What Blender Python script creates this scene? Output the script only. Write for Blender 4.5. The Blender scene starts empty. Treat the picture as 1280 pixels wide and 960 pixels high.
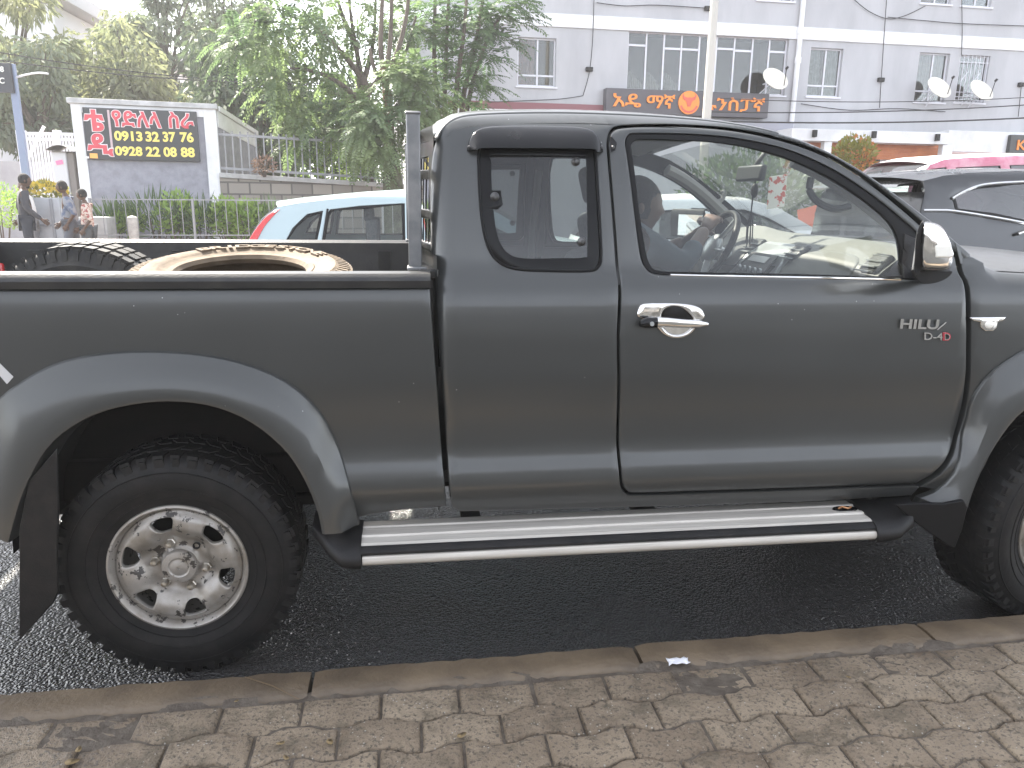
import bpy, bmesh, math, random
import numpy as np
from mathutils import Vector, Matrix
from mathutils.geometry import delaunay_2d_cdt
R = math.radians
random.seed(7); rng = np.random.default_rng(7)
scn = bpy.context.scene
col = scn.collection

# ------------------------------------------------------------------ camera, sky, sun, exposure
CAM = Vector((0.6997, -2.2457, 1.4815)); YAW, PITCH, ROLL = R(7.9615), R(13.774), R(-0.7023); FPX = 961.0
_fw = Vector((math.sin(YAW)*math.cos(PITCH), math.cos(YAW)*math.cos(PITCH), -math.sin(PITCH)))
_rt0 = Vector((math.cos(YAW), -math.sin(YAW), 0)); _up0 = _rt0.cross(_fw)
_rt = _rt0*math.cos(ROLL) - _up0*math.sin(ROLL); _up = _rt0*math.sin(ROLL) + _up0*math.cos(ROLL)
cd = bpy.data.cameras.new('camera'); cam = bpy.data.objects.new('camera', cd); col.objects.link(cam)
cam.matrix_world = Matrix(((_rt.x, _up.x, -_fw.x, CAM.x), (_rt.y, _up.y, -_fw.y, CAM.y), (_rt.z, _up.z, -_fw.z, CAM.z), (0, 0, 0, 1)))
cd.sensor_width = 36; cd.lens = 36*FPX/1280; cd.clip_start = 0.05; cd.clip_end = 2000
scn.camera = cam
SUN_EL, SUN_AZ = R(48), R(-38)          # azimuth clockwise from +Y: behind the truck, to the left
w = bpy.data.worlds.new('World'); scn.world = w; w.use_nodes = True
nt = w.node_tree; nt.nodes.clear()
sky = nt.nodes.new('ShaderNodeTexSky'); sky.sky_type = 'NISHITA'; sky.sun_disc = False
sky.sun_elevation = SUN_EL; sky.sun_rotation = SUN_AZ; sky.air_density = 1.0; sky.dust_density = 6.0; sky.ozone_density = 1.0; sky.altitude = 2300
bg = nt.nodes.new('ShaderNodeBackground'); bg.inputs['Strength'].default_value = 0.15
wo = nt.nodes.new('ShaderNodeOutputWorld')
hs = nt.nodes.new('ShaderNodeHueSaturation'); hs.inputs['Saturation'].default_value = .3      # thin white cloud over the blue
nt.links.new(sky.outputs[0], hs.inputs['Color']); nt.links.new(hs.outputs[0], bg.inputs[0]); nt.links.new(bg.outputs[0], wo.inputs[0])
sd = bpy.data.lights.new('sun', 'SUN'); sd.energy = 4.5; sd.angle = R(2); sd.color = (1, .93, .82)
sun = bpy.data.objects.new('sun', sd); col.objects.link(sun)
sdir = Vector((math.sin(SUN_AZ)*math.cos(SUN_EL), math.cos(SUN_AZ)*math.cos(SUN_EL), math.sin(SUN_EL)))
sun.rotation_euler = sdir.to_track_quat('Z', 'Y').to_euler(); sun.location = (-20, 30, 40)
vs = scn.view_settings; vs.view_transform = 'Standard'; vs.look = 'None'; vs.gamma = 1; vs.use_curve_mapping = False
vs.exposure = 2.4

# ------------------------------------------------------------------ measuring helpers (1280x960 photo pixels -> places in the world)
def ray(px, py): return (_fw + _rt*((px-640)/FPX) + _up*((480-py)/FPX))
def at(px, py, Y):
    d = ray(px, py); return CAM + d*((Y-CAM.y)/d.y)
def gr(px, py, z):
    d = ray(px, py); return CAM + d*((z-CAM.z)/d.z)
def hit(px, py, P, n):
    d = ray(px, py); return CAM + d*((P-CAM).dot(n)/d.dot(n))

# ------------------------------------------------------------------ object helpers
def tag(o, label=None, cat=None, group=None, kind=None):
    if label: o['label'] = label
    if cat: o['category'] = cat
    if group: o['group'] = group
    if kind: o['kind'] = kind
    return o
def empty(name, loc, label=None, cat=None, group=None, rz=0):
    o = bpy.data.objects.new(name, None); o.empty_display_size = .1; o.location = loc; o.rotation_euler = (0, 0, rz); col.objects.link(o)
    return tag(o, label, cat, group)
def link(name, me, parent=None, m=None):
    o = bpy.data.objects.new(name, me); col.objects.link(o)
    if m is not None:
        me.materials.clear(); me.materials.append(m)
    if parent is not None:
        o.parent = parent
    return o
_inv = {}
class MB:
    """collects shapes in world (or the parent's) coordinates, then becomes one mesh object"""
    def __init__(s): s.v = []; s.f = []
    def add(s, v, f):
        b = len(s.v); s.v += [tuple(p) for p in v]; s.f += [tuple(i+b for i in q) for q in f]; return s
    def box(s, c, d, M=None):
        hx, hy, hz = d[0]/2, d[1]/2, d[2]/2; c = Vector(c)
        pts = [Vector((x, y, z)) for x in (-hx, hx) for y in (-hy, hy) for z in (-hz, hz)]
        if M is not None: pts = [M @ p for p in pts]
        return s.add([c+p for p in pts], [(0, 1, 3, 2), (4, 6, 7, 5), (0, 4, 5, 1), (2, 3, 7, 6), (0, 2, 6, 4), (1, 5, 7, 3)])
    def bar(s, p, q, wx, wy, up=(0, 0, 1)):
        p, q = Vector(p), Vector(q); d = (q-p); L = d.length; d.normalize(); u = Vector(up)
        if abs(d.dot(u)) > .98: u = Vector((0, 1, 0))
        x = d.cross(u).normalized(); y = x.cross(d)
        return s.box((p+q)/2, (wx, L, wy), Matrix((x, d, y)).transposed())
    def tube(s, path, r, n=8, cap=True):
        path = [Vector(p) for p in path]; rs = r if hasattr(r, '__len__') else [r]*len(path)
        rings = []; ref = Vector((0, 0, 1))
        for i, p in enumerate(path):
            d = (path[min(i+1, len(path)-1)]-path[max(i-1, 0)]).normalized()
            u = ref if abs(d.dot(ref)) < .95 else Vector((0, 1, 0)) if i == 0 or len(path) == 2 else pu
            x = d.cross(u).normalized(); y = x.cross(d); pu = y
            rings.append([p + (x*math.cos(a)+y*math.sin(a))*rs[i] for a in (2*math.pi*k/n for k in range(n))])
        return s.loft(rings, True, cap)
    def loft(s, rings, closed=True, cap=False):
        n = len(rings[0]); v = [p for r_ in rings for p in r_]; f = []
        for i in range(len(rings)-1):
            for k in range(n if closed else n-1):
                k2 = (k+1) % n; f.append((i*n+k, i*n+k2, (i+1)*n+k2, (i+1)*n+k))
        if cap: f += [tuple(range(n))[::-1], tuple((len(rings)-1)*n+k for k in range(n))]
        return s.add(v, f)
    def lathe(s, prof, c=(0, 0, 0), axis='y', n=48, close=False, squash=None):
        c = Vector(c); rings = []
        for k in range(n):
            a = 2*math.pi*k/n; ring = []
            for r_, h in prof:
                if axis == 'y': q = Vector((r_*math.cos(a), h, r_*math.sin(a)))
                elif axis == 'z': q = Vector((r_*math.cos(a), r_*math.sin(a), h))
                else: q = Vector((h, r_*math.cos(a), r_*math.sin(a)))
                ring.append(c+q)
            rings.append(ring)
        m = len(prof); v = [p for r_ in rings for p in r_]; f = []
        for k in range(n):
            k2 = (k+1) % n
            for i in range(m if close else m-1):
                j = (i+1) % m; f.append((k*m+i, k*m+j, k2*m+j, k2*m+i))
        return s.add(v, f)
    def prism(s, poly, fn, w0, w1):
        n = len(poly); v = [fn(u, t, w0) for u, t in poly]+[fn(u, t, w1) for u, t in poly]
        return s.add(v, [tuple(range(n))[::-1], tuple(range(n, 2*n))]+[(k, (k+1) % n, n+(k+1) % n, n+k) for k in range(n)])
    def ball(s, c, r, n=12, m=8, sq=(1, 1, 1)):
        c = Vector(c); rings = []
        for i in range(m+1):
            a = math.pi*i/m - math.pi/2
            rings.append([c+Vector((r*sq[0]*max(math.cos(a), .01)*math.cos(t), r*sq[1]*max(math.cos(a), .01)*math.sin(t), r*sq[2]*math.sin(a))) for t in (2*math.pi*k/n for k in range(n))])
        return s.loft(rings, True, True)
    def build(s, name, m, parent=None, ang=35, bevel=0, seg=2, label=None, cat=None, group=None, kind=None, merge=False):
        me = bpy.data.meshes.new(name); me.from_pydata(s.v, [], s.f)
        bm = bmesh.new(); bm.from_mesh(me)
        if merge: bmesh.ops.remove_doubles(bm, verts=bm.verts, dist=1e-5)
        bmesh.ops.recalc_face_normals(bm, faces=bm.faces); bm.to_mesh(me); bm.free()
        me.polygons.foreach_set('use_smooth', [True]*len(me.polygons))
        me.set_sharp_from_angle(angle=R(ang))
        o = link(name, me, parent, m)
        if bevel:
            b = o.modifiers.new('bevel', 'BEVEL'); b.width = bevel; b.segments = seg; b.limit_method = 'ANGLE'; b.angle_limit = R(40)
        return tag(o, label, cat, group, kind)
def spl(pts, n=6, closed=False):
    """Catmull-Rom through points"""
    P = [Vector(p) for p in pts]; out = []; N = len(P)
    for i in range(N if closed else N-1):
        if closed: a, b, c, d = P[(i-1) % N], P[i], P[(i+1) % N], P[(i+2) % N]
        else: a, b, c, d = P[max(i-1, 0)], P[i], P[i+1], P[min(i+2, N-1)]
        for k in range(n):
            t = k/n; out.append(.5*((2*b)+(c-a)*t+(2*a-5*b+4*c-d)*t*t+(3*b-a-3*c+d)*t**3))
    if not closed: out.append(P[-1])
    return out
def spl2(pts, n=6, closed=False): return [(p.x, p.y) for p in spl([(a, b, 0) for a, b in pts], n, closed)]
def interp(tab):
    xs = [a for a, b in tab]; ys = [b for a, b in tab]
    m = []
    for i in range(len(xs)):
        if i == 0: m.append((ys[1]-ys[0])/(xs[1]-xs[0]))
        elif i == len(xs)-1: m.append((ys[-1]-ys[-2])/(xs[-1]-xs[-2]))
        else:
            d0 = (ys[i]-ys[i-1])/(xs[i]-xs[i-1]); d1 = (ys[i+1]-ys[i])/(xs[i+1]-xs[i])
            m.append(0 if d0*d1 <= 0 else 2*d0*d1/(d0+d1))
    def f(x, z_=None):
        if z_ is not None: x = z_
        if x <= xs[0]: return ys[0]+(x-xs[0])*m[0]
        if x >= xs[-1]: return ys[-1]+(x-xs[-1])*m[-1]
        i = 0
        while x > xs[i+1]: i += 1
        h = xs[i+1]-xs[i]; t = (x-xs[i])/h
        return (2*t**3-3*t*t+1)*ys[i]+(t**3-2*t*t+t)*h*m[i]+(-2*t**3+3*t*t)*ys[i+1]+(t**3-t*t)*h*m[i+1]
    return f
def resample(poly, step):
    out = []; n = len(poly)
    for i in range(n):
        a, b = np.array(poly[i]), np.array(poly[(i+1) % n]); L = np.linalg.norm(b-a); k = max(1, int(round(L/step)))
        if L < 1e-6: continue
        for j in range(k): out.append(tuple(a+(b-a)*j/k))
    return out
def inside(poly, P):
    P = np.asarray(P); x, y = P[:, 0], P[:, 1]; c = np.zeros(len(P), bool); q = np.asarray(poly); n = len(q); j = n-1
    for i in range(n):
        xi, yi = q[i]; xj, yj = q[j]
        cond = ((yi > y) != (yj > y))
        with np.errstate(divide='ignore', invalid='ignore'):
            xx = (xj-xi)*(y-yi)/(yj-yi+1e-12)+xi
        c ^= cond & (x < xx); j = i
    return c
def segdist(P, poly):
    q = np.asarray(poly); d = np.full(len(P), 1e9)
    for i in range(len(q)):
        a, b = q[i], q[(i+1) % len(q)]; ab = b-a; t = np.clip(((P-a) @ ab)/(ab @ ab+1e-12), 0, 1)
        d = np.minimum(d, np.linalg.norm(P-(a+t[:, None]*ab), axis=1))
    return d
def panel(outline, yf, holes=(), step=.03, rnd=.006, thick=.02, bstep=None, both=False, grid=True):
    """sheet-metal panel: outline in (u, v), depth yf(u, v), rounded border, turned-in edge. Returns verts (u, depth, v), faces"""
    bstep = bstep or step
    loops = [resample(l, bstep) for l in (outline,)+tuple(holes)]
    pts = []; edges = []
    for l in loops:
        b = len(pts); pts += l; edges += [(b+i, b+(i+1) % len(l)) for i in range(len(l))]
    P = np.array(pts); extra = []
    if rnd > 0:
        for l in loops:
            q = np.array(l); t = np.roll(q, -1, 0)-np.roll(q, 1, 0); t /= np.linalg.norm(t, axis=1)[:, None]+1e-12
            nrm = np.stack([-t[:, 1], t[:, 0]], 1)
            for d in (rnd*.3, rnd*1.02):
                for sgn in (1, -1): extra.append(q+nrm*d*sgn)
    x0, y0 = P.min(0); x1, y1 = P.max(0)
    if grid:
        gx, gy = np.meshgrid(np.arange(x0+step/2, x1, step), np.arange(y0+step/2, y1, step)); G = np.stack([gx.ravel(), gy.ravel()], 1)
    else: G = np.zeros((0, 2))
    def ok(Q, mind):
        if not len(Q): return Q
        m = inside(loops[0], Q)
        for h in loops[1:]: m &= ~inside(h, Q)
        Q = Q[m]; 
        if not len(Q): return Q
        dm = np.min([segdist(Q, l) for l in loops], 0); return Q[dm > mind]
    allp = [P]
    if extra: allp.append(ok(np.concatenate(extra), rnd*.2))
    g = ok(G, max(rnd*1.3, step*.35))
    allp.append(g); A = np.concatenate([a for a in allp if len(a)])
    r = delaunay_2d_cdt([Vector(p) for p in A], edges, [], 0, 1e-7)
    V = np.array([(p.x, p.y) for p in r[0]]); T = np.array(r[2])
    C = V[T].mean(1); m = inside(loops[0], C)
    for h in loops[1:]: m &= ~inside(h, C)
    T = T[m]
    d = np.min([segdist(V, l) for l in loops], 0); dep = np.array([yf(a, b) for a, b in V])
    if rnd > 0:
        k = np.clip(1-d/rnd, 0, 1); dep = dep+rnd*(1-np.sqrt(1-k*k*.98))
    verts = [(V[i, 0], dep[i], V[i, 1]) for i in range(len(V))]; faces = [tuple(t) for t in T]
    cnt = {}
    for t in faces:
        for a, b in ((t[0], t[1]), (t[1], t[2]), (t[2], t[0])): cnt.setdefault((min(a, b), max(a, b)), []).append((a, b))
    bd = [e[0] for e in cnt.values() if len(e) == 1]; mp = {}
    if thick:
        n0 = len(verts); src = list(verts)
        if both:
            for i, p in enumerate(src): mp[i] = len(verts); verts.append((p[0], p[1]+thick, p[2]))
            faces += [(mp[t[0]], mp[t[2]], mp[t[1]]) for t in list(faces)]
        for a, b in bd:
            for i in (a, b):
                if i not in mp: mp[i] = len(verts); p = verts[i]; verts.append((p[0], p[1]+thick, p[2]))
            faces.append((b, a, mp[a], mp[b]))
    return verts, faces
_txt = {}
def text(body, size=1, ext=.02, bold=0, align='CENTER', bev=0):
    cu = bpy.data.curves.new('txt', 'FONT'); cu.body = body; cu.size = size; cu.extrude = ext; cu.offset = bold; cu.align_x = align; cu.bevel_depth = bev
    cu.resolution_u = 4
    o = bpy.data.objects.new('txt', cu); col.objects.link(o); dg = bpy.context.evaluated_depsgraph_get(); dg.update()
    me = bpy.data.meshes.new_from_object(o.evaluated_get(dg))
    v = [tuple(p.co) for p in me.vertices]; f = [tuple(p.vertices) for p in me.polygons]
    bpy.data.objects.remove(o); bpy.data.curves.remove(cu); bpy.data.meshes.remove(me)
    return v, f
def text_fit(body, P00, P10, P01, mb, ext, bold=0, mode='fit'):
    """letters stretched into the parallelogram P00 (bottom left), P10 (bottom right), P01 (top left); extruded along the outward normal"""
    v, f = text(body, 1, .5, bold, 'LEFT')
    a = np.array(v); lo = a.min(0); hi = a.max(0); P00, P10, P01 = Vector(P00), Vector(P10), Vector(P01)
    n = (P10-P00).cross(P01-P00).normalized()
    mb.add([P00+(P10-P00)*((p[0]-lo[0])/(hi[0]-lo[0]))+(P01-P00)*((p[1]-lo[1])/(hi[1]-lo[1]))+n*(p[2]+.5)*ext for p in v], f)

# ------------------------------------------------------------------ materials
def N(nt, t, **kw):
    n = nt.nodes.new(t)
    for k, v in kw.items():
        if k.startswith('i_'): n.inputs[k[2:].replace('_', ' ')].default_value = v
        else: setattr(n, k, v)
    return n
def mat(name, c, rough=.5, metal=0, c2=None, ns=8, detail=6, thr=(.4, .65), bump=0, bs=60, coat=0, crough=.05, rough2=None, spec=.5, trans=0, emis=None, coord='Object', stretch=None, bdist=.01, alpha=None):
    m = bpy.data.materials.new(name); m.use_nodes = True; t = m.node_tree; b = t.nodes['Principled BSDF']; L = t.links.new
    b.inputs['Base Color'].default_value = (*c, 1); b.inputs['Roughness'].default_value = rough; b.inputs['Metallic'].default_value = metal
    b.inputs['Specular IOR Level'].default_value = spec
    b.inputs['Coat Weight'].default_value = coat; b.inputs['Coat Roughness'].default_value = crough
    if trans: b.inputs['Transmission Weight'].default_value = trans
    if alpha is not None: b.inputs['Alpha'].default_value = alpha
    if emis: b.inputs['Emission Color'].default_value = (*emis[0], 1); b.inputs['Emission Strength'].default_value = emis[1]
    tc = N(t, 'ShaderNodeTexCoord'); src = tc.outputs[coord]
    if stretch:
        mp = N(t, 'ShaderNodeMapping'); mp.inputs['Scale'].default_value = stretch; L(src, mp.inputs[0]); src = mp.outputs[0]
    if c2 is not None or rough2 is not None:
        n = N(t, 'ShaderNodeTexNoise', i_Scale=ns, i_Detail=detail, i_Roughness=.6); L(src, n.inputs['Vector'])
        r = N(t, 'ShaderNodeMapRange'); r.inputs[1].default_value = thr[0]; r.inputs[2].default_value = thr[1]; L(n.outputs[0], r.inputs[0])
        if c2 is not None:
            mx = N(t, 'ShaderNodeMix', data_type='RGBA'); mx.inputs[6].default_value = (*c, 1); mx.inputs[7].default_value = (*c2, 1)
            L(r.outputs[0], mx.inputs[0]); L(mx.outputs[2], b.inputs['Base Color'])
        if rough2 is not None:
            r2 = N(t, 'ShaderNodeMapRange'); r2.inputs[3].default_value = rough; r2.inputs[4].default_value = rough2; L(r.outputs[0], r2.inputs[0]); L(r2.outputs[0], b.inputs['Roughness'])
    if bump:
        n2 = N(t, 'ShaderNodeTexNoise', i_Scale=bs, i_Detail=4); L(src, n2.inputs['Vector'])
        bp = N(t, 'ShaderNodeBump', i_Strength=bump, i_Distance=bdist); L(n2.outputs[0], bp.inputs['Height']); L(bp.outputs[0], b.inputs['Normal'])
    return m
def glass(name, tint=(.75, .8, .78), film=.05, filmc=(.5, .52, .5), refl=1.0, rough=.02):
    m = bpy.data.materials.new(name); m.use_nodes = True; t = m.node_tree; t.nodes.clear(); L = t.links.new
    tr = N(t, 'ShaderNodeBsdfTransparent'); tr.inputs[0].default_value = (*tint, 1)
    gl = N(t, 'ShaderNodeBsdfGlossy'); gl.inputs['Roughness'].default_value = rough
    df = N(t, 'ShaderNodeBsdfDiffuse'); df.inputs[0].default_value = (*filmc, 1)
    fr = N(t, 'ShaderNodeFresnel', i_IOR=1.5); mu = N(t, 'ShaderNodeMath', operation='MULTIPLY'); mu.inputs[1].default_value = 1.6*refl; L(fr.outputs[0], mu.inputs[0])
    m1 = N(t, 'ShaderNodeMixShader'); m2 = N(t, 'ShaderNodeMixShader')
    tc = N(t, 'ShaderNodeTexCoord'); n = N(t, 'ShaderNodeTexNoise', i_Scale=3.0, i_Detail=8); L(tc.outputs['Object'], n.inputs['Vector'])
    mr = N(t, 'ShaderNodeMapRange'); mr.inputs[1].default_value = .35; mr.inputs[2].default_value = .75; mr.inputs[3].default_value = film*.5; mr.inputs[4].default_value = film*1.8; L(n.outputs[0], mr.inputs[0])
    L(mr.outputs[0], m1.inputs[0]); L(tr.outputs[0], m1.inputs[1]); L(df.outputs[0], m1.inputs[2])
    L(mu.outputs[0], m2.inputs[0]); L(m1.outputs[0], m2.inputs[1]); L(gl.outputs[0], m2.inputs[2])
    o = N(t, 'ShaderNodeOutputMaterial'); L(m2.outputs[0], o.inputs[0]); return m
def leafmat(name, c, c2, tl=.5, ns=1.2):
    m = bpy.data.materials.new(name); m.use_nodes = True; t = m.node_tree; t.nodes.clear(); L = t.links.new
    tc = N(t, 'ShaderNodeTexCoord'); n = N(t, 'ShaderNodeTexNoise', i_Scale=ns, i_Detail=5); L(tc.outputs['Object'], n.inputs['Vector'])
    mr = N(t, 'ShaderNodeMapRange'); mr.inputs[1].default_value = .35; mr.inputs[2].default_value = .68; L(n.outputs[0], mr.inputs[0])
    mx = N(t, 'ShaderNodeMix', data_type='RGBA'); mx.inputs[6].default_value = (*c, 1); mx.inputs[7].default_value = (*c2, 1); L(mr.outputs[0], mx.inputs[0])
    d = N(t, 'ShaderNodeBsdfDiffuse'); L(mx.outputs[2], d.inputs[0])
    tr = N(t, 'ShaderNodeBsdfTranslucent'); L(mx.outputs[2], tr.inputs[0])
    gl = N(t, 'ShaderNodeBsdfGlossy'); gl.inputs['Roughness'].default_value = .45; gl.inputs[0].default_value = (.6, .6, .6, 1)
    m1 = N(t, 'ShaderNodeMixShader'); m1.inputs[0].default_value = tl; L(d.outputs[0], m1.inputs[1]); L(tr.outputs[0], m1.inputs[2])
    m2 = N(t, 'ShaderNodeMixShader'); m2.inputs[0].default_value = .06; L(m1.outputs[0], m2.inputs[1]); L(gl.outputs[0], m2.inputs[2])
    o = N(t, 'ShaderNodeOutputMaterial'); L(m2.outputs[0], o.inputs[0]); return m

def paintmat():
    m = mat('grey metallic truck paint', (.041, .0432, .0424), .4, .3, coat=.6, crough=.14)
    t = m.node_tree; b = t.nodes['Principled BSDF']; L = t.links.new
    tc = N(t, 'ShaderNodeTexCoord')
    n = N(t, 'ShaderNodeTexNoise', i_Scale=1.7, i_Detail=7, i_Roughness=.62); L(tc.outputs['Object'], n.inputs['Vector'])
    mr = N(t, 'ShaderNodeMapRange'); mr.inputs[1].default_value = .35; mr.inputs[2].default_value = .7; mr.inputs[3].default_value = .3; mr.inputs[4].default_value = .5; L(n.outputs[0], mr.inputs[0]); L(mr.outputs[0], b.inputs['Roughness'])
    # road film, thicker low down on the panels; small chips
    sp = N(t, 'ShaderNodeSeparateXYZ'); L(tc.outputs['Object'], sp.inputs[0])
    zr = N(t, 'ShaderNodeMapRange'); zr.inputs[1].default_value = .95; zr.inputs[2].default_value = .4; zr.inputs[3].default_value = .05; zr.inputs[4].default_value = .3; L(sp.outputs[2], zr.inputs[0])
    mm = N(t, 'ShaderNodeMath', operation='MULTIPLY'); L(zr.outputs[0], mm.inputs[0]); L(n.outputs[0], mm.inputs[1])
    mx = N(t, 'ShaderNodeMix', data_type='RGBA'); mx.inputs[6].default_value = (.041, .0432, .0424, 1); mx.inputs[7].default_value = (.075, .074, .071, 1); L(mm.outputs[0], mx.inputs[0])
    v = N(t, 'ShaderNodeTexVoronoi', i_Scale=30.0); L(tc.outputs['Object'], v.inputs['Vector'])
    n3 = N(t, 'ShaderNodeTexNoise', i_Scale=3.0); L(tc.outputs['Object'], n3.inputs['Vector'])
    a = N(t, 'ShaderNodeMath', operation='LESS_THAN'); a.inputs[1].default_value = .045; L(v.outputs['Distance'], a.inputs[0])
    c = N(t, 'ShaderNodeMath', operation='GREATER_THAN'); c.inputs[1].default_value = .6; L(n3.outputs[0], c.inputs[0])
    ac = N(t, 'ShaderNodeMath', operation='MULTIPLY'); L(a.outputs[0], ac.inputs[0]); L(c.outputs[0], ac.inputs[1])
    mx2 = N(t, 'ShaderNodeMix', data_type='RGBA'); mx2.inputs[7].default_value = (.35, .35, .34, 1); L(mx.outputs[2], mx2.inputs[6]); L(ac.outputs[0], mx2.inputs[0]); L(mx2.outputs[2], b.inputs['Base Color'])
    v2 = N(t, 'ShaderNodeTexNoise', i_Scale=2.2, i_Detail=2); L(tc.outputs['Object'], v2.inputs['Vector'])
    bp = N(t, 'ShaderNodeBump', i_Strength=.12, i_Distance=.02); L(v2.outputs[0], bp.inputs['Height']); L(bp.outputs[0], b.inputs['Normal'])
    L(bp.outputs[0], b.inputs['Coat Normal'])
    return m
def rimmat():
    m = mat('chipped silver wheel paint', (.34, .32, .295), .45, .5, c2=(.22, .195, .16), ns=14, thr=(.4, .7), coord='Object')
    t = m.node_tree; b = t.nodes['Principled BSDF']; L = t.links.new
    tc = N(t, 'ShaderNodeTexCoord'); n = N(t, 'ShaderNodeTexNoise', i_Scale=24, i_Detail=6, i_Roughness=.68); L(tc.outputs['Object'], n.inputs['Vector'])
    mr = N(t, 'ShaderNodeMapRange'); mr.inputs[1].default_value = .585; mr.inputs[2].default_value = .60; L(n.outputs[0], mr.inputs[0])
    old = b.inputs['Base Color'].links[0].from_socket
    mx = N(t, 'ShaderNodeMix', data_type='RGBA'); mx.inputs[7].default_value = (.035, .03, .026, 1); L(old, mx.inputs[6]); L(mr.outputs[0], mx.inputs[0]); L(mx.outputs[2], b.inputs['Base Color'])
    inv = N(t, 'ShaderNodeMath', operation='MULTIPLY_ADD'); inv.inputs[1].default_value = -.55; inv.inputs[2].default_value = .55; L(mr.outputs[0], inv.inputs[0]); L(inv.outputs[0], b.inputs['Metallic'])
    return m
def asphaltmat():
    m = mat('wet asphalt', (.022, .022, .024), .3, spec=.6)
    t = m.node_tree; b = t.nodes['Principled BSDF']; L = t.links.new
    tc = N(t, 'ShaderNodeTexCoord'); o = tc.outputs['Object']
    v = N(t, 'ShaderNodeTexVoronoi', i_Scale=120.0, feature='SMOOTH_F1'); L(o, v.inputs['Vector'])
    n = N(t, 'ShaderNodeTexNoise', i_Scale=45, i_Detail=5); L(o, n.inputs['Vector'])
    n2 = N(t, 'ShaderNodeTexNoise', i_Scale=1.1, i_Detail=5); L(o, n2.inputs['Vector'])
    ad = N(t, 'ShaderNodeMath', operation='MULTIPLY_ADD'); ad.inputs[1].default_value = -1.1; L(v.outputs['Distance'], ad.inputs[0]); L(n.outputs[0], ad.inputs[2])
    bp = N(t, 'ShaderNodeBump', i_Strength=.95, i_Distance=.010); L(ad.outputs[0], bp.inputs['Height']); L(bp.outputs[0], b.inputs['Normal'])
    mr = N(t, 'ShaderNodeMapRange'); mr.inputs[1].default_value = .4; mr.inputs[2].default_value = .65; mr.inputs[3].default_value = .13; mr.inputs[4].default_value = .34; L(n2.outputs[0], mr.inputs[0]); L(mr.outputs[0], b.inputs['Roughness'])
    mx = N(t, 'ShaderNodeMix', data_type='RGBA'); mx.inputs[6].default_value = (.018, .018, .02, 1); mx.inputs[7].default_value = (.05, .048, .045, 1); L(n.outputs[0], mx.inputs[0]); L(mx.outputs[2], b.inputs['Base Color'])
    return m
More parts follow.
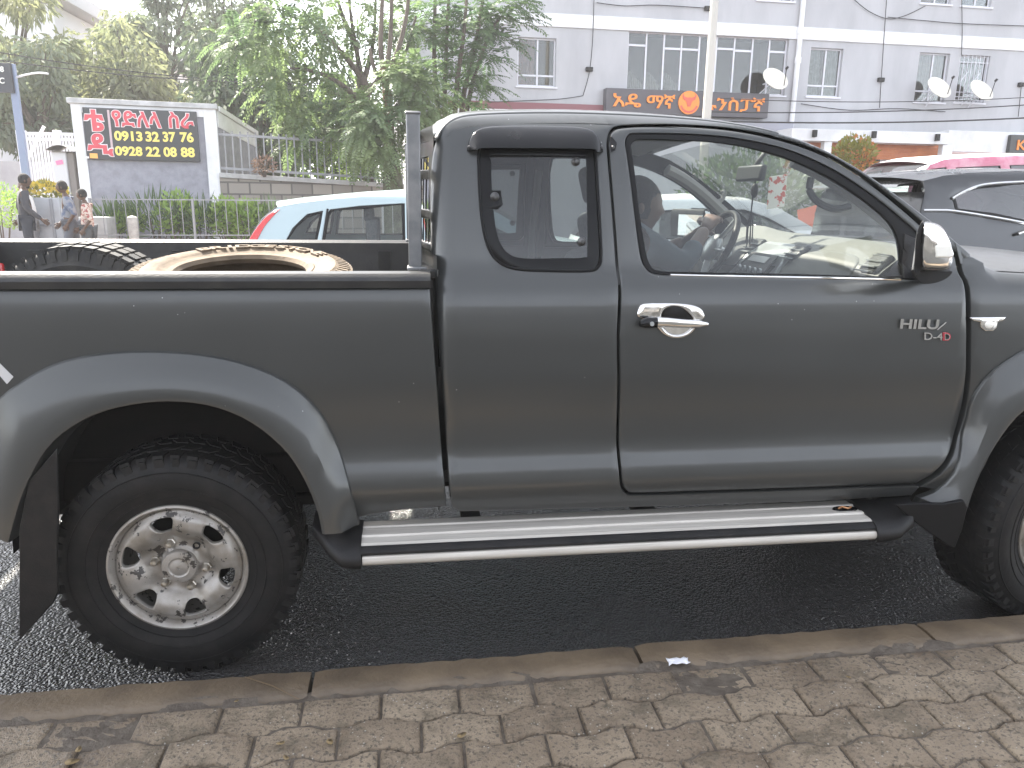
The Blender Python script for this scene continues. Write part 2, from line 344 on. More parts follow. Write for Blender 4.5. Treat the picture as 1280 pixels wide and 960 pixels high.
def pavermat():
    m = mat('worn concrete pavers', (.2, .17, .14), .75)
    t = m.node_tree; b = t.nodes['Principled BSDF']; L = t.links.new
    tc = N(t, 'ShaderNodeTexCoord'); o = tc.outputs['Object']; at_ = N(t, 'ShaderNodeAttribute', attribute_name='tint')
    n = N(t, 'ShaderNodeTexNoise', i_Scale=4, i_Detail=8, i_Roughness=.7); L(o, n.inputs['Vector'])
    n2 = N(t, 'ShaderNodeTexNoise', i_Scale=90, i_Detail=4, i_Roughness=.7); L(o, n2.inputs['Vector'])
    v = N(t, 'ShaderNodeTexVoronoi', i_Scale=70.0); L(o, v.inputs['Vector'])
    c1 = N(t, 'ShaderNodeMix', data_type='RGBA'); c1.inputs[6].default_value = (.165, .12, .08, 1); c1.inputs[7].default_value = (.345, .275, .195, 1)
    mr = N(t, 'ShaderNodeMapRange'); mr.inputs[1].default_value = .3; mr.inputs[2].default_value = .7
    s = N(t, 'ShaderNodeMath', operation='MULTIPLY_ADD'); s.inputs[1].default_value = .16; L(at_.outputs['Fac'], s.inputs[0]); L(n.outputs[0], s.inputs[2])
    s2 = N(t, 'ShaderNodeMath', operation='SUBTRACT'); s2.inputs[1].default_value = .08; L(s.outputs[0], s2.inputs[0]); L(s2.outputs[0], mr.inputs[0]); L(mr.outputs[0], c1.inputs[0])
    # dark grit and pale specks
    g = N(t, 'ShaderNodeMapRange'); g.inputs[1].default_value = .53; g.inputs[2].default_value = .62; g.inputs[4].default_value = .8; L(n2.outputs[0], g.inputs[0])
    c2 = N(t, 'ShaderNodeMix', data_type='RGBA'); c2.inputs[7].default_value = (.06, .052, .042, 1); L(c1.outputs[2], c2.inputs[6]); L(g.outputs[0], c2.inputs[0])
    dn = N(t, 'ShaderNodeTexNoise', i_Scale=7, i_Detail=9, i_Roughness=.75); L(o, dn.inputs['Vector'])
    dr_ = N(t, 'ShaderNodeMapRange'); dr_.inputs[1].default_value = .52; dr_.inputs[2].default_value = .62; dr_.inputs[4].default_value = .65; L(dn.outputs[0], dr_.inputs[0])
    cd_ = N(t, 'ShaderNodeMix', data_type='RGBA'); cd_.inputs[7].default_value = (.1, .08, .052, 1); L(c2.outputs[2], cd_.inputs[6]); L(dr_.outputs[0], cd_.inputs[0]); c2 = cd_
    sv = N(t, 'ShaderNodeMath', operation='LESS_THAN'); sv.inputs[1].default_value = .17; L(v.outputs['Distance'], sv.inputs[0])
    n4 = N(t, 'ShaderNodeTexNoise', i_Scale=13.0); L(o, n4.inputs['Vector'])
    sg = N(t, 'ShaderNodeMath', operation='GREATER_THAN'); sg.inputs[1].default_value = .55; L(n4.outputs[0], sg.inputs[0])
    sm = N(t, 'ShaderNodeMath', operation='MULTIPLY'); L(sv.outputs[0], sm.inputs[0]); L(sg.outputs[0], sm.inputs[1])
    c3 = N(t, 'ShaderNodeMix', data_type='RGBA'); c3.inputs[7].default_value = (.42, .39, .34, 1); L(c2.outputs[2], c3.inputs[6]); L(sm.outputs[0], c3.inputs[0]); L(c3.outputs[2], b.inputs['Base Color'])
    ro = N(t, 'ShaderNodeMapRange'); ro.inputs[1].default_value = .35; ro.inputs[2].default_value = .6; ro.inputs[3].default_value = .3; ro.inputs[4].default_value = .75; L(n.outputs[0], ro.inputs[0]); L(ro.outputs[0], b.inputs['Roughness'])
    bp = N(t, 'ShaderNodeBump', i_Strength=1.0, i_Distance=.011)
    hh = N(t, 'ShaderNodeTexNoise', i_Scale=28, i_Detail=7, i_Roughness=.72); L(o, hh.inputs['Vector']); hm_ = N(t, 'ShaderNodeMath', operation='MULTIPLY_ADD'); hm_.inputs[1].default_value = 1.6; L(hh.outputs[0], hm_.inputs[0]); L(n2.outputs[0], hm_.inputs[2]); L(hm_.outputs[0], bp.inputs['Height']); L(bp.outputs[0], b.inputs['Normal'])
    return m

M = {}
M['paint'] = paintmat(); M['rim'] = rimmat(); M['asphalt'] = asphaltmat(); M['paver'] = pavermat()
M['rubber'] = mat('tyre rubber', (.004, .004, .0043), .6, c2=(.012, .011, .0105), ns=18, bump=.25, bs=70, bdist=.004, spec=.3)
M['mudrubber'] = mat('mud coated tyre', (.16, .12, .08), .85, c2=(.085, .063, .042), ns=9, bump=.5, bs=50, bdist=.005)
M['oldrubber'] = mat('dusty tyre rubber', (.016, .016, .016), .7, c2=(.04, .037, .032), ns=11, bump=.4, bs=50, bdist=.004)
M['plastic'] = mat('black textured plastic', (.006, .006, .0065), .5, c2=(.013, .012, .012), ns=20, bump=.4, bs=240, bdist=.002, spec=.3)
M['gloss'] = mat('black gloss acrylic', (.004, .004, .0045), .10, rough2=.28, ns=14, spec=.35)
M['border'] = mat('black ceramic glass border', (.004, .004, .0045), .2, spec=.18)
M['seal'] = mat('black rubber seal', (.005, .005, .0055), .5, spec=.2)
M['dark'] = mat('dark underbody', (.003, .003, .003), .9, c2=(.008, .007, .006), ns=10)
M['chrome'] = mat('chrome', (.75, .74, .72), .08, 1.0, rough2=.22, ns=30)
M['alu'] = mat('brushed aluminium', (.55, .52, .47), .5, .2, c2=(.44, .41, .37), ns=25, stretch=(.15, 4, 4), rough2=.6)
M['post'] = mat('dull painted post', (.13, .135, .14), .42, .3, c2=(.2, .2, .2), ns=12)
M['glass'] = glass('car window glass', (.77, .81, .79), .028, (.5, .53, .52), .75)
M['wglass'] = glass('windscreen glass', (.93, .96, .94), .006, (.4, .4, .4), .3)
M['knob'] = mat('dull latch metal', (.1, .1, .1), .35, .6)
M['qglass'] = glass('quarter window glass', (.36, .39, .39), .03, (.3, .3, .3), .8)
M['dglass'] = glass('dark car glass', (.25, .29, .29), .05, (.3, .3, .3), 1.6)
M['lens'] = mat('clear lamp lens', (.8, .78, .72), .12, 0, coat=.6)
M['redlens'] = mat('red lamp lens', (.6, .03, .03), .15, 0, coat=.8)
M['dash'] = mat('dusty grey dashboard', (.17, .17, .155), .7, bump=.2, bs=300, bdist=.002)
M['dashdark'] = mat('dark dashboard plastic', (.03, .031, .031), .5)
M['silver'] = mat('silver trim plastic', (.4, .41, .41), .35, .4)
M['seat'] = mat('grey seat cloth', (.13, .13, .135), .9, c2=(.09, .09, .095), ns=60)
M['liner'] = mat('beige headlining', (.26, .255, .24), .95)
M['bedliner'] = mat('black bed liner', (.012, .012, .013), .4, c2=(.025, .024, .022), ns=12, bump=.3, bs=120, bdist=.003)
M['redbadge'] = mat('red badge enamel', (.5, .05, .07), .3, .3)
M['decal'] = mat('pale grey decal', (.5, .5, .5), .4)
# ------------------------------------------------------------------ ground
KY, KZ = -.165, .085        # kerb road edge, pavement height
def sheet(name, x0, x1, y0, y1, z, m, kind='structure'):
    return MB().add([(x0, y0, z), (x1, y0, z), (x1, y1, z), (x0, y1, z)], [(0, 1, 2, 3)]).build(name, m, kind=kind)
M['earth'] = mat('compacted earth', (.16, .12, .09), .9, c2=(.1, .08, .06), ns=2, bump=.4, bs=30)
M['farpave'] = mat('dusty far pavement', (.34, .27, .23), .9, c2=(.25, .2, .17), ns=1.5, bump=.3, bs=30)
sheet('ground', -600, 600, -600, 900, -.02, M['earth'])
sheet('road', -120, 160, KY-.06, 11.0, 0, M['asphalt'])
# kerb: separate stones with open joints, broken arrises
M['kerb'] = mat('damp kerb concrete', (.145, .108, .07), .5, c2=(.085, .063, .042), ns=5, bump=.7, bs=60, bdist=.005)
def skew(mb): mb.v = [(p[0], p[1]+.033+.0135*(max(-2, min(3.2, p[0]))-.3), p[2]) for p in mb.v]   # the kerb line runs slightly askew to the parked truck
kb = MB(); x = -2.6
while x < 6:
    x1 = 1.175 if abs(x-.17) < .55 and x < .3 else x+1.0
    rngk = random.Random(int(x*100)); d = rngk.uniform(-.006, .006)
    n = 26; rings = []
    for i in range(n+1):
        xx = x+.006+(x1-x-.012)*i/n; ch = .004+.006*rngk.random()**2; e = (.006 if i in (0, n) else 0)
        yf = KY+d+rngk.uniform(-.002, .002); yb = KY-.125+rngk.uniform(-.008, .006)
        rings.append([(xx, yf, -.05), (xx, yf, KZ-.02-e), (xx, yf-ch*1.6, KZ-e), (xx, yf-.06, KZ+.002-e), (xx, yb+.012, KZ-.001-e), (xx, yb, KZ-.012-e), (xx, yb, -.05)])
    kb.loft(rings, False); 
    for r_ in (rings[0], rings[-1]): kb.add(r_, [tuple(range(7))])
    x = x1
skew(kb); kb.build('kerb', M['kerb'], kind='structure', ang=50)
# interlocking pavers
pv = MB(); tints = []
PL, PD, AMP = .219, .122, .0115
def zig(u):
    u = (u/PL*1.0) % 1.0
    t = abs(((u*2) % 2)-1)          # trapezoid wave, one per paver
    return AMP*(max(0, min(1, (t-.3)/.4))-.5)*2
prs = random.Random(5); G = .0035; SK = R(-1.2)
for r_ in range(8):
    y0 = KY-.14-r_*PD; off = (.5*PL if r_ % 2 else 0)
    for k in range(-14, 34):
        x0 = off+k*PL-.05; us = [x0+G+(PL-2*G)*i/16 for i in range(17)]
        sh = .25*PL
        topn = [(u, y0-G+zig(u+sh) if r_ > 0 else y0-G) for u in us]
        bot = [(u, y0-PD+G+zig(u+sh+.5*PL*0)) for u in us]
        z = KZ-.004+prs.uniform(-.004, .004); tx, ty = prs.uniform(-.012, .012), prs.uniform(-.02, .02); cx, cy = x0+PL/2, y0-PD/2
        if r_ == 0: z -= .004
        tn = prs.random()
        poly = topn+bot[::-1]; n = len(poly)
        def zz(p): return z+(p[0]-cx)*tx+(p[1]-cy)*ty
        pc = np.array(poly); c = pc.mean(0)
        ins = [(p[0]+(c[0]-p[0])*.05+prs.uniform(-.0012, .0012), p[1]+(c[1]-p[1])*.08+prs.uniform(-.0015, .0015)) for p in poly]
        ins2 = [(p[0]+(c[0]-p[0])*.16, p[1]+(c[1]-p[1])*.2) for p in poly]
        v = [(p[0], p[1], zz(p)-.03) for p in poly]+[(p[0], p[1], zz(p)-.0055-prs.random()**3*.004) for p in poly]+[(p[0], p[1], zz(p)-.0008) for p in ins]+[(p[0], p[1], zz(p)) for p in ins2]
        f = []
        for a in range(3):
            for i in range(n): j = (i+1) % n; f.append((a*n+i, a*n+j, (a+1)*n+j, (a+1)*n+i))
        for i in range(16): f.append((3*n+i, 3*n+i+1, 3*n+n-2-i, 3*n+n-1-i))
        nb = len(pv.f); pv.add(v, f); tints += [tn]*len(f)
skew(pv); o = pv.build('pavement', M['paver'], kind='structure', ang=50)
a = o.data.attributes.new('tint', 'FLOAT', 'FACE'); a.data.foreach_set('value', tints)
M['mud'] = mat('mud in the joints', (.07, .055, .042), .7, c2=(.12, .1, .078), ns=25, bump=.8, bs=90, bdist=.006)
# packed dirt bed the pavers sit in (uneven, heaped along the kerb)
nx, ny = 300, 60; v = []; f = []
for j in range(ny+1):
    for i in range(nx+1):
        xx = -3+10*i/nx; yy = KY-.1-1.01*j/ny
        base = KZ-.0135+.003*math.sin(xx*7+yy*9)*math.sin(yy*13-xx*4) if j > 1 else KZ-.009+.007*math.sin(xx*9+math.sin(xx*23))+prs.uniform(-.004, .005)
        v.append((xx, yy, base+prs.uniform(-.002, .002)))
for j in range(ny):
    for i in range(nx): q = j*(nx+1)+i; f.append((q, q+1, q+nx+2, q+nx+1))
jd = MB().add(v, f); skew(jd); jd.build('joint_dirt', M['mud'], kind='structure', ang=180)
sheet('walkway', -120, 160, -600, KY-.14-8*PD+.06, KZ-.022, mat('paving darkened as shade', (.03, .031, .031), .6, c2=(.02, .02, .02), ns=2, bump=.4, bs=60))  # unseen pavement coloured dark in place of shade, for the door reflections
MB().box((20, 11.08, .03), (280, .16, .2)).build('far_kerb', M['kerb'], kind='structure')
sheet('far_pavement', -120, 160, 11.16, 60, .12, M['farpave'])

# ------------------------------------------------------------------ the pickup truck
W = 1.74
prof = interp([(.2, .16), (.34, .1), (.44, .055), (.50, .03), (.55, .010), (.585, .001), (.605, .0), (.625, .003), (.695, .027), (.715, .031), (.77, .030), (.87, .019), (.95, .010), (1.05, .010), (1.13, .016), (1.19, .026), (1.225, .04), (1.25, .062), (1.27, .073), (1.35, .088), (1.5, .125), (1.6, .158), (1.66, .185), (1.70, .215), (1.73, .26)])
profb = interp([(.2, .16), (.34, .1), (.44, .055), (.50, .03), (.55, .010), (.585, .001), (.605, .0), (.625, .003), (.695, .027), (.715, .031), (.77, .030), (.87, .019), (.95, .010), (1.05, .009), (1.15, .012), (1.2, .02), (1.24, .032)])
def S(px, py, pf=prof):
    Y = 0.0
    for _ in range(6): p = at(px, py, Y); Y = pf(p.z)
    return (p.x, p.z)
def SP(pts, n=0, pf=prof):
    q = [S(a, b, pf) for a, b in pts]
    return spl2(q, n) if n else q
truck = empty('pickup_truck', (0, 0, 0), 'muddy dark grey extended-cab pickup truck parked along the kerb', 'pickup truck')
def flip(v): return [(p[0], W-p[1], p[2]) for p in v]
def side(name, pv, m, parent=truck, both=True, ang=40, **kw):
    """a panel on the near side and its twin on the far side"""
    v, f = pv; o = MB().add(v, f).build(name, m, parent, ang=ang, **kw); o2 = None
    if both: o2 = MB().add(flip(v), f).build(name, m, parent, ang=ang, **kw)
    return o, o2

# cab side: quarter panel, roof rail, A-pillar strip and rocker in one pressing
gap = [(772, 345), (765, 262), (760, 200), (759, 176), (764, 162), (778, 157), (820, 155), (870, 156.5), (920, 161), (975, 172), (1030, 191), (1082, 221), (1130, 258), (1168, 291), (1198, 318)]
gapf = [(1207, 350), (1211, 400), (1211, 455), (1205, 510), (1193, 557), (1172, 592), (1147, 607)]
gapb = [(1147, 607.5), (1000, 613), (880, 617), (795, 619.5), (783, 617.5), (776, 608), (773, 580), (772, 500), (771.5, 420), (772, 345)]
roofl = [(542, 340), (539.5, 300), (538.5, 250), (540, 205), (544, 180), (551, 163), (566, 150), (590, 144), (640, 141.5), (700, 141), (760, 142.5), (830, 146), (900, 152.5), (960, 163), (1012, 179), (1062, 204), (1112, 237), (1165, 277), (1214, 318)]
ro = SP(roofl, 4)
# the A-pillar strip ends at the cowl; come back along the door gap
gp = SP(gap, 4)
inner = gp[::-1]                       # from the A-pillar foot back to the B-pillar
bk = SP(gapb, 3)
lowedge = SP([(1150, 609), (1140, 620), (1000, 628), (800, 634), (650, 638), (575, 640), (565, 634)], 0)
rear = SP([(561, 600), (556, 520), (550, 440), (545, 380), (542, 345)], 3)
cabout = ro+[S(1207, 327)]+inner+bk[::-1][1:]+lowedge+rear
qwin = SP([(598, 200), (599, 187), (606, 183), (680, 183), (738, 184), (744, 188), (747, 230), (750.5, 290), (751.5, 322), (748, 333), (737, 338.5), (690, 338.5), (645, 336), (622, 326), (609, 305), (602, 270), (599, 230)], 4)
XR = S(540, 300)[0]
def cabdep(x, z):
    d = max(0, .055-(x-XR))/.055 if z > .6 else 0
    return prof(z)+.045*d*d
side('cab_side', panel(cabout, cabdep, (qwin,), step=.03, rnd=.006, thick=.025, bstep=.015), M['paint'])
# inner skin so that nothing shows through the gaps
blk = SP([(548, 350), (570, 632), (1145, 605), (1196, 540), (1203, 350)])
side('sill_inner', panel(blk, lambda x, z: prof(z)+.035, step=.08, rnd=0, thick=.012, both=True), M['dark'])
jam = SP([(752, 350), (745, 170), (770, 148), (900, 150), (1010, 178), (1110, 240), (1212, 322), (1185, 330), (1095, 255), (1010, 205), (930, 180), (870, 172), (792, 172), (790, 225), (797, 345)])
side('door_jamb', panel(jam, lambda x, z: prof(z)+.03, step=.04, rnd=0, thick=.012, both=True), M['seal'])

# doors
doff = 3.0
dout = SP([(774.5, 345), (767.5, 262), (762.5, 200), (761.8, 177), (766, 165), (779, 160), (820, 158), (870, 159.5), (919, 164), (973, 175), (1028, 194), (1079, 224), (1127, 261), (1164, 294), (1195, 322)], 4)+SP([(1204, 350), (1208.5, 400), (1208.5, 455), (1202.5, 509), (1190.5, 555), (1170, 589.5), (1146, 604.3)], 4)+SP([(1145, 604.5), (1000, 610), (880, 614), (797, 616.5), (786, 614.5), (779, 606), (775.8, 580), (774.7, 500), (774.2, 420)], 3)
dwin = SP([(783.5, 190), (782, 178), (786, 169), (800, 166.5), (870, 168), (925, 173.5), (985, 187), (1040, 211), (1085, 240), (1122, 269), (1150, 296), (1158, 330), (1156, 348), (1140, 350), (1000, 347.5), (860, 344.5), (822, 343), (808, 336), (800, 315), (793, 262)], 4)
door, door2 = side('door', panel(dout, prof, (dwin,), step=.03, rnd=.007, thick=.03, bstep=.014), M['paint'])
glo = SP([(791, 190), (790, 181), (795, 175.5), (806, 174), (870, 176), (922, 181.5), (980, 196), (1034, 220), (1078, 248), (1112, 277), (1124, 300), (1128, 330), (1128, 345.5), (1000, 343), (860, 340.5), (826, 339), (815, 333), (808, 313), (800, 262)], 4)
for prt, fl in ((door, False), (door2, True)):
    F = flip if fl else (lambda v: v)
    v, f = panel(dwin, lambda x, z: prof(z)+.006, (glo,), step=.03, rnd=.004, thick=.014, bstep=.015); MB().add(F(v), f).build('window_seal', M['seal'], prt, ang=40)
    v, f = panel(glo, lambda x, z: prof(z)+.013, step=.06, rnd=0, thick=.0); MB().add(F(v), f).build('window_glass', M['glass'], prt)
    st = MB().tube(F([(x, prof(z)+.002, z) for x, z in SP([(838, 343.8), (930, 345.8), (1030, 347.6), (1126, 349.5)], 4)]), .0042, 8); st.build('sill_strip', M['chrome'] if not fl else M['seal'], prt)
    # sail triangle ahead of the glass
    v, f = panel(SP([(1131, 292), (1150, 300), (1158, 330), (1158, 349), (1131, 348)]), lambda x, z: prof(z)+.001, step=.05, rnd=.003, thick=.01); MB().add(F(v), f).build('sail_panel', M['plastic'], prt)
    # inner door card
    v, f = panel(SP([(790, 352), (1195, 352), (1200, 420), (1195, 540), (1140, 600), (790, 612)]), lambda x, z: prof(z)+.055, step=.1, rnd=.0, thick=.02, both=True); MB().add(F(v), f).build('door_card', M['dashdark'], prt)
    # door mirror
    Q = lambda px, py, Y: at(px, py, Y)
    SH = .72; ms = MB(); rings = []
    mo = [(1152, 336), (1149, 318), (1151, 295), (1154, 280), (1163, 278.5), (1177, 284), (1186, 297), (1191, 315), (1190, 332), (1182, 338), (1165, 338.5)]
    outl = spl([Q(a, b, -.17) for a, b in mo], 3, True); c = sum(outl, Vector())/len(outl)
    for dy, sc in ((.15, .55), (.145, .8), (.12, .95), (.08, 1.0), (.03, 1.02), (-.005, .98), (-.025, .9), (-.036, .75), (-.041, .5), (-.043, .2)):
        rings.append([c+(p-c)*sc+Vector((SH*dy, dy, 0)) for p in outl])
    ms.loft(rings, True, True); ms.v = F(ms.v); ms.build('mirror_shell', M['chrome'], prt, ang=60)
    ml = MB(); pan = [(1166, 306), (1186, 305), (1191, 318), (1188, 322), (1167, 322)]
    ml.prism([(q.x, q.z) for q in (Q(a, b, -.205) for a, b in pan)], lambda u, t, w_: Vector((u, w_, t)), -.215, -.16); ml.v = F(ml.v); ml.build('turn_signal', M['lens'], prt, bevel=.008, seg=3)
    mb_ = MB(); rim_ = spl([Q(a, b, -.15) for a, b in [(1144, 340), (1144, 318), (1146, 293), (1151, 279), (1154, 279), (1151, 300), (1151, 336)]], 3, True)
    mb_.loft([[p+Vector((SH*dy, dy, 0)) for p in rim_] for dy in (.13, -.035)], True, True)
    foot = spl([Q(a, b, -.05) for a, b in [(1143, 338), (1160, 336), (1180, 337), (1187, 337), (1180, 345), (1165, 351), (1148, 351)]], 3, True)
    mb_.loft([[p+Vector((SH*dy*.8, dy, 0)) for p in foot] for dy in (.10, -.06)], True, True); mb_.v = F(mb_.v); mb_.build('mirror_base', M['plastic'], prt, bevel=.006)
    mg = MB(); q = Q(1145, 312, -.08); mg.box(q+Vector((-.002, 0, 0)), (.004, .15, .11), Matrix.Rotation(-math.atan(SH), 3, 'Z')); mg.v = F(mg.v); mg.build('mirror_glass', mat('mirror glass', (.8, .82, .82), .02, 1.0) if not fl else bpy.data.materials['mirror glass'], prt)
    # handle
    if True:
        hb = MB(); hy = lambda x, z: prof(z)-.008
        esc = spl2([S(a, b) for a, b in [(797, 396), (798, 385), (804, 379.5), (826, 378.5), (850, 379), (869, 382), (878, 388), (880, 397), (872, 403), (869, 410), (862, 418), (850, 422.5), (838, 422), (828, 417), (820, 408), (815, 402)]], 3, True)
        pocket = spl2([S(a, b) for a, b in [(826, 398), (829, 388), (838, 383), (850, 384), (860, 391), (866, 400), (862, 410), (852, 417), (839, 417), (830, 410)]], 3, True)
        v, f = panel(esc, hy, (pocket,), step=.015, rnd=.006, thick=.012, bstep=.006); MB().add(F(v), f).build('handle_escutcheon', M['chrome'], prt, ang=60)
        zc_ = S(845, 402)[1]
        for nm, keep, mm_ in (('pocket_dark_half', lambda z: z >= zc_, 'gloss'), ('pocket_bright_half', lambda z: z < zc_, 'chrome')):  # dark upper and bright lower half put the recess shading into colour
            pp_ = [p for p in pocket if keep(p[1])]
            if nm == 'pocket_bright_half': k_ = max(range(len(pp_)), key=lambda i: math.hypot(pp_[i][0]-pp_[i-1][0], pp_[i][1]-pp_[i-1][1])); pp_ = pp_[k_:]+pp_[:k_]
            v, f = panel(pp_, lambda x, z: prof(z)-.006+(.0035 if nm == 'pocket_bright_half' else .002)*max(0, 1-abs(x-S(846, 402)[0])/.06), step=.012, rnd=0, thick=0); MB().add(F(v), f).build(nm, M[mm_], prt, ang=60)
        g0 = [S(a, b) for a, b in ((814, 401.5), (830, 401), (850, 402.5), (870, 403.5), (882, 404))]
        gr_ = MB(); gr_.loft([[(x, prof(z)-.03+.008*math.cos(t)+abs(i-2)**2*.0035, z+hz*math.sin(t)) for t in (2*math.pi*k/12 for k in range(12))] for i, ((x, z), hz) in enumerate(zip(g0, (.0145, .0145, .0135, .012, .006)))], True, True)
        gr_.v = F(gr_.v); gr_.build('handle_grip', M['chrome'], prt, ang=60)
        k0 = [S(a, b) for a, b in ((797, 403), (804, 402), (818, 401.5))]
        kk = MB(); kk.loft([[(x, prof(z)-.024+.012*math.cos(t), z+hz*math.sin(t)) for t in (2*math.pi*k/12 for k in range(12))] for (x, z), hz in zip(k0, (.009, .016, .0165))], True, True)
        kk.v = F(kk.v); kk.build('lock_housing', M['gloss'], prt, ang=60)
        x, z = S(810.5, 402.5); lk = MB().lathe([(.0001, prof(z)-.04), (.006, prof(z)-.04), (.007, prof(z)-.036)], (x, 0, z), 'y', 16); lk.v = F(lk.v); lk.build('key_lock', M['silver'], prt)
# raised chrome letters on the near door
def door_text(body, p00, p10, p01, m, ext=.006, bold=.012):
    mbt = MB(); P = [S(*p) for p in (p00, p10, p01)]
    Y = prof(P[0][1])-.001; text_fit(body, *[(x, Y, z) for x, z in P], mbt, ext, bold); return mbt
door_text('HILU', (1123, 410.5), (1171, 411.5), (1124, 398), M['chrome'], .006, .03).build('badge', M['chrome'], door)
mb = MB(); a, b = S(1170, 412), S(1181, 402.5); mb.bar((a[0], prof(a[1])-.005, a[1]), (b[0], prof(b[1])-.005, b[1]), .003, .004); mb.build('badge', M['chrome'], door)
door_text('D-4', (1154, 424.5), (1177, 425), (1154, 415), M['chrome'], .005, .01).build('badge', M['chrome'], door)
door_text('D', (1177.5, 425.3), (1187, 425.5), (1177.5, 415.3), M['redbadge'], .005, .02).build('badge', M['redbadge'], door, label='red letter of the door badge')
door_text('D', (1179, 424.3), (1185.5, 424.5), (1179, 416.5), M['chrome'], .0065, -.01).build('badge', M['chrome'], door)

# rear quarter windows, knobs and rain visors
qcl = SP([(614, 200), (614, 194), (640, 194), (725, 195), (733, 196), (734, 230), (735, 312), (731, 322), (700, 323), (655, 323), (636, 317), (624, 300), (618, 270), (615, 230)], 4)
for fl in (False, True):
    F = flip if fl else (lambda v: v)
    v, f = panel(qwin, lambda x, z: cabdep(x, z)+.004, (qcl,), step=.04, rnd=.003, thick=.006, bstep=.015)
    qf = MB().add(F(v), f).build('quarter_window', M['border'], truck, ang=40)
    v, f = panel(qcl, lambda x, z: cabdep(x, z)+.007, step=.06, rnd=0, thick=0); MB().add(F(v), f).build('glass', M['qglass'], qf)
    # rubber border
    b_ = MB().tube(F([(x, cabdep(x, z)+.001, z) for x, z in qwin]+[(qwin[0][0], cabdep(*qwin[0])+.001, qwin[0][1])]), .0045, 6, False); b_.build('window_rubber', M['seal'], qf)
    for a in ((618.5, 246), (720, 202), (727.5, 302)):
        x, z = S(*a); y = prof(z); k_ = MB().lathe([(.0001, y-.010), (.006, y-.0095), (.0095, y-.004), (.013, y-.001), (.014, y+.004)], (x, 0, z), 'y', 16); k_.v = F(k_.v); k_.build('latch_knob', M['knob'], qf)
    v, f = panel(SP([(597, 238), (626, 238), (629, 256), (622, 262), (599, 258)]), lambda x, z: prof(z)+.0025, step=.04, rnd=.002, thick=.004); MB().add(F(v), f).build('latch_plate', M['border'], qf)
    vo = SP([(583.5, 189), (586, 176), (592, 166), (603, 160), (625, 157.5), (670, 157), (715, 158), (735, 161), (744, 168), (750, 179), (754, 190), (742, 190.5), (737, 187), (668, 186), (604, 186), (596, 189)], 3)
    zs = [z for x, z in vo]; z1, z0 = max(zs), min(zs); xs = [x for x, z in vo]; xa, xb = min(xs), max(xs)
    def vis(x, z):
        t = min(1, max(0, (z1-z)/(z1-z0))); e = min(1, min(x-xa, xb-x)/.03)
        return prof(z)-.004-.03*math.sin(t*math.pi*.5)**.8*max(0, e)
    v, f = panel(vo, vis, step=.015, rnd=.004, thick=.004, both=True, bstep=.012)
    vz = MB().add(F(v), f).build('rain_visor', M['gloss'], truck, ang=50)
    for a in ((586, 184), (751, 184)):
        x, z = S(*a); y = vis(x, z); k_ = MB().lathe([(.0001, y-.006), (.004, y-.005), (.005, y)], (x, 0, z), 'y', 10); k_.v = F(k_.v); k_.build('screw', M['knob'], vz)
    v, f = panel(SP([(762.5, 171), (764, 170), (771, 179), (769, 187), (763, 190)]), lambda x, z: prof(z)-.006, step=.04, rnd=.002, thick=.01); tb = MB().add(F(v), f).build('visor_bracket', M['plastic'], truck)
    x, z = S(765.5, 184); y = prof(z)-.008; k_ = MB().lathe([(.0001, y-.003), (.004, y-.002), (.005, y)], (x, 0, z), 'y', 10); k_.v = F(k_.v); k_.build('screw', M['knob'], tb)

# cab roof, windscreen, cowl, bonnet, back wall: strips across the truck between the two sides
def strip(name, ptsxz, m, crown=.0, bow=.0, nb=16, y_of=None, close_edge=0, parent=truck, thick=0, soft=False):
    rings = []
    for i, (x, z) in enumerate(ptsxz):
        y = (y_of(x, z) if y_of else prof(z)); ring = []
        cr = crown[i] if hasattr(crown, '__len__') else crown; bo = bow[i] if hasattr(bow, '__len__') else bow
        for k in range(nb+1):
            t = k/nb; s_ = 2*t-1; b = 1-abs(s_)**2.4; bz = (1-s_*s_)**1.8 if soft else b
            ring.append((x+bo*b, y+(W-2*y)*t, z+cr*bz))
        rings.append(ring)
    o = MB().loft(rings, False).build(name, m, parent, ang=45)
    if thick:
        sm = o.modifiers.new('thickness', 'SOLIDIFY'); sm.thickness = thick; sm.offset = -1
    return o
iro = [i for i, (x, z) in enumerate(ro)]
xa = S(566, 150)[0]; xb = S(960, 163)[0]
roofpts = [p for p in ro if S(545, 175)[0] <= p[0] <= S(985, 170)[0] and p[1] > 1.6]
n = len(roofpts); strip('roof', roofpts, M['paint'], crown=[.05*min(1, (i+1)/6, 1) for i in range(n)], bow=[-.06*max(0, 1-i/6)+.09*max(0, 1-(n-1-i)/8) for i in range(n)], thick=.004)
strip('headlining', [(x, z-.035) for x, z in roofpts[5:-2]], M['liner'], crown=.03)
wsp = [p for p in ro if p[0] >= S(985, 170)[0]]
ws = strip('windscreen', [(x-.004, z-.006) for x, z in wsp], M['wglass'], crown=.04, bow=[.09+.10*i/len(wsp) for i in range(len(wsp))])
bkp = [p for p in ro if p[0] < S(552, 163)[0] and p[1] > 1.2 and p[0] < 1.0][:12]
zt, zb = S(544, 180)[1], S(541, 345)[1]; xr = XR+.012
yy = lambda x, z: prof(z)+.035
strip('back_glass', [(xr+.0+.10*max(0, z-1.3)*0, z) for z in np.linspace(zb+.06, zt-.03, 6)], M['qglass'], bow=-.05, y_of=lambda x, z: prof(z)+.10)
bw = MB()
for z0_, z1_, y0_, y1_ in ((.5, zb+.06, .05, W-.05),): bw.loft([[(xr-.05*(1-abs(2*t-1)**2.4), y0_+(y1_-y0_)*t, z) for t in np.linspace(0, 1, 17)] for z in np.linspace(z0_, z1_, 8)], False)
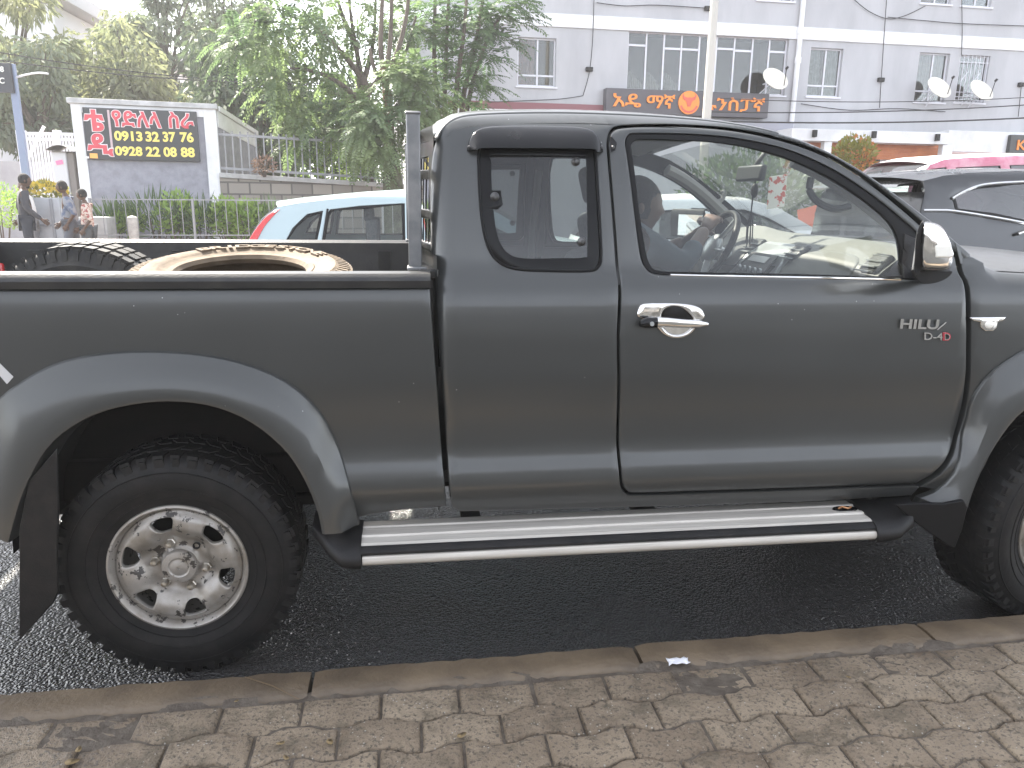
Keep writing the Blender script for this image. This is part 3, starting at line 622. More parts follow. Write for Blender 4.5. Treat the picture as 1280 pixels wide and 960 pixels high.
bw.loft([[(xr-.05*(1-abs(2*t-1)**2.4), prof(z)+.04+(W-2*prof(z)-.08)*t, z) for t in np.linspace(0, 1, 17)] for z in np.linspace(zt-.03, zt+.06, 5)], False)
for sgn in (0, 1):
    bw.loft([[(xr-.05*(1-abs(2*t-1)**2.4), (lambda q: q if not sgn else W-q)(prof(z)+.03+.09*k/4), z) for k, t in enumerate(np.linspace(0, .06, 5))] for z in np.linspace(zb, zt+.03, 10)], False)
bw.build('cab_back_wall', M['paint'], truck)

# front wings, bonnet, nose
xw0, zw0 = S(1209, 330)
hoodz = lambda x: 1.262-.045*max(0, x-2.62)-.10*max(0, (x-2.9))**2
XN = 3.93
wing = [S(1201, 321), S(1216, 321)]+[(x, hoodz(x)-.006) for x in np.linspace(2.66, XN-.12, 14)]+[(XN-.06, .98), (XN-.02, .9), (XN, .75), (XN-.02, .55)]
arch = [(3.085+.47*math.cos(a), .40+.50*math.sin(a)) for a in np.linspace(R(-5), R(172), 40)]
wing += [(3.6, .52)]+arch+SP([(1170, 612), (1155, 610), (1150, 609)])+SP([(1175.5, 594), (1196, 558), (1208, 510.5), (1213.8, 455), (1213.8, 400), (1209.5, 350)], 4)
def wdep(x, z): return prof(z)+.25*max(0, x-3.55)**2+(.03*max(0, 1-(hoodz(x)-z)/.03) if x > 2.6 else 0)
fen, fen2 = side('front_wing', panel(wing, wdep, step=.035, rnd=.006, thick=.025, bstep=.016), M['paint'])
strip('bonnet', [(x, hoodz(x)-.004) for x in np.linspace(2.535, XN-.12, 18)]+[(XN-.05, 1.01), (XN, .97)], M['paint'], crown=.05, bow=[.19-.10*i/19 for i in range(20)], y_of=lambda x, z: wdep(x, min(z, hoodz(x)-.006))+.004, nb=24, soft=True)
strip('cowl', [(2.45, 1.283), (2.50, 1.268), (2.545, 1.256)], M['paint'], crown=.035, bow=.18, y_of=lambda x, z: .10, soft=True)
cv = MB()
for fl in (0, 1):
    F = (lambda v: flip(v)) if fl else (lambda v: v)
    # cowl end cap at the foot of the A-pillar
    c_ = MB().add(F([(p.x, p.y, p.z) for p in (at(1193, 302, .085), at(1222, 328, .085), at(1200, 331, .075), at(1193, 302, .16), at(1222, 328, .16), at(1200, 331, .16))]), [(0, 1, 2), (3, 5, 4), (0, 3, 4, 1), (1, 4, 5, 2), (0, 2, 5, 3)]); c_.build('cowl_cap', M['paint'], truck, bevel=.004)
strip('nose', [(XN+.0, .96), (XN+.03, .9), (XN+.04, .8)], M['dark'], bow=.08, y_of=lambda x, z: .35)
g_ = MB()
for k in range(5): g_.bar((XN+.1, .45, .82+k*.035), (XN+.1, W-.45, .82+k*.035), .02, .012)
g_.build('grille', M['chrome'], truck)
for s_ in (0, 1):
    h_ = MB().ball((XN-.02, .25, .88), .1, 14, 8, (.8, 1.2, 1)); h_.v = flip(h_.v) if s_ else h_.v; h_.build('headlight', M['lens'], truck)
strip('front_bumper', [(XN-.02, .72), (XN+.06, .68), (XN+.06, .5), (XN-.02, .42)], M['paint'], bow=.1, y_of=lambda x, z: .06, thick=.02)
# side marker lamp with its wing-shaped chrome surround, near and far wing
for fl, prt in ((0, fen), (1, fen2)):
    F = flip if fl else (lambda v: v)
    wg = SP([(1210, 396.5), (1257, 396), (1253, 400.5), (1246, 402.5), (1245, 409), (1240, 413.5), (1230, 413.5), (1225, 409), (1224, 402.5), (1216, 401)])
    v, f = panel(wg, lambda x, z: prof(z)-.006, step=.02, rnd=.003, thick=.01, bstep=.006); sm = MB().add(F(v), f).build('side_marker', M['chrome'], prt, ang=60)
    x, z = S(1235, 405.5); l_ = MB().ball((x, prof(z)-.006, z), .016, 14, 8, (1, .5, .85)); l_.v = F(l_.v); l_.build('marker_lens', M['lens'], sm)

# load bed
XT = -1.16
bedtop = S(537, 359, profb)[1]
barch = [(.0+.49*math.cos(a), .46+.52*math.sin(a)) for a in np.linspace(R(4), R(178), 40)]
bedo = [(XT, bedtop)]+[(x, bedtop) for x in np.linspace(-1, .7, 8)]+SP([(533, 358), (537.5, 361), (540, 400), (544, 450), (549, 520), (554, 585), (558, 628), (557, 633), (548, 634.5), (520, 636.5), (490, 639.5), (462, 644)], 0, profb)+[(.545, .50)]+barch+[(-.5, .52), (-.6, .5), (XT, .56)]
def beddep(x, z): return profb(z)
bs_, bs2 = side('bed_side', panel(bedo, beddep, step=.035, rnd=.007, thick=.02, bstep=.016), M['paint'])
rt_ = S(300, 342.5, lambda z: .02)[1]
for fl in (0, 1):
    F = flip if fl else (lambda v: v)
    X1 = S(538, 350, profb)[0]
    sec = [(.012, bedtop+.0), (.009, bedtop+.02), (.014, rt_-.010), (.026, rt_), (.085, rt_+.002), (.105, rt_-.01), (.108, bedtop-.02)]
    rc = MB().loft([[(x+dx, y, z) for y, z in sec] for x, dx in [(XT, 0)]+[(xx, 0) for xx in np.linspace(XT+.05, X1-.04, 12)]+[(X1, .0)]], False, False)
    rc.add([(X1, y, z) for y, z in sec], [tuple(range(7))]); rc.v = F(rc.v); rc.build('bed_rail_cap', M['bedliner'], truck, ang=30)
    iw = MB().loft([[(x, y, z) for y, z in ((.1, rt_-.01), (.11, bedtop-.05), (.12, 1.0), (.125, .92))] for x in np.linspace(XT, .77, 20)], False)
    for xa_, xb_ in ((XT, -.51), (.51, .77)): iw.loft([[(x, y, z) for y, z in ((.125, .92), (.127, .77))] for x in (xa_, xb_)], False)
    for xx in np.linspace(-1.0, .6, 6): iw.box((xx, .118, 1.08), (.06, .02, .26))
    iw.v = F(iw.v); iw.build('bed_inner_wall', M['bedliner'], truck)
    wa = MB().loft([[(.5*math.cos(a), y, .43+.5*math.sin(a)) for a in np.linspace(R(8), R(172), 20)] for y in (.12, .43)], False); wa.add([(.5*math.cos(a), .43, .43+.5*math.sin(a)) for a in np.linspace(R(8), R(172), 20)], [tuple(range(20))]); wa.v = F(wa.v); wa.build('wheel_arch', M['bedliner'], truck)
fl_ = MB().box((-.19, W/2, .77), (1.94, W-.9, .03))
for s_ in (.285, W-.285):
    for xa_, xb_ in ((XT, -.51), (.51, .78)): fl_.box(((xa_+xb_)/2, s_, .77), (xb_-xa_, .33, .03))
for k in range(9): fl_.box((-.19, .48+k*.095, .79), (1.94, .04, .012))
fl_.build('bed_floor', M['bedliner'], truck)
bh = MB().box((.775, W/2, 1.0), (.03, W-.2, .5))
for k in range(6): bh.box((.755, .3+k*.23, 1.02), (.02, .12, .36))
bh.box((.77, W/2, rt_-.008), (.06, W-.16, .03)); bh.build('bed_bulkhead', M['bedliner'], truck, bevel=.006)
tg = MB().box((XT-.02, W/2, .93), (.05, W-.1, .62)); tg.build('tailgate', M['paint'], truck, bevel=.012)
rbp = MB().box((XT-.14, W/2, .56), (.16, W-.1, .14)); rbp.build('rear_bumper', M['chrome'], truck, bevel=.03)
for s_ in (0, 1):
    t_ = MB().box((XT-.01, .07, .98), (.06, .12, .34)); t_.v = flip(t_.v) if s_ else t_.v; t_.build('tail_lamp', M['redlens'], truck, bevel=.01)
v, f = panel(SP([(-12, 440), (0, 454), (17, 471), (9, 480), (-3, 466), (-14, 456)], 0, profb), lambda x, z: profb(z)-.0016, step=.05, rnd=0, thick=.001); MB().add(v, f).build('decal', M['decal'], bs_)

# flared wheel-arch extensions
def flare(name, outer, inner_, n=40, cx=0, under=.10):
    o_ = [Vector((x, 0, z)) for x, z in outer]; i_ = [Vector((x, 0, z)) for x, z in inner_]
    def rs(P, n):
        L = [0]
        for a, b in zip(P, P[1:]): L.append(L[-1]+(b-a).length)
        out = []; j = 0
        for k in range(n):
            s = L[-1]*k/(n-1)
            while j < len(L)-2 and L[j+1] < s: j += 1
            out.append(P[j].lerp(P[j+1], (s-L[j])/max(1e-9, L[j+1]-L[j])))
        return out
    A, B = rs(o_, n), rs(i_, n); rings = []
    for a, b in zip(A, B):
        def q(t, y): p = a.lerp(b, t); return (p.x, y, p.z)
        ya = prof(a.z) if a.z < 1.15 else profb(a.z)
        ya = max(ya, .0)
        rings.append([q(-.01, ya+.012), q(0, ya-.004), q(.03, ya-.011), q(.10, ya-.016), q(.25, ya*.6-.022), q(.45, -.032), q(.7, -.043), q(.9, -.048), q(.985, -.045), q(1.0, -.037), q(1.02, -.0), q(1.03, under)])
    v = MB().loft(rings, False)
    o = MB().add(v.v, v.f).build(name, M['paint'], truck, ang=28); o2 = MB().add(flip(v.v), v.f).build(name, M['paint'], truck, ang=28)
    return o
fo = SP([(-38, 640), (-30, 575), (-8, 508), (25, 478), (70, 454), (125, 442), (190, 438.5), (255, 443), (310, 455), (360, 477), (397, 510), (418, 545), (432, 585), (441, 620), (449, 655)], 4, profb)
ia = [at(a, b, -.05) for a, b in [(10, 680), (22, 635), (36, 600), (60, 560), (95, 531), (140, 512), (200, 503), (255, 507), (300, 522), (335, 545), (362, 572), (382, 605), (396, 640), (402, 668)]]
flare('fender_flare', fo, spl2([(p.x, p.z) for p in ia], 4))
ff_o = SP([(1140, 634), (1148, 620), (1166, 614), (1186, 597), (1199, 562), (1207, 522), (1213, 499), (1226, 478), (1246, 458), (1280, 436)], 4)
pk = ff_o[-1]; ff_o += spl2([pk, (2.86, 1.035), (3.0, 1.055), (3.15, 1.055), (3.3, 1.02), (3.43, .94), (3.52, .82), (3.57, .68), (3.59, .55)], 4)[1:]
fi = [at(a, b, -.05) for a, b in [(1204, 655), (1210, 640), (1222, 604), (1247, 556), (1282, 514)]]
fi = spl2([(p.x, p.z) for p in fi]+[(2.84, .85), (2.98, .90), (3.12, .90), (3.26, .85), (3.38, .75), (3.45, .62), (3.47, .5)], 4)
flare('fender_flare', ff_o, fi)

# wheels
M['nut'] = mat('worn nut steel', (.5, .47, .42), .3, .8, c2=(.3, .26, .2), ns=60)
def treadprof():
    h = .125
    return [(.199, -.100), (.205, -.108), (.225, -.113), (.250, -.122), (.275, -.127), (.300, -.126), (.318, -.121), (.330, -.116), (.338, -.113), (.347, -.106), (.355, -.096), (.3585, -.085), (.360, -.05), (.361, 0)]
def make_wheel():
    wh = MB().lathe([(.0001, -.05), (.07, -.05), (.075, -.03), (.075, .0), (.14, .01), (.14, .06), (.05, .08), (.05, .12)], (0, 0, 0), 'y', 32).build('wheel', M['dark'], truck)
    tp = treadprof(); tp += [(r_, -h) for r_, h in tp[::-1][1:]]
    ty = MB().lathe(tp, (0, 0, 0), 'y', 96)
    for rr, hh in ((.262, -.1262), (.312, -.1245), (.232, -.1165)): ty.lathe([(rr-.003, hh+.004), (rr-.0015, hh-.001), (rr+.0015, hh-.001), (rr+.003, hh+.004)], (0, 0, 0), 'y', 96)
    nb = 46
    def lug(a, y, la, wy, r0, r1, sk=0, tilt=0):
        v = []
        for r_, sc in ((r0, 1), (r1, .86)):
            for da, dy in ((-la, -wy), (la, -wy), (la, wy), (-la, wy)):
                aa = a+da*sc+(sk if dy > 0 else -sk); rr = r_+(tilt*(dy) if r_ == r1 else 0)
                v.append((rr*math.cos(aa), y+dy*sc, rr*math.sin(aa)))
        ty.add(v, [(0, 3, 2, 1), (4, 5, 6, 7), (0, 1, 5, 4), (1, 2, 6, 5), (2, 3, 7, 6), (3, 0, 4, 7)])
    for k in range(nb):
        a = 2*math.pi*k/nb
        for sg in (-1, 1):
            lug(a+(.5*math.pi/nb if sg > 0 else 0), sg*.088, .040 if k % 2 else .046, .021, .342, .3628, .012*sg, -sg*.12*0)
            lug(a, sg*.1105, .030 if k % 2 else .042, .006, .322 if k % 2 else .328, .353)
            lug(a+math.pi/nb, sg*.032, .05, .018, .35, .3640, .03*sg)
    ty.build('tyre', M['rubber'], wh, ang=30)
    ri = MB().lathe([(.199, -.095), (.2055, -.1), (.208, -.108), (.206, -.114), (.2, -.116), (.195, -.112), (.191, -.1), (.187, -.094), (.184, -.075), (.182, .04), (.19, .09), (.205, .1)], (0, 0, 0), 'y', 72)
    th0 = R(104)
    holes = []
    for k in range(6):
        t0 = th0+k*math.pi/3
        pts = [(.122, -7.5), (.118, 0), (.122, 7.5), (.137, 11), (.154, 12.4), (.162, 11.3), (.165, 7.5), (.166, 0), (.165, -7.5), (.162, -11.3), (.154, -12.4), (.137, -11)]
        holes.append([(x, y) for x, y in spl2([(r_*math.cos(t0+R(d)), r_*math.sin(t0+R(d))) for r_, d in pts], 3, True)])
    lugang = [R(109)+k*math.pi/3 for k in range(6)]
    RIMF = interp([(.0, -.088), (.052, -.088), (.06, -.074), (.085, -.074), (.105, -.09), (.135, -.103), (.165, -.102), (.178, -.095), (.186, -.094)])
    def rd(x, z):
        r_ = math.hypot(x, z); t = math.atan2(z, x); s_ = .5-.5*math.cos(6*(t-th0))
        base = RIMF(r_)
        w_ = max(0, min(1, (r_-.07)/.025))*max(0, min(1, (.178-r_)/.02))
        hd = .012*math.exp(-((r_-.14)/.03)**2)*(1-s_)**1.5
        return base-.010*s_*w_+.010*(1-s_)*w_*math.exp(-((r_-.105)/.03)**2)-hd*.5
    circ = [(.186*math.cos(a), .186*math.sin(a)) for a in np.linspace(0, 2*math.pi, 73)[:-1]]
    v, f = panel(circ, rd, tuple(holes), step=.0075, rnd=.005, thick=.012, bstep=.006)
    ri.add(v, f); ri.build('rim', M['rim'], wh, ang=50)
    for k in range(6):
        x, z = .076*math.cos(lugang[k]), .076*math.sin(lugang[k])
        if k == 5:
            MB().lathe([(.0105, -.07), (.0115, -.08), (.0075, -.08), (.007, -.066), (.0001, -.066)], (x, 0, z), 'y', 14).build('wheel_stud', M['dark'], wh)
        else:
            nut = MB().lathe([(.0155, -.066), (.015, -.082), (.0125, -.084)], (x, 0, z), 'y', 6); nut.lathe([(.0122, -.084), (.0115, -.096), (.008, -.102), (.0001, -.104)], (x, 0, z), 'y', 14); nut.build('lug_nut', M['nut'], wh)
    cp = MB().lathe([(.053, -.085), (.053, -.100), (.050, -.1045), (.046, -.1055), (.032, -.107), (.028, -.104), (.022, -.1045), (.017, -.108), (.006, -.109), (.0055, -.104), (.0001, -.104)], (0, 0, 0), 'y', 40)
    for an in (50, 235): cp.box((.036*math.cos(R(an)), -.1075, .036*math.sin(R(an))), (.022, .003, .0035), Matrix.Rotation(-R(an), 3, 'Y'))
    cp.build('hub_cap', M['rim'], wh, ang=40)
    return wh
wh0 = make_wheel(); wh0.location = (-.006, .128, .363)
def copy_tree(o, parent):
    c = o.copy(); col.objects.link(c); c.parent = parent
    for ch in list(o.children): copy_tree(ch, c)
    return c
for (x, y, rz, ry) in ((2.985, .118, R(11), .9), (-.006, W-.128, math.pi, .4), (2.985, W-.128, math.pi+R(11), 1.7)):
    c = copy_tree(wh0, truck); c.location = (x, y, .363); c.rotation_euler = (0, ry, rz)
# inner wheel housings, mud flaps, chassis
for cx in (0, 3.085):
    for fl in (0, 1):
        F = flip if fl else (lambda v: v)
        hs = MB().loft([[(cx+(.47-.0*k)*math.cos(a), y, .43+.47*math.sin(a)) for a in np.linspace(R(-8 if cx else 0), R(190 if cx else 180), 24)] for k, y in enumerate((.03, .25, .42))], False)
        hs.add([(cx+.47*math.cos(a), .42, .43+.47*math.sin(a)) for a in np.linspace(R(0), R(180), 24)], [tuple(range(24))]); hs.v = F(hs.v); hs.build('wheel_housing', M['dark'], truck)
for fl in (0, 1):
    F = flip if fl else (lambda v: v)
    fp = [(at(a+2, b, -.034)) for a, b in ((35, 600), (70, 560), (72, 640), (70, 690), (72, 738), (66, 752), (23, 800), (23, 660))]
    m_ = MB().prism([(p.x, p.z) for p in fp], lambda u, t, w_: Vector((u, w_, t)), -.035, -.02)
    v = [(p[0], p[1]+(.0 if p[0] < -.40 else .0), p[2]) for p in m_.v]
    # the flap hangs across the truck behind the wheel
    lf = MB().prism([(x, z) for x, z in [(p.x, p.z) for p in fp]], lambda u, t, w_: Vector((u, w_, t)), -.04, -.028); lf.v = F(lf.v); lf.build('mud_flap', M['plastic'], truck, bevel=.003)
    ap = [at(a, b, -.05) for a, b in ((1119, 631), (1150, 629), (1180, 630), (1205, 625), (1210, 634), (1203, 662), (1194, 685), (1186, 683), (1163, 667), (1138, 648))]
    af = MB().prism([(p.x, p.z) for p in ap], lambda u, t, w_: Vector((u, w_, t)), -.050, -.034); af.v = F(af.v); af.build("mud_flap", M["seal"], truck, bevel=.004)
ch = MB()
for y in (.42, W-.42): ch.box((1.4, y, .52), (5.0, .07, .14))
for x in (-.9, .5, 1.2, 2.0, 2.7): ch.box((x, W/2, .52), (.1, .8, .1))
ch.tube([(0, .2, .366), (0, W-.2, .366)], .05, 12); ch.ball((0, W/2, .36), .15, 16, 10); ch.tube([(0.1, W/2, .38), (2.0, W/2, .48)], .04, 10)
ch.tube([(3.085, .2, .366), (3.085, W-.2, .366)], .05, 12); ch.box((2.9, W/2, .6), (.9, .7, .4)); ch.box((1.55, W/2, .585), (2.0, W-.3, .05)); ch.box((1.3, .62, .47), (.9, .3, .2))
ch.tube([(2.4, 1.2, .4), (1.2, 1.25, .38), (.4, 1.2, .45), (-1.1, 1.2, .45)], .035, 10); ch.box((-.75, W/2, .62), (.8, .7, .14))
for y in (.42, W-.42): ch.box((0, y, .42), (1.2, .06, .04))
ch.build('chassis', M['dark'], truck, bevel=.006)

# running boards with end brackets and an oval emblem
sbz = .44
for fl in (0, 1):
    F = flip if fl else (lambda v: v)
    xa_, xb_ = .548, 2.24
    prs_ = [(.105, .452), (.07, .452), (.066, .4555), (.058, .4555), (.054, .451), (.01, .451), (.006, .4555), (-.008, .4555), (-.012, .450), (-.050, .449), (-.060, .4445)]
    bd = MB().loft([[(x, y, z) for y, z in prs_] for x in (xa_, xb_-.02)], False); bd.loft([[(x, y, z-.03) for y, z in prs_] for x in (xa_, xb_-.02)], False)
    bd.add([(xa_, y, z) for y, z in prs_]+[(xa_, y, z-.03) for y, z in prs_], [(k, k+1, 12+k, 11+k) for k in range(10)])
    bd.v = F(bd.v); b0 = bd.build('running_board', M['alu'], truck, ang=20)
    rb = MB().loft([[(x, y, z) for y, z in ((-.0605, .444), (-.072, .440), (-.083, .431), (-.084, .424), (-.074, .4215))] for x in (xa_, xb_-.01)], False); rb.v = F(rb.v); rb.build('rubber_strip', M['plastic'], b0)
    ch_ = MB().loft([[(x, y, z) for y, z in ((-.074, .4215), (-.088, .4205), (-.094, .412), (-.093, .401), (-.085, .392), (-.06, .39))] for x in (xa_+.006, xb_)], False); ch_.v = F(ch_.v); ch_.build('chrome_edge', M['alu'], b0, ang=50)
    e1 = spl([(-.10+.0, .40, 0), (-.08, .44, 0), (0, .46, 0), (.1, .46, 0), (.1, .38, 0), (-.06, .375, 0)], 3, True)
    for xs_, nm in (((.55, .53, .49, .455, .40), 0), ((2.22, 2.26, 2.31, 2.37, 2.41), 1)):
        rg = []
        for i, x in enumerate(xs_):
            sc = (1, 1.0, .92, .85, .55)[i]; up = (0, 0, .0, .02, .05)[i]; bk_ = (0, 0, .0, .02, .06)[i]
            rg.append([(x, (p.x-.02)*sc+.02+bk_, .42+(p.y-.42)*sc+up) for p in e1])
        e_ = MB().loft(rg, True, True); e_.v = F(e_.v); e_.build('end_bracket', M['plastic'], b0, ang=45)
    em = MB().lathe([(.0001, .4535), (.030, .4535), (.034, .4525), (.036, .450)], (2.175, .032, 0), 'z', 28); em.v = [(2.175+(p[0]-2.175)*1.25, .032+(p[1]-.032)*.62, p[2]+.0018) for p in em.v]; em.v = F(em.v); eo = em.build('emblem', M['gloss'], b0)
    sw = MB().tube([(2.15, .028, .4568), (2.168, .041, .4572), (2.182, .024, .4572), (2.2, .037, .4568)], .0035, 6); sw.v = F(sw.v); sw.build('emblem_swirl', mat('copper print', (.5, .25, .12), .4, .4) if not fl else bpy.data.materials['copper print'], eo)
    for x in (.9, 1.5, 2.0):
        h_ = MB().box((x, .2, .43), (.06, .3, .04)); h_.v = F(h_.v); h_.build('board_support', M['dark'], b0)

# rack of square posts behind the cab
rk = MB(); rx = .71
xp, zp = at(516, 142, .12).x, at(516, 142, .12).z
XRK = xp
for y in (.14, W-.14):
    rk.box((XRK, y, (rt_+zp)/2), (.04, .05, zp-rt_)); rk.box((XRK, y, zp+.003), (.046, .056, .008)); rk.box((XRK+.005, y, rt_+.006), (.06, .08, .012))
for z in (zp-.03, zp-.16, zp-.29, zp-.40): rk.box((XRK+.005, W/2, z), (.03, W-.32, .03))
rk.build('bed_rack', M['post'], truck, bevel=.005)
mp = MB()
for k in range(26): mp.box((XRK+.004, .2+k*(W-.4)/25, (rt_+zp)/2), (.006, .006, zp-rt_-.06))
# louvred guard plate just behind the near post
mp.build('rack_mesh', M['seal'], truck)

# interior
D = MB()
xd = 2.30
def dpt(px, py, Y): return at(px, py, Y)
rows = []
for y in np.linspace(.10, W-.10, 26):
    hump = .03*math.exp(-((y-1.25)/.22)**2)
    rows.append([(2.15, y, .84), (2.16, y, 1.05), (2.175, y, 1.15), (2.205, y, 1.21), (2.25, y, 1.255+hump*.3), (2.31, y, 1.298+hump*.7), (2.39, y, 1.328+hump), (2.48, y, 1.338+hump), (2.60, y, 1.325), (2.72, y, 1.30), (2.80, y, 1.25)])
    xm_ = 2.46+.19*(1-abs(2*y/W-1)**2.4); rows[-1] = [(min(x, 2.30)+max(0, x-2.30)*(xm_-2.30)/.5, yy_, min(z, 1.275+.06*max(0, min(1, (y-.09)/.2, (W-.09-y)/.2))+.03*(x < 2.4))) for x, yy_, z in rows[-1]]
D.loft(rows, False); D.build('dashboard', M['dash'], truck, ang=50)
db = bpy.data.objects['dashboard']
DX = interp([(.84, 2.15), (1.05, 2.16), (1.15, 2.175), (1.21, 2.205), (1.255, 2.25), (1.298, 2.31)])
gb = MB().prism(spl2([(.24, 1.14), (.25, 1.25), (.34, 1.288), (.58, 1.288), (.66, 1.25), (.64, 1.14)], 3, True), lambda u, t, w_: Vector((DX(t)-w_, u, t)), -.004, .012); gb.build('glove_box', M['dash'], db, bevel=.006)
cp_ = MB().prism([(.70, 1.0), (.70, 1.15), (.70, 1.21), (.71, 1.255), (.74, 1.298), (1.02, 1.298), (1.05, 1.255), (1.06, 1.21), (1.06, 1.15), (1.06, 1.0)], lambda u, t, w_: Vector((DX(t)-w_, u, t)), -.01, .03); cp_.build('centre_stack', M['silver'], db, bevel=.012)
ra = MB().prism([(.755, 1.165), (.755, 1.21), (.76, 1.255), (1.0, 1.255), (1.005, 1.21), (1.005, 1.165)], lambda u, t, w_: Vector((DX(t)-w_, u, t)), .03, .036); ro_ = ra.build('radio', M['dashdark'], db, bevel=.004)
rs_ = MB().prism([(.80, 1.222), (.80, 1.245), (.96, 1.245), (.96, 1.222)], lambda u, t, w_: Vector((DX(t)-w_, u, t)), .036, .040); rs_.build('radio_display', M['silver'], ro_)
for k in range(5):
    kb_ = MB().lathe([(.0001, 0), (.012, 0), (.013, .01)], (0, 0, 0), 'x', 10)
    kb_.v = [(DX(1.19)-.038-p[0], .78+k*.05+p[1], 1.19+p[2]) for p in kb_.v]; kb_.build('radio_knob', M['silver'], ro_)
for y0 in (.12, .66, 1.045, 1.5):
    ve = MB().box((DX(1.27)+.0, y0+.04, 1.268), (.04, .1, .085), Matrix.Rotation(R(48), 3, 'Y'))
    vo_ = ve.build('air_vent', M['dashdark'], db, bevel=.012)
    vs_ = MB()
    for k in range(4): vs_.box((DX(1.245+k*.016)-.022, y0+.04, 1.252+k*.016), (.016, .085, .004))
    vs_.build('vent_slats', M['silver'], vo_)
ic = MB().prism(spl2([(1.08, 1.19), (1.10, 1.28), (1.22, 1.31), (1.34, 1.28), (1.36, 1.19)], 3, True), lambda u, t, w_: Vector((DX(min(t, 1.3))-w_, u, t)), 0, .02); ic.build('instrument_cluster', M['dashdark'], db)
# steering wheel
sc = at(889, 311, 1.24); tl = Matrix.Rotation(R(-62), 3, 'Y')
st_ = MB(); rr = .185
pth = [sc+tl @ Vector((rr*math.cos(a), rr*math.sin(a), 0)) for a in np.linspace(0, 2*math.pi, 49)]
st_.tube(pth, .0155, 10, False)
st_.build('steering_wheel', M['seal'], truck, ang=80)
so = bpy.data.objects['steering_wheel']
hb = MB().ball((0, 0, 0), .075, 16, 8, (1, 1, .45)); hb.v = [tuple(sc+tl @ Vector(p)) for p in hb.v]
for a in (90, 210, 330, 270): hb.bar(sc+tl @ Vector((.05*math.cos(R(a)), .05*math.sin(R(a)), 0)), sc+tl @ Vector((rr*math.cos(R(a)), rr*math.sin(R(a)), 0)), .03, .014)
hb.tube([sc, sc+tl @ Vector((0, 0, -.25))], .035, 10); hb.build('steering_boss', M['silver'], so, bevel=.004)
# seats: two in front, a small bench behind
def seat(x, y, back=20, h=.62, rest=True):
    s_ = MB(); s_.box((x, y, .80), (.5, .48, .14)); o = s_.build('seat', M['seat'], truck, bevel=.04, seg=3)
    Mr = Matrix.Rotation(R(-back), 3, 'Y'); b = MB().box(Vector((x-.27, y, .86))+Mr @ Vector((0, 0, h/2-.05)), (.13, .46, h), Mr); b.build('seat_back', M['seat'], o, bevel=.045, seg=3)
    c = Vector((x-.27, y, .86))+Mr @ Vector((.01, 0, h+.07)); hd = MB().box(c, (.09, .25, .17), Mr)
    if rest: hd.build('head_rest', M['seat'], o, bevel=.035, seg=3)
    for dy in (-.06, .06): pass
    return o
seat(1.74, .46, 16, .5, False); seat(1.98, 1.25, 14)
bn = MB().box((.98, W/2, .80), (.22, 1.3, .1)); bn.box((.895, W/2, 1.0), (.05, 1.3, .3)); bn.build('jump_seat', M['seat'], truck, bevel=.02)
MB().box((1.7, W/2, .6), (1.8, W-.2, .04)).build('cab_floor', M['dashdark'], truck)
# grab handles on the A-pillars, interior mirror
for y, pts in ((1.58, [(866, 218), (880, 244), (896, 252), (904, 247), (903, 238)]), (.17, [(1014, 222), (1012, 238), (1022, 252), (1043, 261), (1062, 258)])):
    P = [at(a, b, y) for a, b in pts]; g_ = MB().tube(spl(P, 5), .012, 8); g_.build('grab_handle', M['dashdark'] if y < 1 else M['liner'], truck)
# A-pillar trims inside
for fl in (0, 1):
    F = flip if fl else (lambda v: v)
    P = [p for p in gp[::-1] if p[0] > 2.0]
    t_ = MB().tube(F([(x-.03, prof(z)+.06, z-.03) for x, z in P]), .03, 8); t_.build('pillar_trim', M['liner'], truck)
    t2 = MB().tube(F([(1.36, prof(z)+.05, z) for z in np.linspace(1.2, 1.66, 8)]), .04, 8); t2.build('pillar_trim', M['dashdark'], truck)
    bl = MB().tube(F([(1.34, prof(1.6)+.09, 1.6), (1.32, .2, 1.3), (1.3, .25, .9)]), .018, 6); bl.v = [(p[0], p[1], p[2]) for p in bl.v]; bl.build('seat_belt', M['liner'], truck)
c = at(938, 217, .95); rm = MB().box((2.14, .92, c.z), (.03, .24, .065), Matrix.Rotation(R(8), 3, 'Y')); rm.bar((2.15, .92, c.z+.02), (2.19, .90, c.z+.09), .02, .02); rmo = rm.build('rear_view_mirror', M['dashdark'], truck, bevel=.01)
# things hanging from the mirror, sticker on the windscreen
P = [Vector((2.135, .86, c.z-.03)), Vector((2.13, .86, c.z-.09)), Vector((2.128, .86, c.z-.15)), Vector((2.12, .855, c.z-.22))]
ce = empty('mirror_charm', P[0], 'black tasselled charm hanging from the rear-view mirror of the pickup', 'charm')
hg = MB().tube([p-P[0] for p in P], [.003, .004, .003, .002], 6); hg.build('cord', M['seal'], ce)
tt = MB()
for k in range(7):
    a = k*.9; tt.tube([P[2]-P[0], P[2]-P[0]+Vector((.012*math.cos(a), .014*math.sin(a), -.06)), P[2]-P[0]+Vector((.012*math.cos(a), .016*math.sin(a)-.005, -.13-.01*(k % 3)))], .0022, 5)
tt.ball((0, 0, -.04), .022, 10, 6, (.7, .8, 1.4)); tt.build('tassel', M['seal'], ce)
# sticker on the windscreen
sp_ = [at(a, b, 1.0) for a, b in ((962, 221), (984, 218), (980, 258), (958, 262))]
stk = MB().add([p for p in sp_]+[p+Vector((.002, .001, .001)) for p in sp_], [(0, 1, 2, 3), (7, 6, 5, 4), (0, 4, 5, 1), (2, 6, 7, 3), (1, 5, 6, 2), (0, 3, 7, 4)]).build('sticker', mat('white paper sticker', (.75, .72, .66), .6, c2=(.55, .12, .09), ns=26, thr=(.52, .56)), truck)

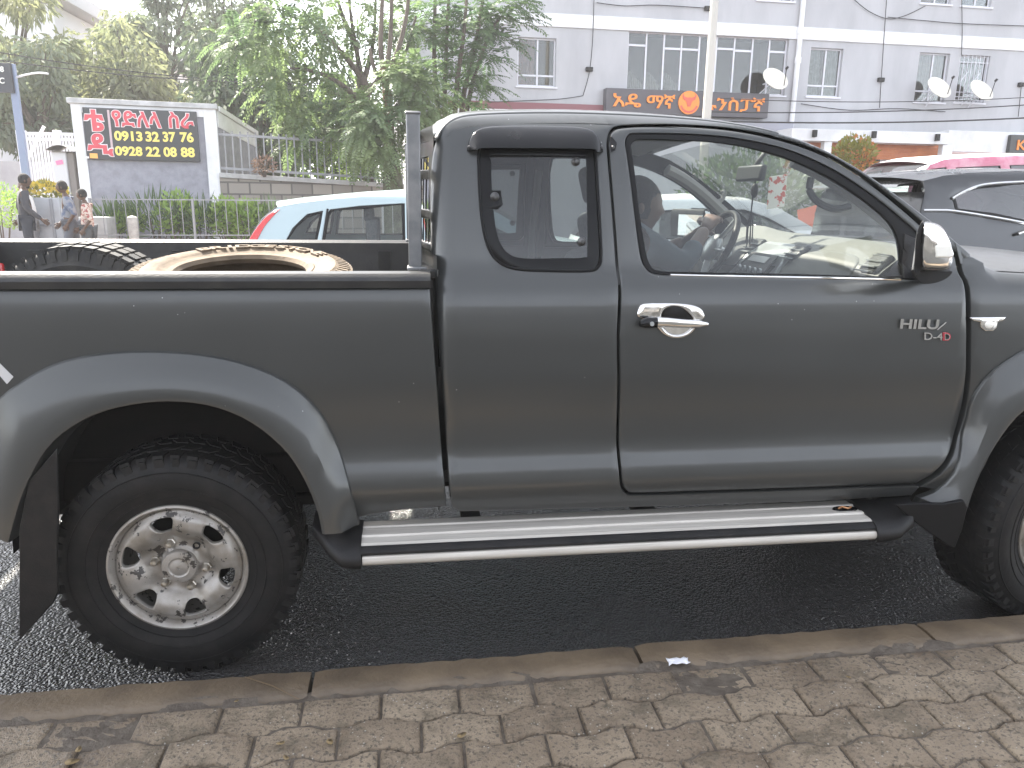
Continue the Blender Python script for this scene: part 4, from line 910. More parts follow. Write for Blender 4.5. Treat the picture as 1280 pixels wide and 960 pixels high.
# ------------------------------------------------------------------ tyres lying in the bed
def loose_tyre(name, m, label, loc, Rm, Ro, Ri, h, letters=None, ntread=78):
    e = empty(name, loc, label, 'tyre', 'spare tyres in the truck bed'); e.rotation_euler = Rm
    k = Ro/.38; hb = h/2
    p = [(Ri, hb*.62), (Ri-.012, hb*.78), (Ri, hb*.9), (Ri+.018, hb*.93), (Ri+.022, hb*.90), (Ri+.05, hb*.97), (Ri+.055, hb*1.0), (Ri+.1, hb*1.02), (Ri+.105, hb*.99), (Ro-.045, hb*.93), (Ro-.022, hb*.85), (Ro-.010, hb*.7), (Ro-.006, hb*.35), (Ro-.005, 0)]
    prof_ = p+[(r_, -z) for r_, z in p[::-1][1:]]+[(Ri+.03, -hb*.6), (Ro-.04, -hb*.4), (Ro-.03, 0), (Ro-.04, hb*.4), (Ri+.03, hb*.55)]
    ca = MB().lathe(prof_, (0, 0, 0), 'z', 96, True)
    for k in range(ntread):
        a = 2*math.pi*k/ntread
        for zc, hw, r0, r1 in ((hb*.62, hb*.2, Ro-.03, Ro+.001), (0, hb*.22, Ro-.03, Ro+.004), (-hb*.62, hb*.2, Ro-.03, Ro+.001)):
            v = []
            for rr in (r0, r1):
                for da, dz in ((-1, -1), (1, -1), (1, 1), (-1, 1)):
                    aa = a+da*(2.3/ntread)+(.3/ntread)*dz; v.append((rr*math.cos(aa), rr*math.sin(aa), zc+dz*hw))
            ca.add(v, [(0, 3, 2, 1), (4, 5, 6, 7), (0, 1, 5, 4), (1, 2, 6, 5), (2, 3, 7, 6), (3, 0, 4, 7)])
        aa = a; v = []
        for r_, z in ((Ro-.052, hb*.93), (Ro-.012, hb*.86)):
            for da in (-1, 1): v.append((r_*math.cos(aa+da*1.4/ntread), r_*math.sin(aa+da*1.4/ntread), z+.006)); v.append((r_*math.cos(aa+da*1.4/ntread), r_*math.sin(aa+da*1.4/ntread), z-.012))
        ca.add(v, [(0, 2, 6, 4), (0, 1, 3, 2), (4, 6, 7, 5), (0, 4, 5, 1), (2, 3, 7, 6)])
    ca.build('carcass', m, e, ang=35)
    if letters:
        lt = MB(); word, a0, step_, size = letters; rm = Ri+.054
        for i, ch in enumerate(word):
            if ch == ' ': continue
            v, f = text(ch, 1, .5, .025, 'CENTER'); a = a0-i*step_
            out = []
            for x, y, z in v:
                xx = x*size*1.35; rr = rm+.004+y*size*.95
                aa = a-xx/rm; out.append((rr*math.cos(aa), rr*math.sin(aa), hb*(1.015)-.003+(z+.5)*.010))
            lt.add(out, f)
        lt.build('raised_lettering', m, e)
    return e
c = at(304, 341, .78)+Vector((0, 0, -.09))
loose_tyre('spare_tyre', M['mudrubber'], 'mud-coated tan tyre lying on its side in the truck bed, raised letters on its sidewall', c, (R(8), R(0), 0), .405, .243, .24, ('BRIDGESTONE', R(127), R(9.3), .066))
c2 = at(98, 306, 1.05)
loose_tyre('spare_tyre', M['oldrubber'], 'worn black tyre leaning in the truck bed near the tailgate', c2+Vector((0, .05, -.395)), (R(94), R(0), R(-2)), .40, .23, .22, None, 54)

# ------------------------------------------------------------------ people
SKIN = mat('dark brown skin', (.09, .048, .03), .5); HAIR = mat('black hair', (.012, .01, .009), .85, bump=.8, bs=200)
def skin_mesh(joints, edges, rad, root, sub=2):
    names = list(joints); idx = {n: i for i, n in enumerate(names)}
    me = bpy.data.meshes.new('skin'); me.from_pydata([tuple(joints[n]) for n in names], [(idx[a], idx[b]) for a, b in edges], [])
    o = bpy.data.objects.new('skin', me); col.objects.link(o)
    o.modifiers.new('s', 'SKIN'); s2 = o.modifiers.new('u', 'SUBSURF'); s2.levels = sub; s2.render_levels = sub
    for i, n in enumerate(names):
        d = me.skin_vertices[0].data[i]; r_ = rad[n]; d.radius = (r_, r_) if not hasattr(r_, '__len__') else r_; d.use_root = (n == root)
    dg = bpy.context.evaluated_depsgraph_get(); dg.update()
    m2 = bpy.data.meshes.new_from_object(o.evaluated_get(dg)); v = [tuple(p.co) for p in m2.vertices]; f = [tuple(p.vertices) for p in m2.polygons]
    bpy.data.objects.remove(o); bpy.data.meshes.remove(me); bpy.data.meshes.remove(m2)
    return v, f
def head_mesh(mb, c, fwd, h=.235, tilt=0):
    """head with brow, nose, lips, chin and ears; c = centre, fwd = facing (unit)"""
    fwd = Vector(fwd).normalized(); up = Vector((0, 0, 1)); side_ = up.cross(fwd).normalized(); up = fwd.cross(side_)
    Rw, Rd, Rh = h*.33, h*.41, h*.5; nv, nu = 22, 28; rings = []
    for i in range(nv+1):
        t = math.pi*i/nv-math.pi/2; ring = []
        for k in range(nu):
            a = 2*math.pi*k/nu; cx, sx = math.cos(a), math.sin(a); z = math.sin(t); r_ = max(.02, math.cos(t))
            w_ = Rw*r_*(1-.22*max(0, -z)); d_ = Rd*r_
            f_ = d_*cx; s_ = w_*sx; z_ = z*Rh
            if cx > .3:
                m_ = ((cx-.3)/.7)
                f_ += h*.085*m_**8*math.exp(-((z+.12)/.14)**2)          # nose
                f_ += h*.03*m_**6*math.exp(-((z+.42)/.09)**2)+h*.03*m_**4*math.exp(-((z+.75)/.14)**2)   # lips, chin
                f_ -= h*.022*m_**2*math.exp(-((z-.06)/.09)**2)*(abs(sx) > .12)
                f_ += h*.012*m_**2*math.exp(-((z-.22)/.08)**2)
            ring.append(Vector(c)+fwd*f_+side_*s_+up*z_)
        rings.append(ring)
    mb.loft(rings, True, True)
    for sg in (-1, 1):
        mb.ball(Vector(c)+side_*sg*Rw*1.0-fwd*.01-up*.01, h*.12, 8, 6, (.6, .6, 1))
    return fwd, side_, up
def hair_mesh(c, fwd, h, k=1.06):
    fwd = Vector(fwd).normalized(); up = Vector((0, 0, 1)); s_ = up.cross(fwd).normalized(); mb = MB(); rings = []
    for i in range(9):
        t = R(90)-R(90+25)*i/8; ring = []
        for q in range(24):
            a = 2*math.pi*q/24; tt = max(t, R(28)) if math.cos(a) > .45 else t
            ring.append(Vector(c)+fwd*(h*.43*k*max(.02, math.cos(tt))*math.cos(a)-.006)+s_*h*.355*k*max(.02, math.cos(tt))*math.sin(a)+up*h*.515*k*math.sin(tt))
        rings.append(ring)
    mb.loft(rings, True, True); return mb
def hand(mb, w, d, nrm, s=1.0, curl=35):
    """palm and five bent fingers from the wrist w along d; nrm = back of the hand"""
    d = Vector(d).normalized(); nrm = Vector(nrm).normalized(); sd = d.cross(nrm).normalized(); nrm = sd.cross(d)
    w = Vector(w)
    mb.loft([[w+d*(t*s)+sd*(x*ww*s)+nrm*(z*th*s) for x, z in ((math.cos(a), math.sin(a)) for a in (2*math.pi*k/10 for k in range(10)))] for t, ww, th in ((-.02, .026, .02), (.02, .034, .018), (.06, .042, .015), (.088, .04, .012))], True, True)
    for i, (o_, L) in enumerate(((-.031, .07), (-.011, .08), (.010, .075), (.029, .058))):
        p = w+d*.082*s+sd*o_*s; pts = [p]; dd = d.copy(); c_ = R(curl)
        for seg in (.45, .32, .23):
            dd = (dd*math.cos(c_*.7)-nrm*math.sin(c_*.7)).normalized(); nn = sd.cross(dd); p = p+dd*L*seg*s; pts.append(p)
        mb.tube(pts, [.0095*s, .009*s, .008*s, .006*s], 7)
    p = w+d*.025*s-sd*.03*s; t1 = (d*.6-sd*.7-nrm*.3).normalized(); t2 = (d*.9-sd*.2-nrm*.35).normalized()
    mb.tube([p, p+t1*.035*s, p+t1*.035*s+t2*.03*s, p+t1*.035*s+t2*.052*s], [.012*s, .0105*s, .0095*s, .007*s], 7)
def person(label, base, face, H, top, bottom, pose='walk', group=None, swing=.16, armbend=.3, lean=0):
    s = H/1.75; e = empty('person', base, label, 'person', group, rz=face)      # local +x is forward
    g = R(0); sw = swing
    J = dict(pel=(0, 0, .95), sp=(.01, 0, 1.12), ch=(.01, 0, 1.32), nk=(.015, 0, 1.47), hd=(.03, 0, 1.56),
             lh=(0, .09, .90), lk=(sw*.55, .095, .50), la=(sw*.7-.06, .095, .09), lt=(sw*.7+.12, .10, .035),
             rh=(0, -.09, .90), rk=(-sw*.1, -.095, .50), ra=(-sw*1.25-.04, -.095, .10), rt=(-sw*1.2+.13, -.10, .035),
             ls=(0, .175, 1.40), le=(-.06-sw*.4, .225, 1.14), lw=(-.02+armbend*.3-sw*.2, .215, .92), rs=(0, -.175, 1.40), re=(.0+sw*.3, -.225, 1.14), rw=(.1+armbend*.5, -.2, .93))
    J = {k: Vector((v[0]+lean*max(0, v[2]-.95), v[1], v[2]))*s for k, v in J.items()}
    Ed = [('pel', 'sp'), ('sp', 'ch'), ('ch', 'nk'), ('nk', 'hd'), ('pel', 'lh'), ('lh', 'lk'), ('lk', 'la'), ('la', 'lt'), ('pel', 'rh'), ('rh', 'rk'), ('rk', 'ra'), ('ra', 'rt'), ('ch', 'ls'), ('ls', 'le'), ('le', 'lw'), ('ch', 'rs'), ('rs', 're'), ('re', 'rw')]
    Ra = dict(pel=(.12, .15), sp=(.10, .135), ch=(.115, .15), nk=.055, hd=.05, lh=.085, lk=.058, la=.04, lt=.032, rh=.085, rk=.058, ra=.04, rt=.032, ls=.062, le=.043, lw=.028, rs=.062, re=.043, rw=.028)
    Ra = {k: (v*s if not hasattr(v, '__len__') else (v[0]*s, v[1]*s)) for k, v in Ra.items()}
    v, f = skin_mesh(J, Ed, Ra, 'pel'); mb = MB().add(v, f)
    hc = J['hd']+Vector((.035, 0, .085))*s; head_mesh(mb, hc, (1, 0, -.08), .235*s)
    hand(mb, J['lw'], (J['lw']-J['le']), (0, 1, .2), s); hand(mb, J['rw'], (J['rw']-J['re']), (0, -1, .2), s)
    mb.build('body', SKIN, e, ang=180)
    hair_mesh(hc, (1, 0, -.08), .235*s).build('hair', HAIR, e, ang=180)
    tj = ('pel', 'sp', 'ch', 'ls', 'le', 'rs', 're', 'lw', 'rw'); te = [x for x in Ed if x[0] in tj and x[1] in tj]
    J2 = dict(J); long_ = top[1] if isinstance(top, tuple) else 'short'; tm = top[0] if isinstance(top, tuple) else top
    if long_ == 'short':
        for a in 'lr': J2[a+'w'] = J[a+'e'].lerp(J[a+'w'], .15)
    else:
        for a in 'lr': J2[a+'w'] = J[a+'e'].lerp(J[a+'w'], .93)
    J2['pel'] = J['pel']-Vector((0, 0, .05*s)); r2 = {k: ((q*1.2+.008 if not hasattr(q, '__len__') else (q[0]*1.13+.01, q[1]*1.13+.01))) for k, q in Ra.items()}
    if long_ == 'short':
        for a in 'lr': r2[a+'w'] = r2[a+'e']*1.1
    v, f = skin_mesh({k: J2[k] for k in tj}, te, {k: r2[k] for k in tj}, 'ch'); sh = MB().add(v, f); sh.build('shirt', tm, e, ang=180)
    lj = ('pel', 'lh', 'lk', 'la', 'rh', 'rk', 'ra'); le_ = [x for x in Ed if x[0] in lj and x[1] in lj]
    v, f = skin_mesh({k: J[k] for k in lj}, le_, {k: ((Ra[k]*1.15+.012) if not hasattr(Ra[k], '__len__') else (Ra[k][0]*1.06+.008, Ra[k][1]*1.06+.008)) for k in lj}, 'pel'); MB().add(v, f).build('trousers', bottom, e, ang=180)
    sh = MB()
    for a in 'lr': sh.ball(J[a+'a']*.45+J[a+'t']*.55, .075*s, 10, 6, (1.7, .6, .55))
    sh.build('shoes', HAIR, e, ang=180)
    return e
def cloth(n, c, c2=None, ns=20, thr=(.45, .55)): return mat(n, c, .9, c2=c2, ns=ns, thr=thr)
PZ = .12
def ppl(label, px, py_top, Y, face, top, bottom, **kw):
    p = at(px, py_top, Y); person(label, (p.x, Y, PZ), face, p.z-PZ, top, bottom, **kw)
jac = cloth('dark charcoal jacket', (.045, .045, .052)); navy = cloth('dark navy trousers', (.025, .03, .042))
ppl('person in a dark hooded jacket and navy trousers facing the gate', 25, 218, 12.3, R(28), (jac, 'long'), navy, swing=.04)
ppl('person in a white top half hidden behind the dark jacketed person', 33, 226, 13.1, R(200), (cloth('white cloth', (.62, .6, .58)), 'long'), cloth('grey cloth', (.2, .2, .21)), swing=.05)
ppl('person in a grey shirt with blue striped waist walking left beside the planter', 83, 227, 12.2, R(188), (cloth('grey tee', (.25, .26, .28), (.1, .13, .2), 9), 'short'), cloth('blue grey jeans', (.1, .11, .13)), swing=.2, lean=.06)
ppl('shorter person in a patterned pinkish shirt following the grey shirted person', 105, 237, 11.9, R(184), (cloth('patterned shirt', (.55, .45, .38), (.3, .08, .07), 26, (.5, .56)), 'short'), cloth('dark grey trousers', (.07, .075, .08)), swing=.18)

# the driver
dr = empty('person', (1.70, 1.25, .86), 'driver in a shade darkened blue shirt with one hand on the steering wheel', 'person')
o0 = Vector((1.70, 1.25, .86)); hcen = at(800, 257, 1.25)-o0
wr = at(896, 280, 1.22)-o0
J = dict(pel=Vector((.02, 0, .06)), sp=Vector((-.03, 0, .25)), ch=Vector((-.06, 0, .42)), nk=hcen+Vector((-.05, 0, -.15)), hd=hcen+Vector((-.02, 0, -.07)),
         ls=Vector((-.05, .18, .47)), le=Vector((.2, .25, .33)), lw=Vector((.36, .16, .42)), rs=Vector((-.05, -.18, .47)), re=Vector((.22, -.2, .33)), rw=wr+Vector((-.06, -.02, -.02)),
         lh=Vector((.06, .1, .04)), lk=Vector((.48, .13, .06)), rh=Vector((.06, -.1, .04)), rk=Vector((.48, -.13, .06)), la=Vector((.7, .13, -.2)), ra=Vector((.7, -.13, -.2)))
Ed = [('pel', 'sp'), ('sp', 'ch'), ('ch', 'nk'), ('nk', 'hd'), ('ch', 'ls'), ('ls', 'le'), ('le', 'lw'), ('ch', 'rs'), ('rs', 're'), ('re', 'rw'), ('pel', 'lh'), ('lh', 'lk'), ('lk', 'la'), ('pel', 'rh'), ('rh', 'rk'), ('rk', 'ra')]
Ra = dict(pel=.13, sp=.12, ch=.125, nk=.055, hd=.05, ls=.065, le=.045, lw=.03, rs=.065, re=.045, rw=.03, lh=.085, lk=.06, la=.04, rh=.085, rk=.06, ra=.04)
v, f = skin_mesh(J, Ed, Ra, 'pel'); b = MB().add(v, f); head_mesh(b, hcen, (1, -.1, -.1), .245); hand(b, J['rw'], (J['rw']-J['re']).normalized()+Vector((.2, .1, .2)), (0, -.3, 1), 1.0, 60); hand(b, J['lw'], (.5, -.2, .4), (0, .5, 1), 1.0, 60); b.build('body', SKIN, dr, ang=180)
hair_mesh(hcen, (1, -.1, -.1), .245).build('hair', HAIR, dr, ang=180)
tj = ('pel', 'sp', 'ch', 'ls', 'le', 'lw', 'rs', 're', 'rw'); J2 = dict(J); J2['lw'] = J['le'].lerp(J['lw'], .6); J2['rw'] = J['re'].lerp(J['rw'], .6)
v, f = skin_mesh({k: J2[k] for k in tj}, [x for x in Ed if x[0] in tj and x[1] in tj], {k: Ra[k]*1.18+.008 for k in tj}, 'ch'); MB().add(v, f).build('shirt', cloth('shade darkened blue shirt', (.05, .064, .076)), dr, ang=180)  # shirt colour darkened to give the driver a dim, shaded look
lj = ('pel', 'lh', 'lk', 'la', 'rh', 'rk', 'ra'); v, f = skin_mesh({k: J[k] for k in lj}, [x for x in Ed if x[0] in lj and x[1] in lj], {k: Ra[k]*1.15+.008 for k in lj}, 'pel'); MB().add(v, f).build('trousers', navy, dr, ang=180)

# ------------------------------------------------------------------ other vehicles
def vehicle(name, label, cat, org, L, Wd, side_out, wins, strips, body, gl, face=1, pf=None, holes_extra=(), wheel_x=(.75, 3.2), wr_=.31, rz=0):
    """local frame: x along the car (0 = tail when face=1), y = 0 near side, z up; outlines are in metres of that frame"""
    e = empty(name, org, label, cat, None, rz)
    H = max(z for x, z in side_out)
    pf = pf or interp([(.15, .1), (.3, .05), (.5, .01), (.75, 0), (.92, .012), (1.0, .035), (1.05, .05), (H-.12, .17), (H-.04, .2), (H, .24)])
    for fl in (0, 1):
        F = (lambda v: [(p[0], Wd-p[1], p[2]) for p in v]) if fl else (lambda v: v)
        v, f = panel(side_out, lambda x, z: pf(z), tuple(w_ for w_, _ in wins), step=.06, rnd=.008, thick=.03, bstep=.03); MB().add(F(v), f).build('body_side', body, e, ang=40)
        for w_, inn in wins:
            wf = None
            if inn:
                v, f = panel(w_, lambda x, z: pf(z)+.004, (inn,), step=.06, rnd=.002, thick=.01, bstep=.03); wf = MB().add(F(v), f).build('window', M['seal'], e)
            v, f = panel(inn or w_, lambda x, z: pf(z)+.011, step=.1, rnd=0, thick=0); MB().add(F(v), f).build('glass' if wf else 'window', gl, wf or e)
        for wx in wheel_x:
            tp = [(wr_*.62, -.08), (wr_*.7, -.1), (wr_*.9, -.1), (wr_, -.07), (wr_, .07), (wr_*.9, .1)]
            wb = MB().lathe(tp, (wx, .11, wr_), 'y', 36); wb.v = F(wb.v); wo_ = wb.build('wheel', M['rubber'], e)
            rb = MB().lathe([(wr_*.64, -.085), (wr_*.55, -.06), (wr_*.2, -.07), (.0001, -.07)], (wx, .11, wr_), 'y', 24); rb.v = F(rb.v); rb.build('rim', M['silver'], wo_)
    for nm, pts, m, cr, bow in strips:
        rings = []
        for i, (x, z) in enumerate(pts):
            y = pf(min(z, H)); ring = []; c_ = cr[i] if hasattr(cr, '__len__') else cr; b_ = bow[i] if hasattr(bow, '__len__') else bow
            for k in range(13):
                s_ = 2*k/12-1; q = 1-abs(s_)**2.4; ring.append((x+b_*q, y+(Wd-2*y)*k/12, z+c_*q))
            rings.append(ring)
        MB().loft(rings, False).build(nm, m, e, ang=45)
    MB().box((L/2, Wd/2, .35), (L*.9, Wd*.8, .2)).build('underbody', M['dark'], e)
    cab = MB()
    for xx in (L*.38, L*.58):
        for yy_ in (Wd*.3, Wd*.7): cab.box((xx, yy_, .62), (.45, .45, .25)); cab.box((xx-.25, yy_, .95), (.12, .42, .55)); cab.box((xx-.29, yy_, 1.27), (.08, .22, .14))
    cab.build('seats', M['seat'], e, bevel=.03)
    return e
def arches(xs, r_, zb):
    out = []
    for x in xs[::-1]: out += [(x+r_*math.cos(a), .3+r_*math.sin(a)) for a in np.linspace(R(-8), R(188), 16)]
    return out
BLUE = mat('pale blue car paint', (.40, .49, .505), .3, .1, coat=.6)
WHITE = mat('white car paint', (.7, .71, .71), .3, coat=.5); CHAR = mat('charcoal car paint', (.012, .013, .015), .25, .3, coat=.8); PINK = mat('pink minibus paint', (.5, .14, .21), .45, coat=.3, c2=(.6, .3, .36), ns=5)
def loc(px, py, Y, o): p = at(px, py, Y); return (p.x-o[0], p.z-o[2])
# pale blue hatchback one lane over
o = (-.93, 5.62, 0.0)
q = lambda a, b, Y=5.72: loc(a, b, Y, o)
tail = [q(310, 303), q(316, 293), q(330, 273), q(346, 258.5)]; rf = [q(346, 258.5), q(372, 254), q(410, 249.5), q(455, 245.5), q(503, 242.5)]; xr_, zr_ = rf[-1]
roofc = rf+[(xr_+.3, zr_+.005), (xr_+.55, zr_-.02), (xr_+.8, zr_-.09)]; wsx = roofc[-1][0]
wsc = [roofc[-1], (wsx+.35, zr_-.28), (wsx+.72, 1.02)]; hd_ = [wsc[-1], (wsx+1.15, .95), (wsx+1.5, .84), (wsx+1.62, .7)]
out = [(.06, .3), (.0, .5), (.0, .75), (tail[0][0], tail[0][1]-.15)]+tail+roofc[1:]+wsc[1:]+hd_[1:]+[(wsx+1.65, .5), (wsx+1.6, .25)]+arches([.72, wsx+.95], .34, .25)
w1 = [q(358, 301), q(366, 285), q(383, 268), q(403, 263.5), q(401, 280), q(397, 302)]; w1 = spl2(w1, 1)
w2 = [q(403, 303), q(407, 270), q(412, 262), q(450, 257.5), q(503, 254.5), (xr_+.02, q(503, 254.5)[1]), (xr_+.02, q(404, 303)[1])]
w3 = [(xr_+.12, q(404, 303)[1]), (xr_+.12, q(503, 254.5)[1]+.0), (xr_+.5, zr_-.12), (wsx+.35, 1.06), (wsx+.3, q(404, 303)[1])]
def shrink(w_, d=.035):
    c_ = np.mean(w_, 0); return [tuple(np.array(p)+(c_-np.array(p))*d/max(.05, np.linalg.norm(c_-np.array(p)))) for p in w_]
HB = vehicle('hatchback', 'pale blue hatchback with red tail lamp passing behind the pickup bed', 'car', o, wsx+1.65, 1.66, out, [(w1, shrink(w1)), (w2, shrink(w2)), (w3, shrink(w3))],
    [('tailgate', [(.05, .3), (.0, .5), (0, .75), (tail[0][0], tail[0][1]-.15), tail[0]], BLUE, 0, -.06), ('rear_window', tail, M['dglass'], .0, [-.07, -.09, -.1, -.08]), ('roof', roofc, BLUE, .05, [-.08, -.04, 0, 0, 0, 0, .03, .06]), ('windscreen', wsc, M['wglass'], .03, .08), ('bonnet', hd_, BLUE, .04, .06)], BLUE, M['glass'], wheel_x=(.72, wsx+.95))
tl_ = [q(313, 300), q(322, 284), q(335, 268.5), q(349, 261.5), q(343, 268), q(331, 283), q(321.5, 301)]
v, f = panel(spl2(tl_, 3, True), lambda x, z: .085+(z-1.05)*.25-.012*1, step=.03, rnd=.006, thick=.05, bstep=.015)
pfh = interp([(.15, .1), (.3, .05), (.5, .01), (.75, 0), (.92, .012), (1.0, .035), (1.05, .05), (zr_-.12, .17), (zr_-.04, .2), (zr_, .24)])
v = [(p[0], pfh(p[2])-.012+(.05 if i >= len(v)//2 and False else 0)+(p[1]-(.085+(p[2]-1.05)*.25-.012)), p[2]) for i, p in enumerate(v)]
MB().add(v, f).build('tail_lamp', M['redlens'], HB)
tw = MB().tube([(q(405, 303)[0], pfh(1.03)-.006, 1.03), (q(409, 262)[0], pfh(1.33)-.006, 1.33)], .012, 6); tw.build('pillar', M['seal'], HB)
# white hatchback ahead of it, seen through the cab
o = (2.75, 5.9, 0)
out2 = [(.06, .3), (0, .5), (0, .9), (.05, 1.02), (.16, 1.18), (.35, 1.38), (.6, 1.45), (1.2, 1.49), (1.8, 1.46), (2.1, 1.38), (2.75, 1.03), (3.3, .95), (3.65, .8), (3.75, .5), (3.7, .25)]+arches([.72, 3.0], .34, .25)
wa = [(.38, 1.05), (.5, 1.25), (.62, 1.33), (.98, 1.36), (.98, 1.03)]; wb_ = [(1.08, 1.03), (1.08, 1.37), (1.7, 1.36), (1.95, 1.28), (2.4, 1.05), (2.3, 1.02)]
vehicle('hatchback', 'white hatchback seen through the cab windows of the pickup', 'car', o, 3.75, 1.66, out2, [(wa, shrink(wa)), (wb_, shrink(wb_))],
    [('tailgate', out2[0:4], WHITE, 0, -.05), ('rear_window', out2[3:6], M['dglass'], 0, -.06), ('roof', out2[5:10], WHITE, .04, [-.05, 0, 0, 0, .04]), ('windscreen', out2[9:11], M['wglass'], .03, .08), ('bonnet', out2[10:14], WHITE, .03, .06)], WHITE, M['glass'], wheel_x=(.72, 3.0))
# charcoal crossover
o = (4.42, 3.3, 0)
q = lambda a, b, Y=3.45: loc(a, b, Y, o)
zr_ = q(1280, 213.5)[1]
rfs = [q(1157, 226), q(1185, 219.5), q(1215, 216), q(1280, 213.5)]; xr_ = rfs[-1][0]
rfs += [(xr_+.5, zr_+.0), (xr_+1.0, zr_-.03), (xr_+1.45, zr_-.12)]; wx = rfs[-1][0]
rear_ = [q(1143, 300), q(1146, 275), q(1150, 258), q(1157, 240), q(1157, 226)]
wsc = [rfs[-1], (wx+.5, zr_-.38), (wx+.85, 1.12)]; hdx = [wsc[-1], (wx+1.5, 1.02), (wx+1.8, .85), (wx+1.85, .6)]
out = [(.1, .3), (.02, .55), (.0, .9), (rear_[0][0]-.02, rear_[0][1]-.1)]+rear_+rfs[1:]+wsc[1:]+hdx[1:]+[(wx+1.8, .3)]+arches([.95, wx+1.1], .4, .3)
zb = lambda t: t
w1 = [q(1192, 262), q(1190, 247), q(1205, 239), q(1225, 232.5), q(1250, 229.5), q(1280, 228), (xr_+.12, q(1280, 228)[1]), (xr_+.12, q(1280, 278)[1]), q(1240, 271)]
w2 = [(xr_+.2, q(1280, 228)[1]), (xr_+.95, q(1280, 228)[1]-.02), (xr_+1.3, q(1280, 228)[1]-.1), (wx+.5, 1.17), (xr_+.2, 1.22)]
SV = vehicle('crossover_car', 'charcoal crossover with roof spoiler and chrome window trim beyond the pickup bonnet', 'car', o, wx+1.85, 1.82, out, [(w1, shrink(w1, .03)), (w2, shrink(w2, .03))],
    [('tailgate', out[0:6], CHAR, 0, -.05), ('rear_window', [(x-.006, z) for x, z in rear_[1:4]], M['gloss'], 0, -.055), ('roof', rfs, CHAR, .04, [-.05, -.03, 0, 0, 0, 0, .04]), ('windscreen', wsc, M['dglass'], .03, .1), ('bonnet', hdx, CHAR, .04, .06)], CHAR, M['dglass'], wheel_x=(.95, wx+1.1), wr_=.36)
HS = zr_; pfs = interp([(.15, .1), (.3, .05), (.5, .01), (.75, 0), (.92, .012), (1.0, .035), (1.05, .05), (HS-.12, .17), (HS-.04, .2), (HS, .24)])
spo = MB().loft([[(rfs[0][0]+a*.9, .22+(1.82-.44)*k/10, rfs[0][1]+.012+b-.012*abs(k-5)/5) for a, b in ((.12, 0.0), (.0, -.005), (-.2, -.03), (-.21, -.05), (-.02, -.06))] for k in range(11)], False); spo.build('spoiler', CHAR, SV)
for pts in ([(1189, 248), (1206, 239), (1226, 232), (1250, 229), (1282, 227.3)], [(1151, 263), (1170, 263), (1190, 264), (1240, 272), (1282, 280)]):
    P = [q(a, b) for a, b in pts]; MB().tube(spl([(x, pfs(z)-.006, z) for x, z in P], 4), .012, 6).build('chrome_trim', M['chrome'], SV)
P = [q(1262, 292), q(1275, 288), q(1290, 289)]; MB().tube([(x, pfs(z)-.025, z) for x, z in P], .014, 8).build('door_handle', M['chrome'], SV)
# pink and white minibus
o = (6.75, 6.5, 0)
q = lambda a, b, Y=6.62: loc(a, b, Y, o)
zt_ = q(1200, 196)[1]; x0_ = q(1150, 218)[0]
out = [(.1, .35), (-.15, .6), (-.12, 1.0), (x0_-.12, q(1150, 222)[1]-.1), q(1152, 217), q(1168, 205), q(1185, 199), q(1215, 196.5), q(1280, 193.5), (4.2, q(1280, 193.5)[1]+.01), (4.35, 1.9), (4.4, .4)]+arches([.8, 3.4], .38, .3)
w1 = [q(1156, 220), q(1165, 211.5), q(1186, 209), q(1188, 221)]; w2 = [q(1196, 221), q(1198, 209.5), q(1254, 207), q(1257, 221)]; w3 = [q(1266, 221), q(1266, 206.5), q(1330, 205), q(1330, 221)]
MBs = vehicle('minibus', 'pink and white minibus parked in front of the shops', 'minibus', o, 4.4, 1.65, out, [(w1, shrink(w1, .02)), (w2, shrink(w2, .02)), (w3, shrink(w3, .02))],
    [('nose', out[0:5], WHITE, 0, -.12), ('windscreen', [out[4], ((out[4][0]+out[5][0])/2, (out[4][1]+out[5][1])/2+.01), out[5]], M['glass'], .0, -.14), ('roof', out[5:10], mat('faded white roof paint', (.68, .62, .63), .4), .05, [-.14, -.05, 0, 0, 0]), ('back', out[9:12], PINK, 0, .05)], PINK, M['dglass'], wheel_x=(.8, 3.4))
v, f = panel([q(1146, 224), q(1151, 217), q(1160, 210), q(1163, 205.5), q(1152, 210), q(1138, 222)], lambda x, z: .12, step=.2, rnd=.0, thick=.05, both=True); MB().add(v, f).build('front_pillar', WHITE, MBs)

# ------------------------------------------------------------------ apartment building across the street
PF = at(900, 100, 21.0); FD = Vector((math.cos(R(2.4)), math.sin(R(2.4)), 0)); FN = Vector((FD.y, -FD.x, 0))   # FN faces the street
def fac(px, py, off=0):
    p = hit(px, py, PF+FN*off, FN); return ((p-PF).dot(FD), p.z)
def FP(s, z, d=0): q_ = PF+FD*s-FN*d; return Vector((q_.x, q_.y, z))      # d = depth behind the wall face
def fmap(v): return [FP(p[0], p[2], p[1]) for p in v]
wallm = mat('lavender grey render', (.44, .44, .455), .9, c2=(.37, .37, .385), ns=.9, detail=10, bump=.25, bs=12, stretch=(1, 1, .35)); whitem = mat('white painted render', (.74, .74, .75), .8, c2=(.6, .6, .6), ns=1.3)
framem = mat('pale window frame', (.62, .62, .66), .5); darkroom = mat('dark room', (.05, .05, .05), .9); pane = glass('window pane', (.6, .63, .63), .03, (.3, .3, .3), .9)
AB = empty('apartment_building', FP(0, 0), 'lavender grey apartment block with white floor bands and shops below', 'building')
AB.location = (0, 0, 0)
def box_fac(mb, s0, s1, z0, z1, d0, d1):
    pts = [FP(s, z, d) for s in (s0, s1) for d in (d0, d1) for z in (z0, z1)]
    return mb.add(pts, [(0, 1, 3, 2), (4, 6, 7, 5), (0, 4, 5, 1), (2, 3, 7, 6), (0, 2, 6, 4), (1, 5, 7, 3)])
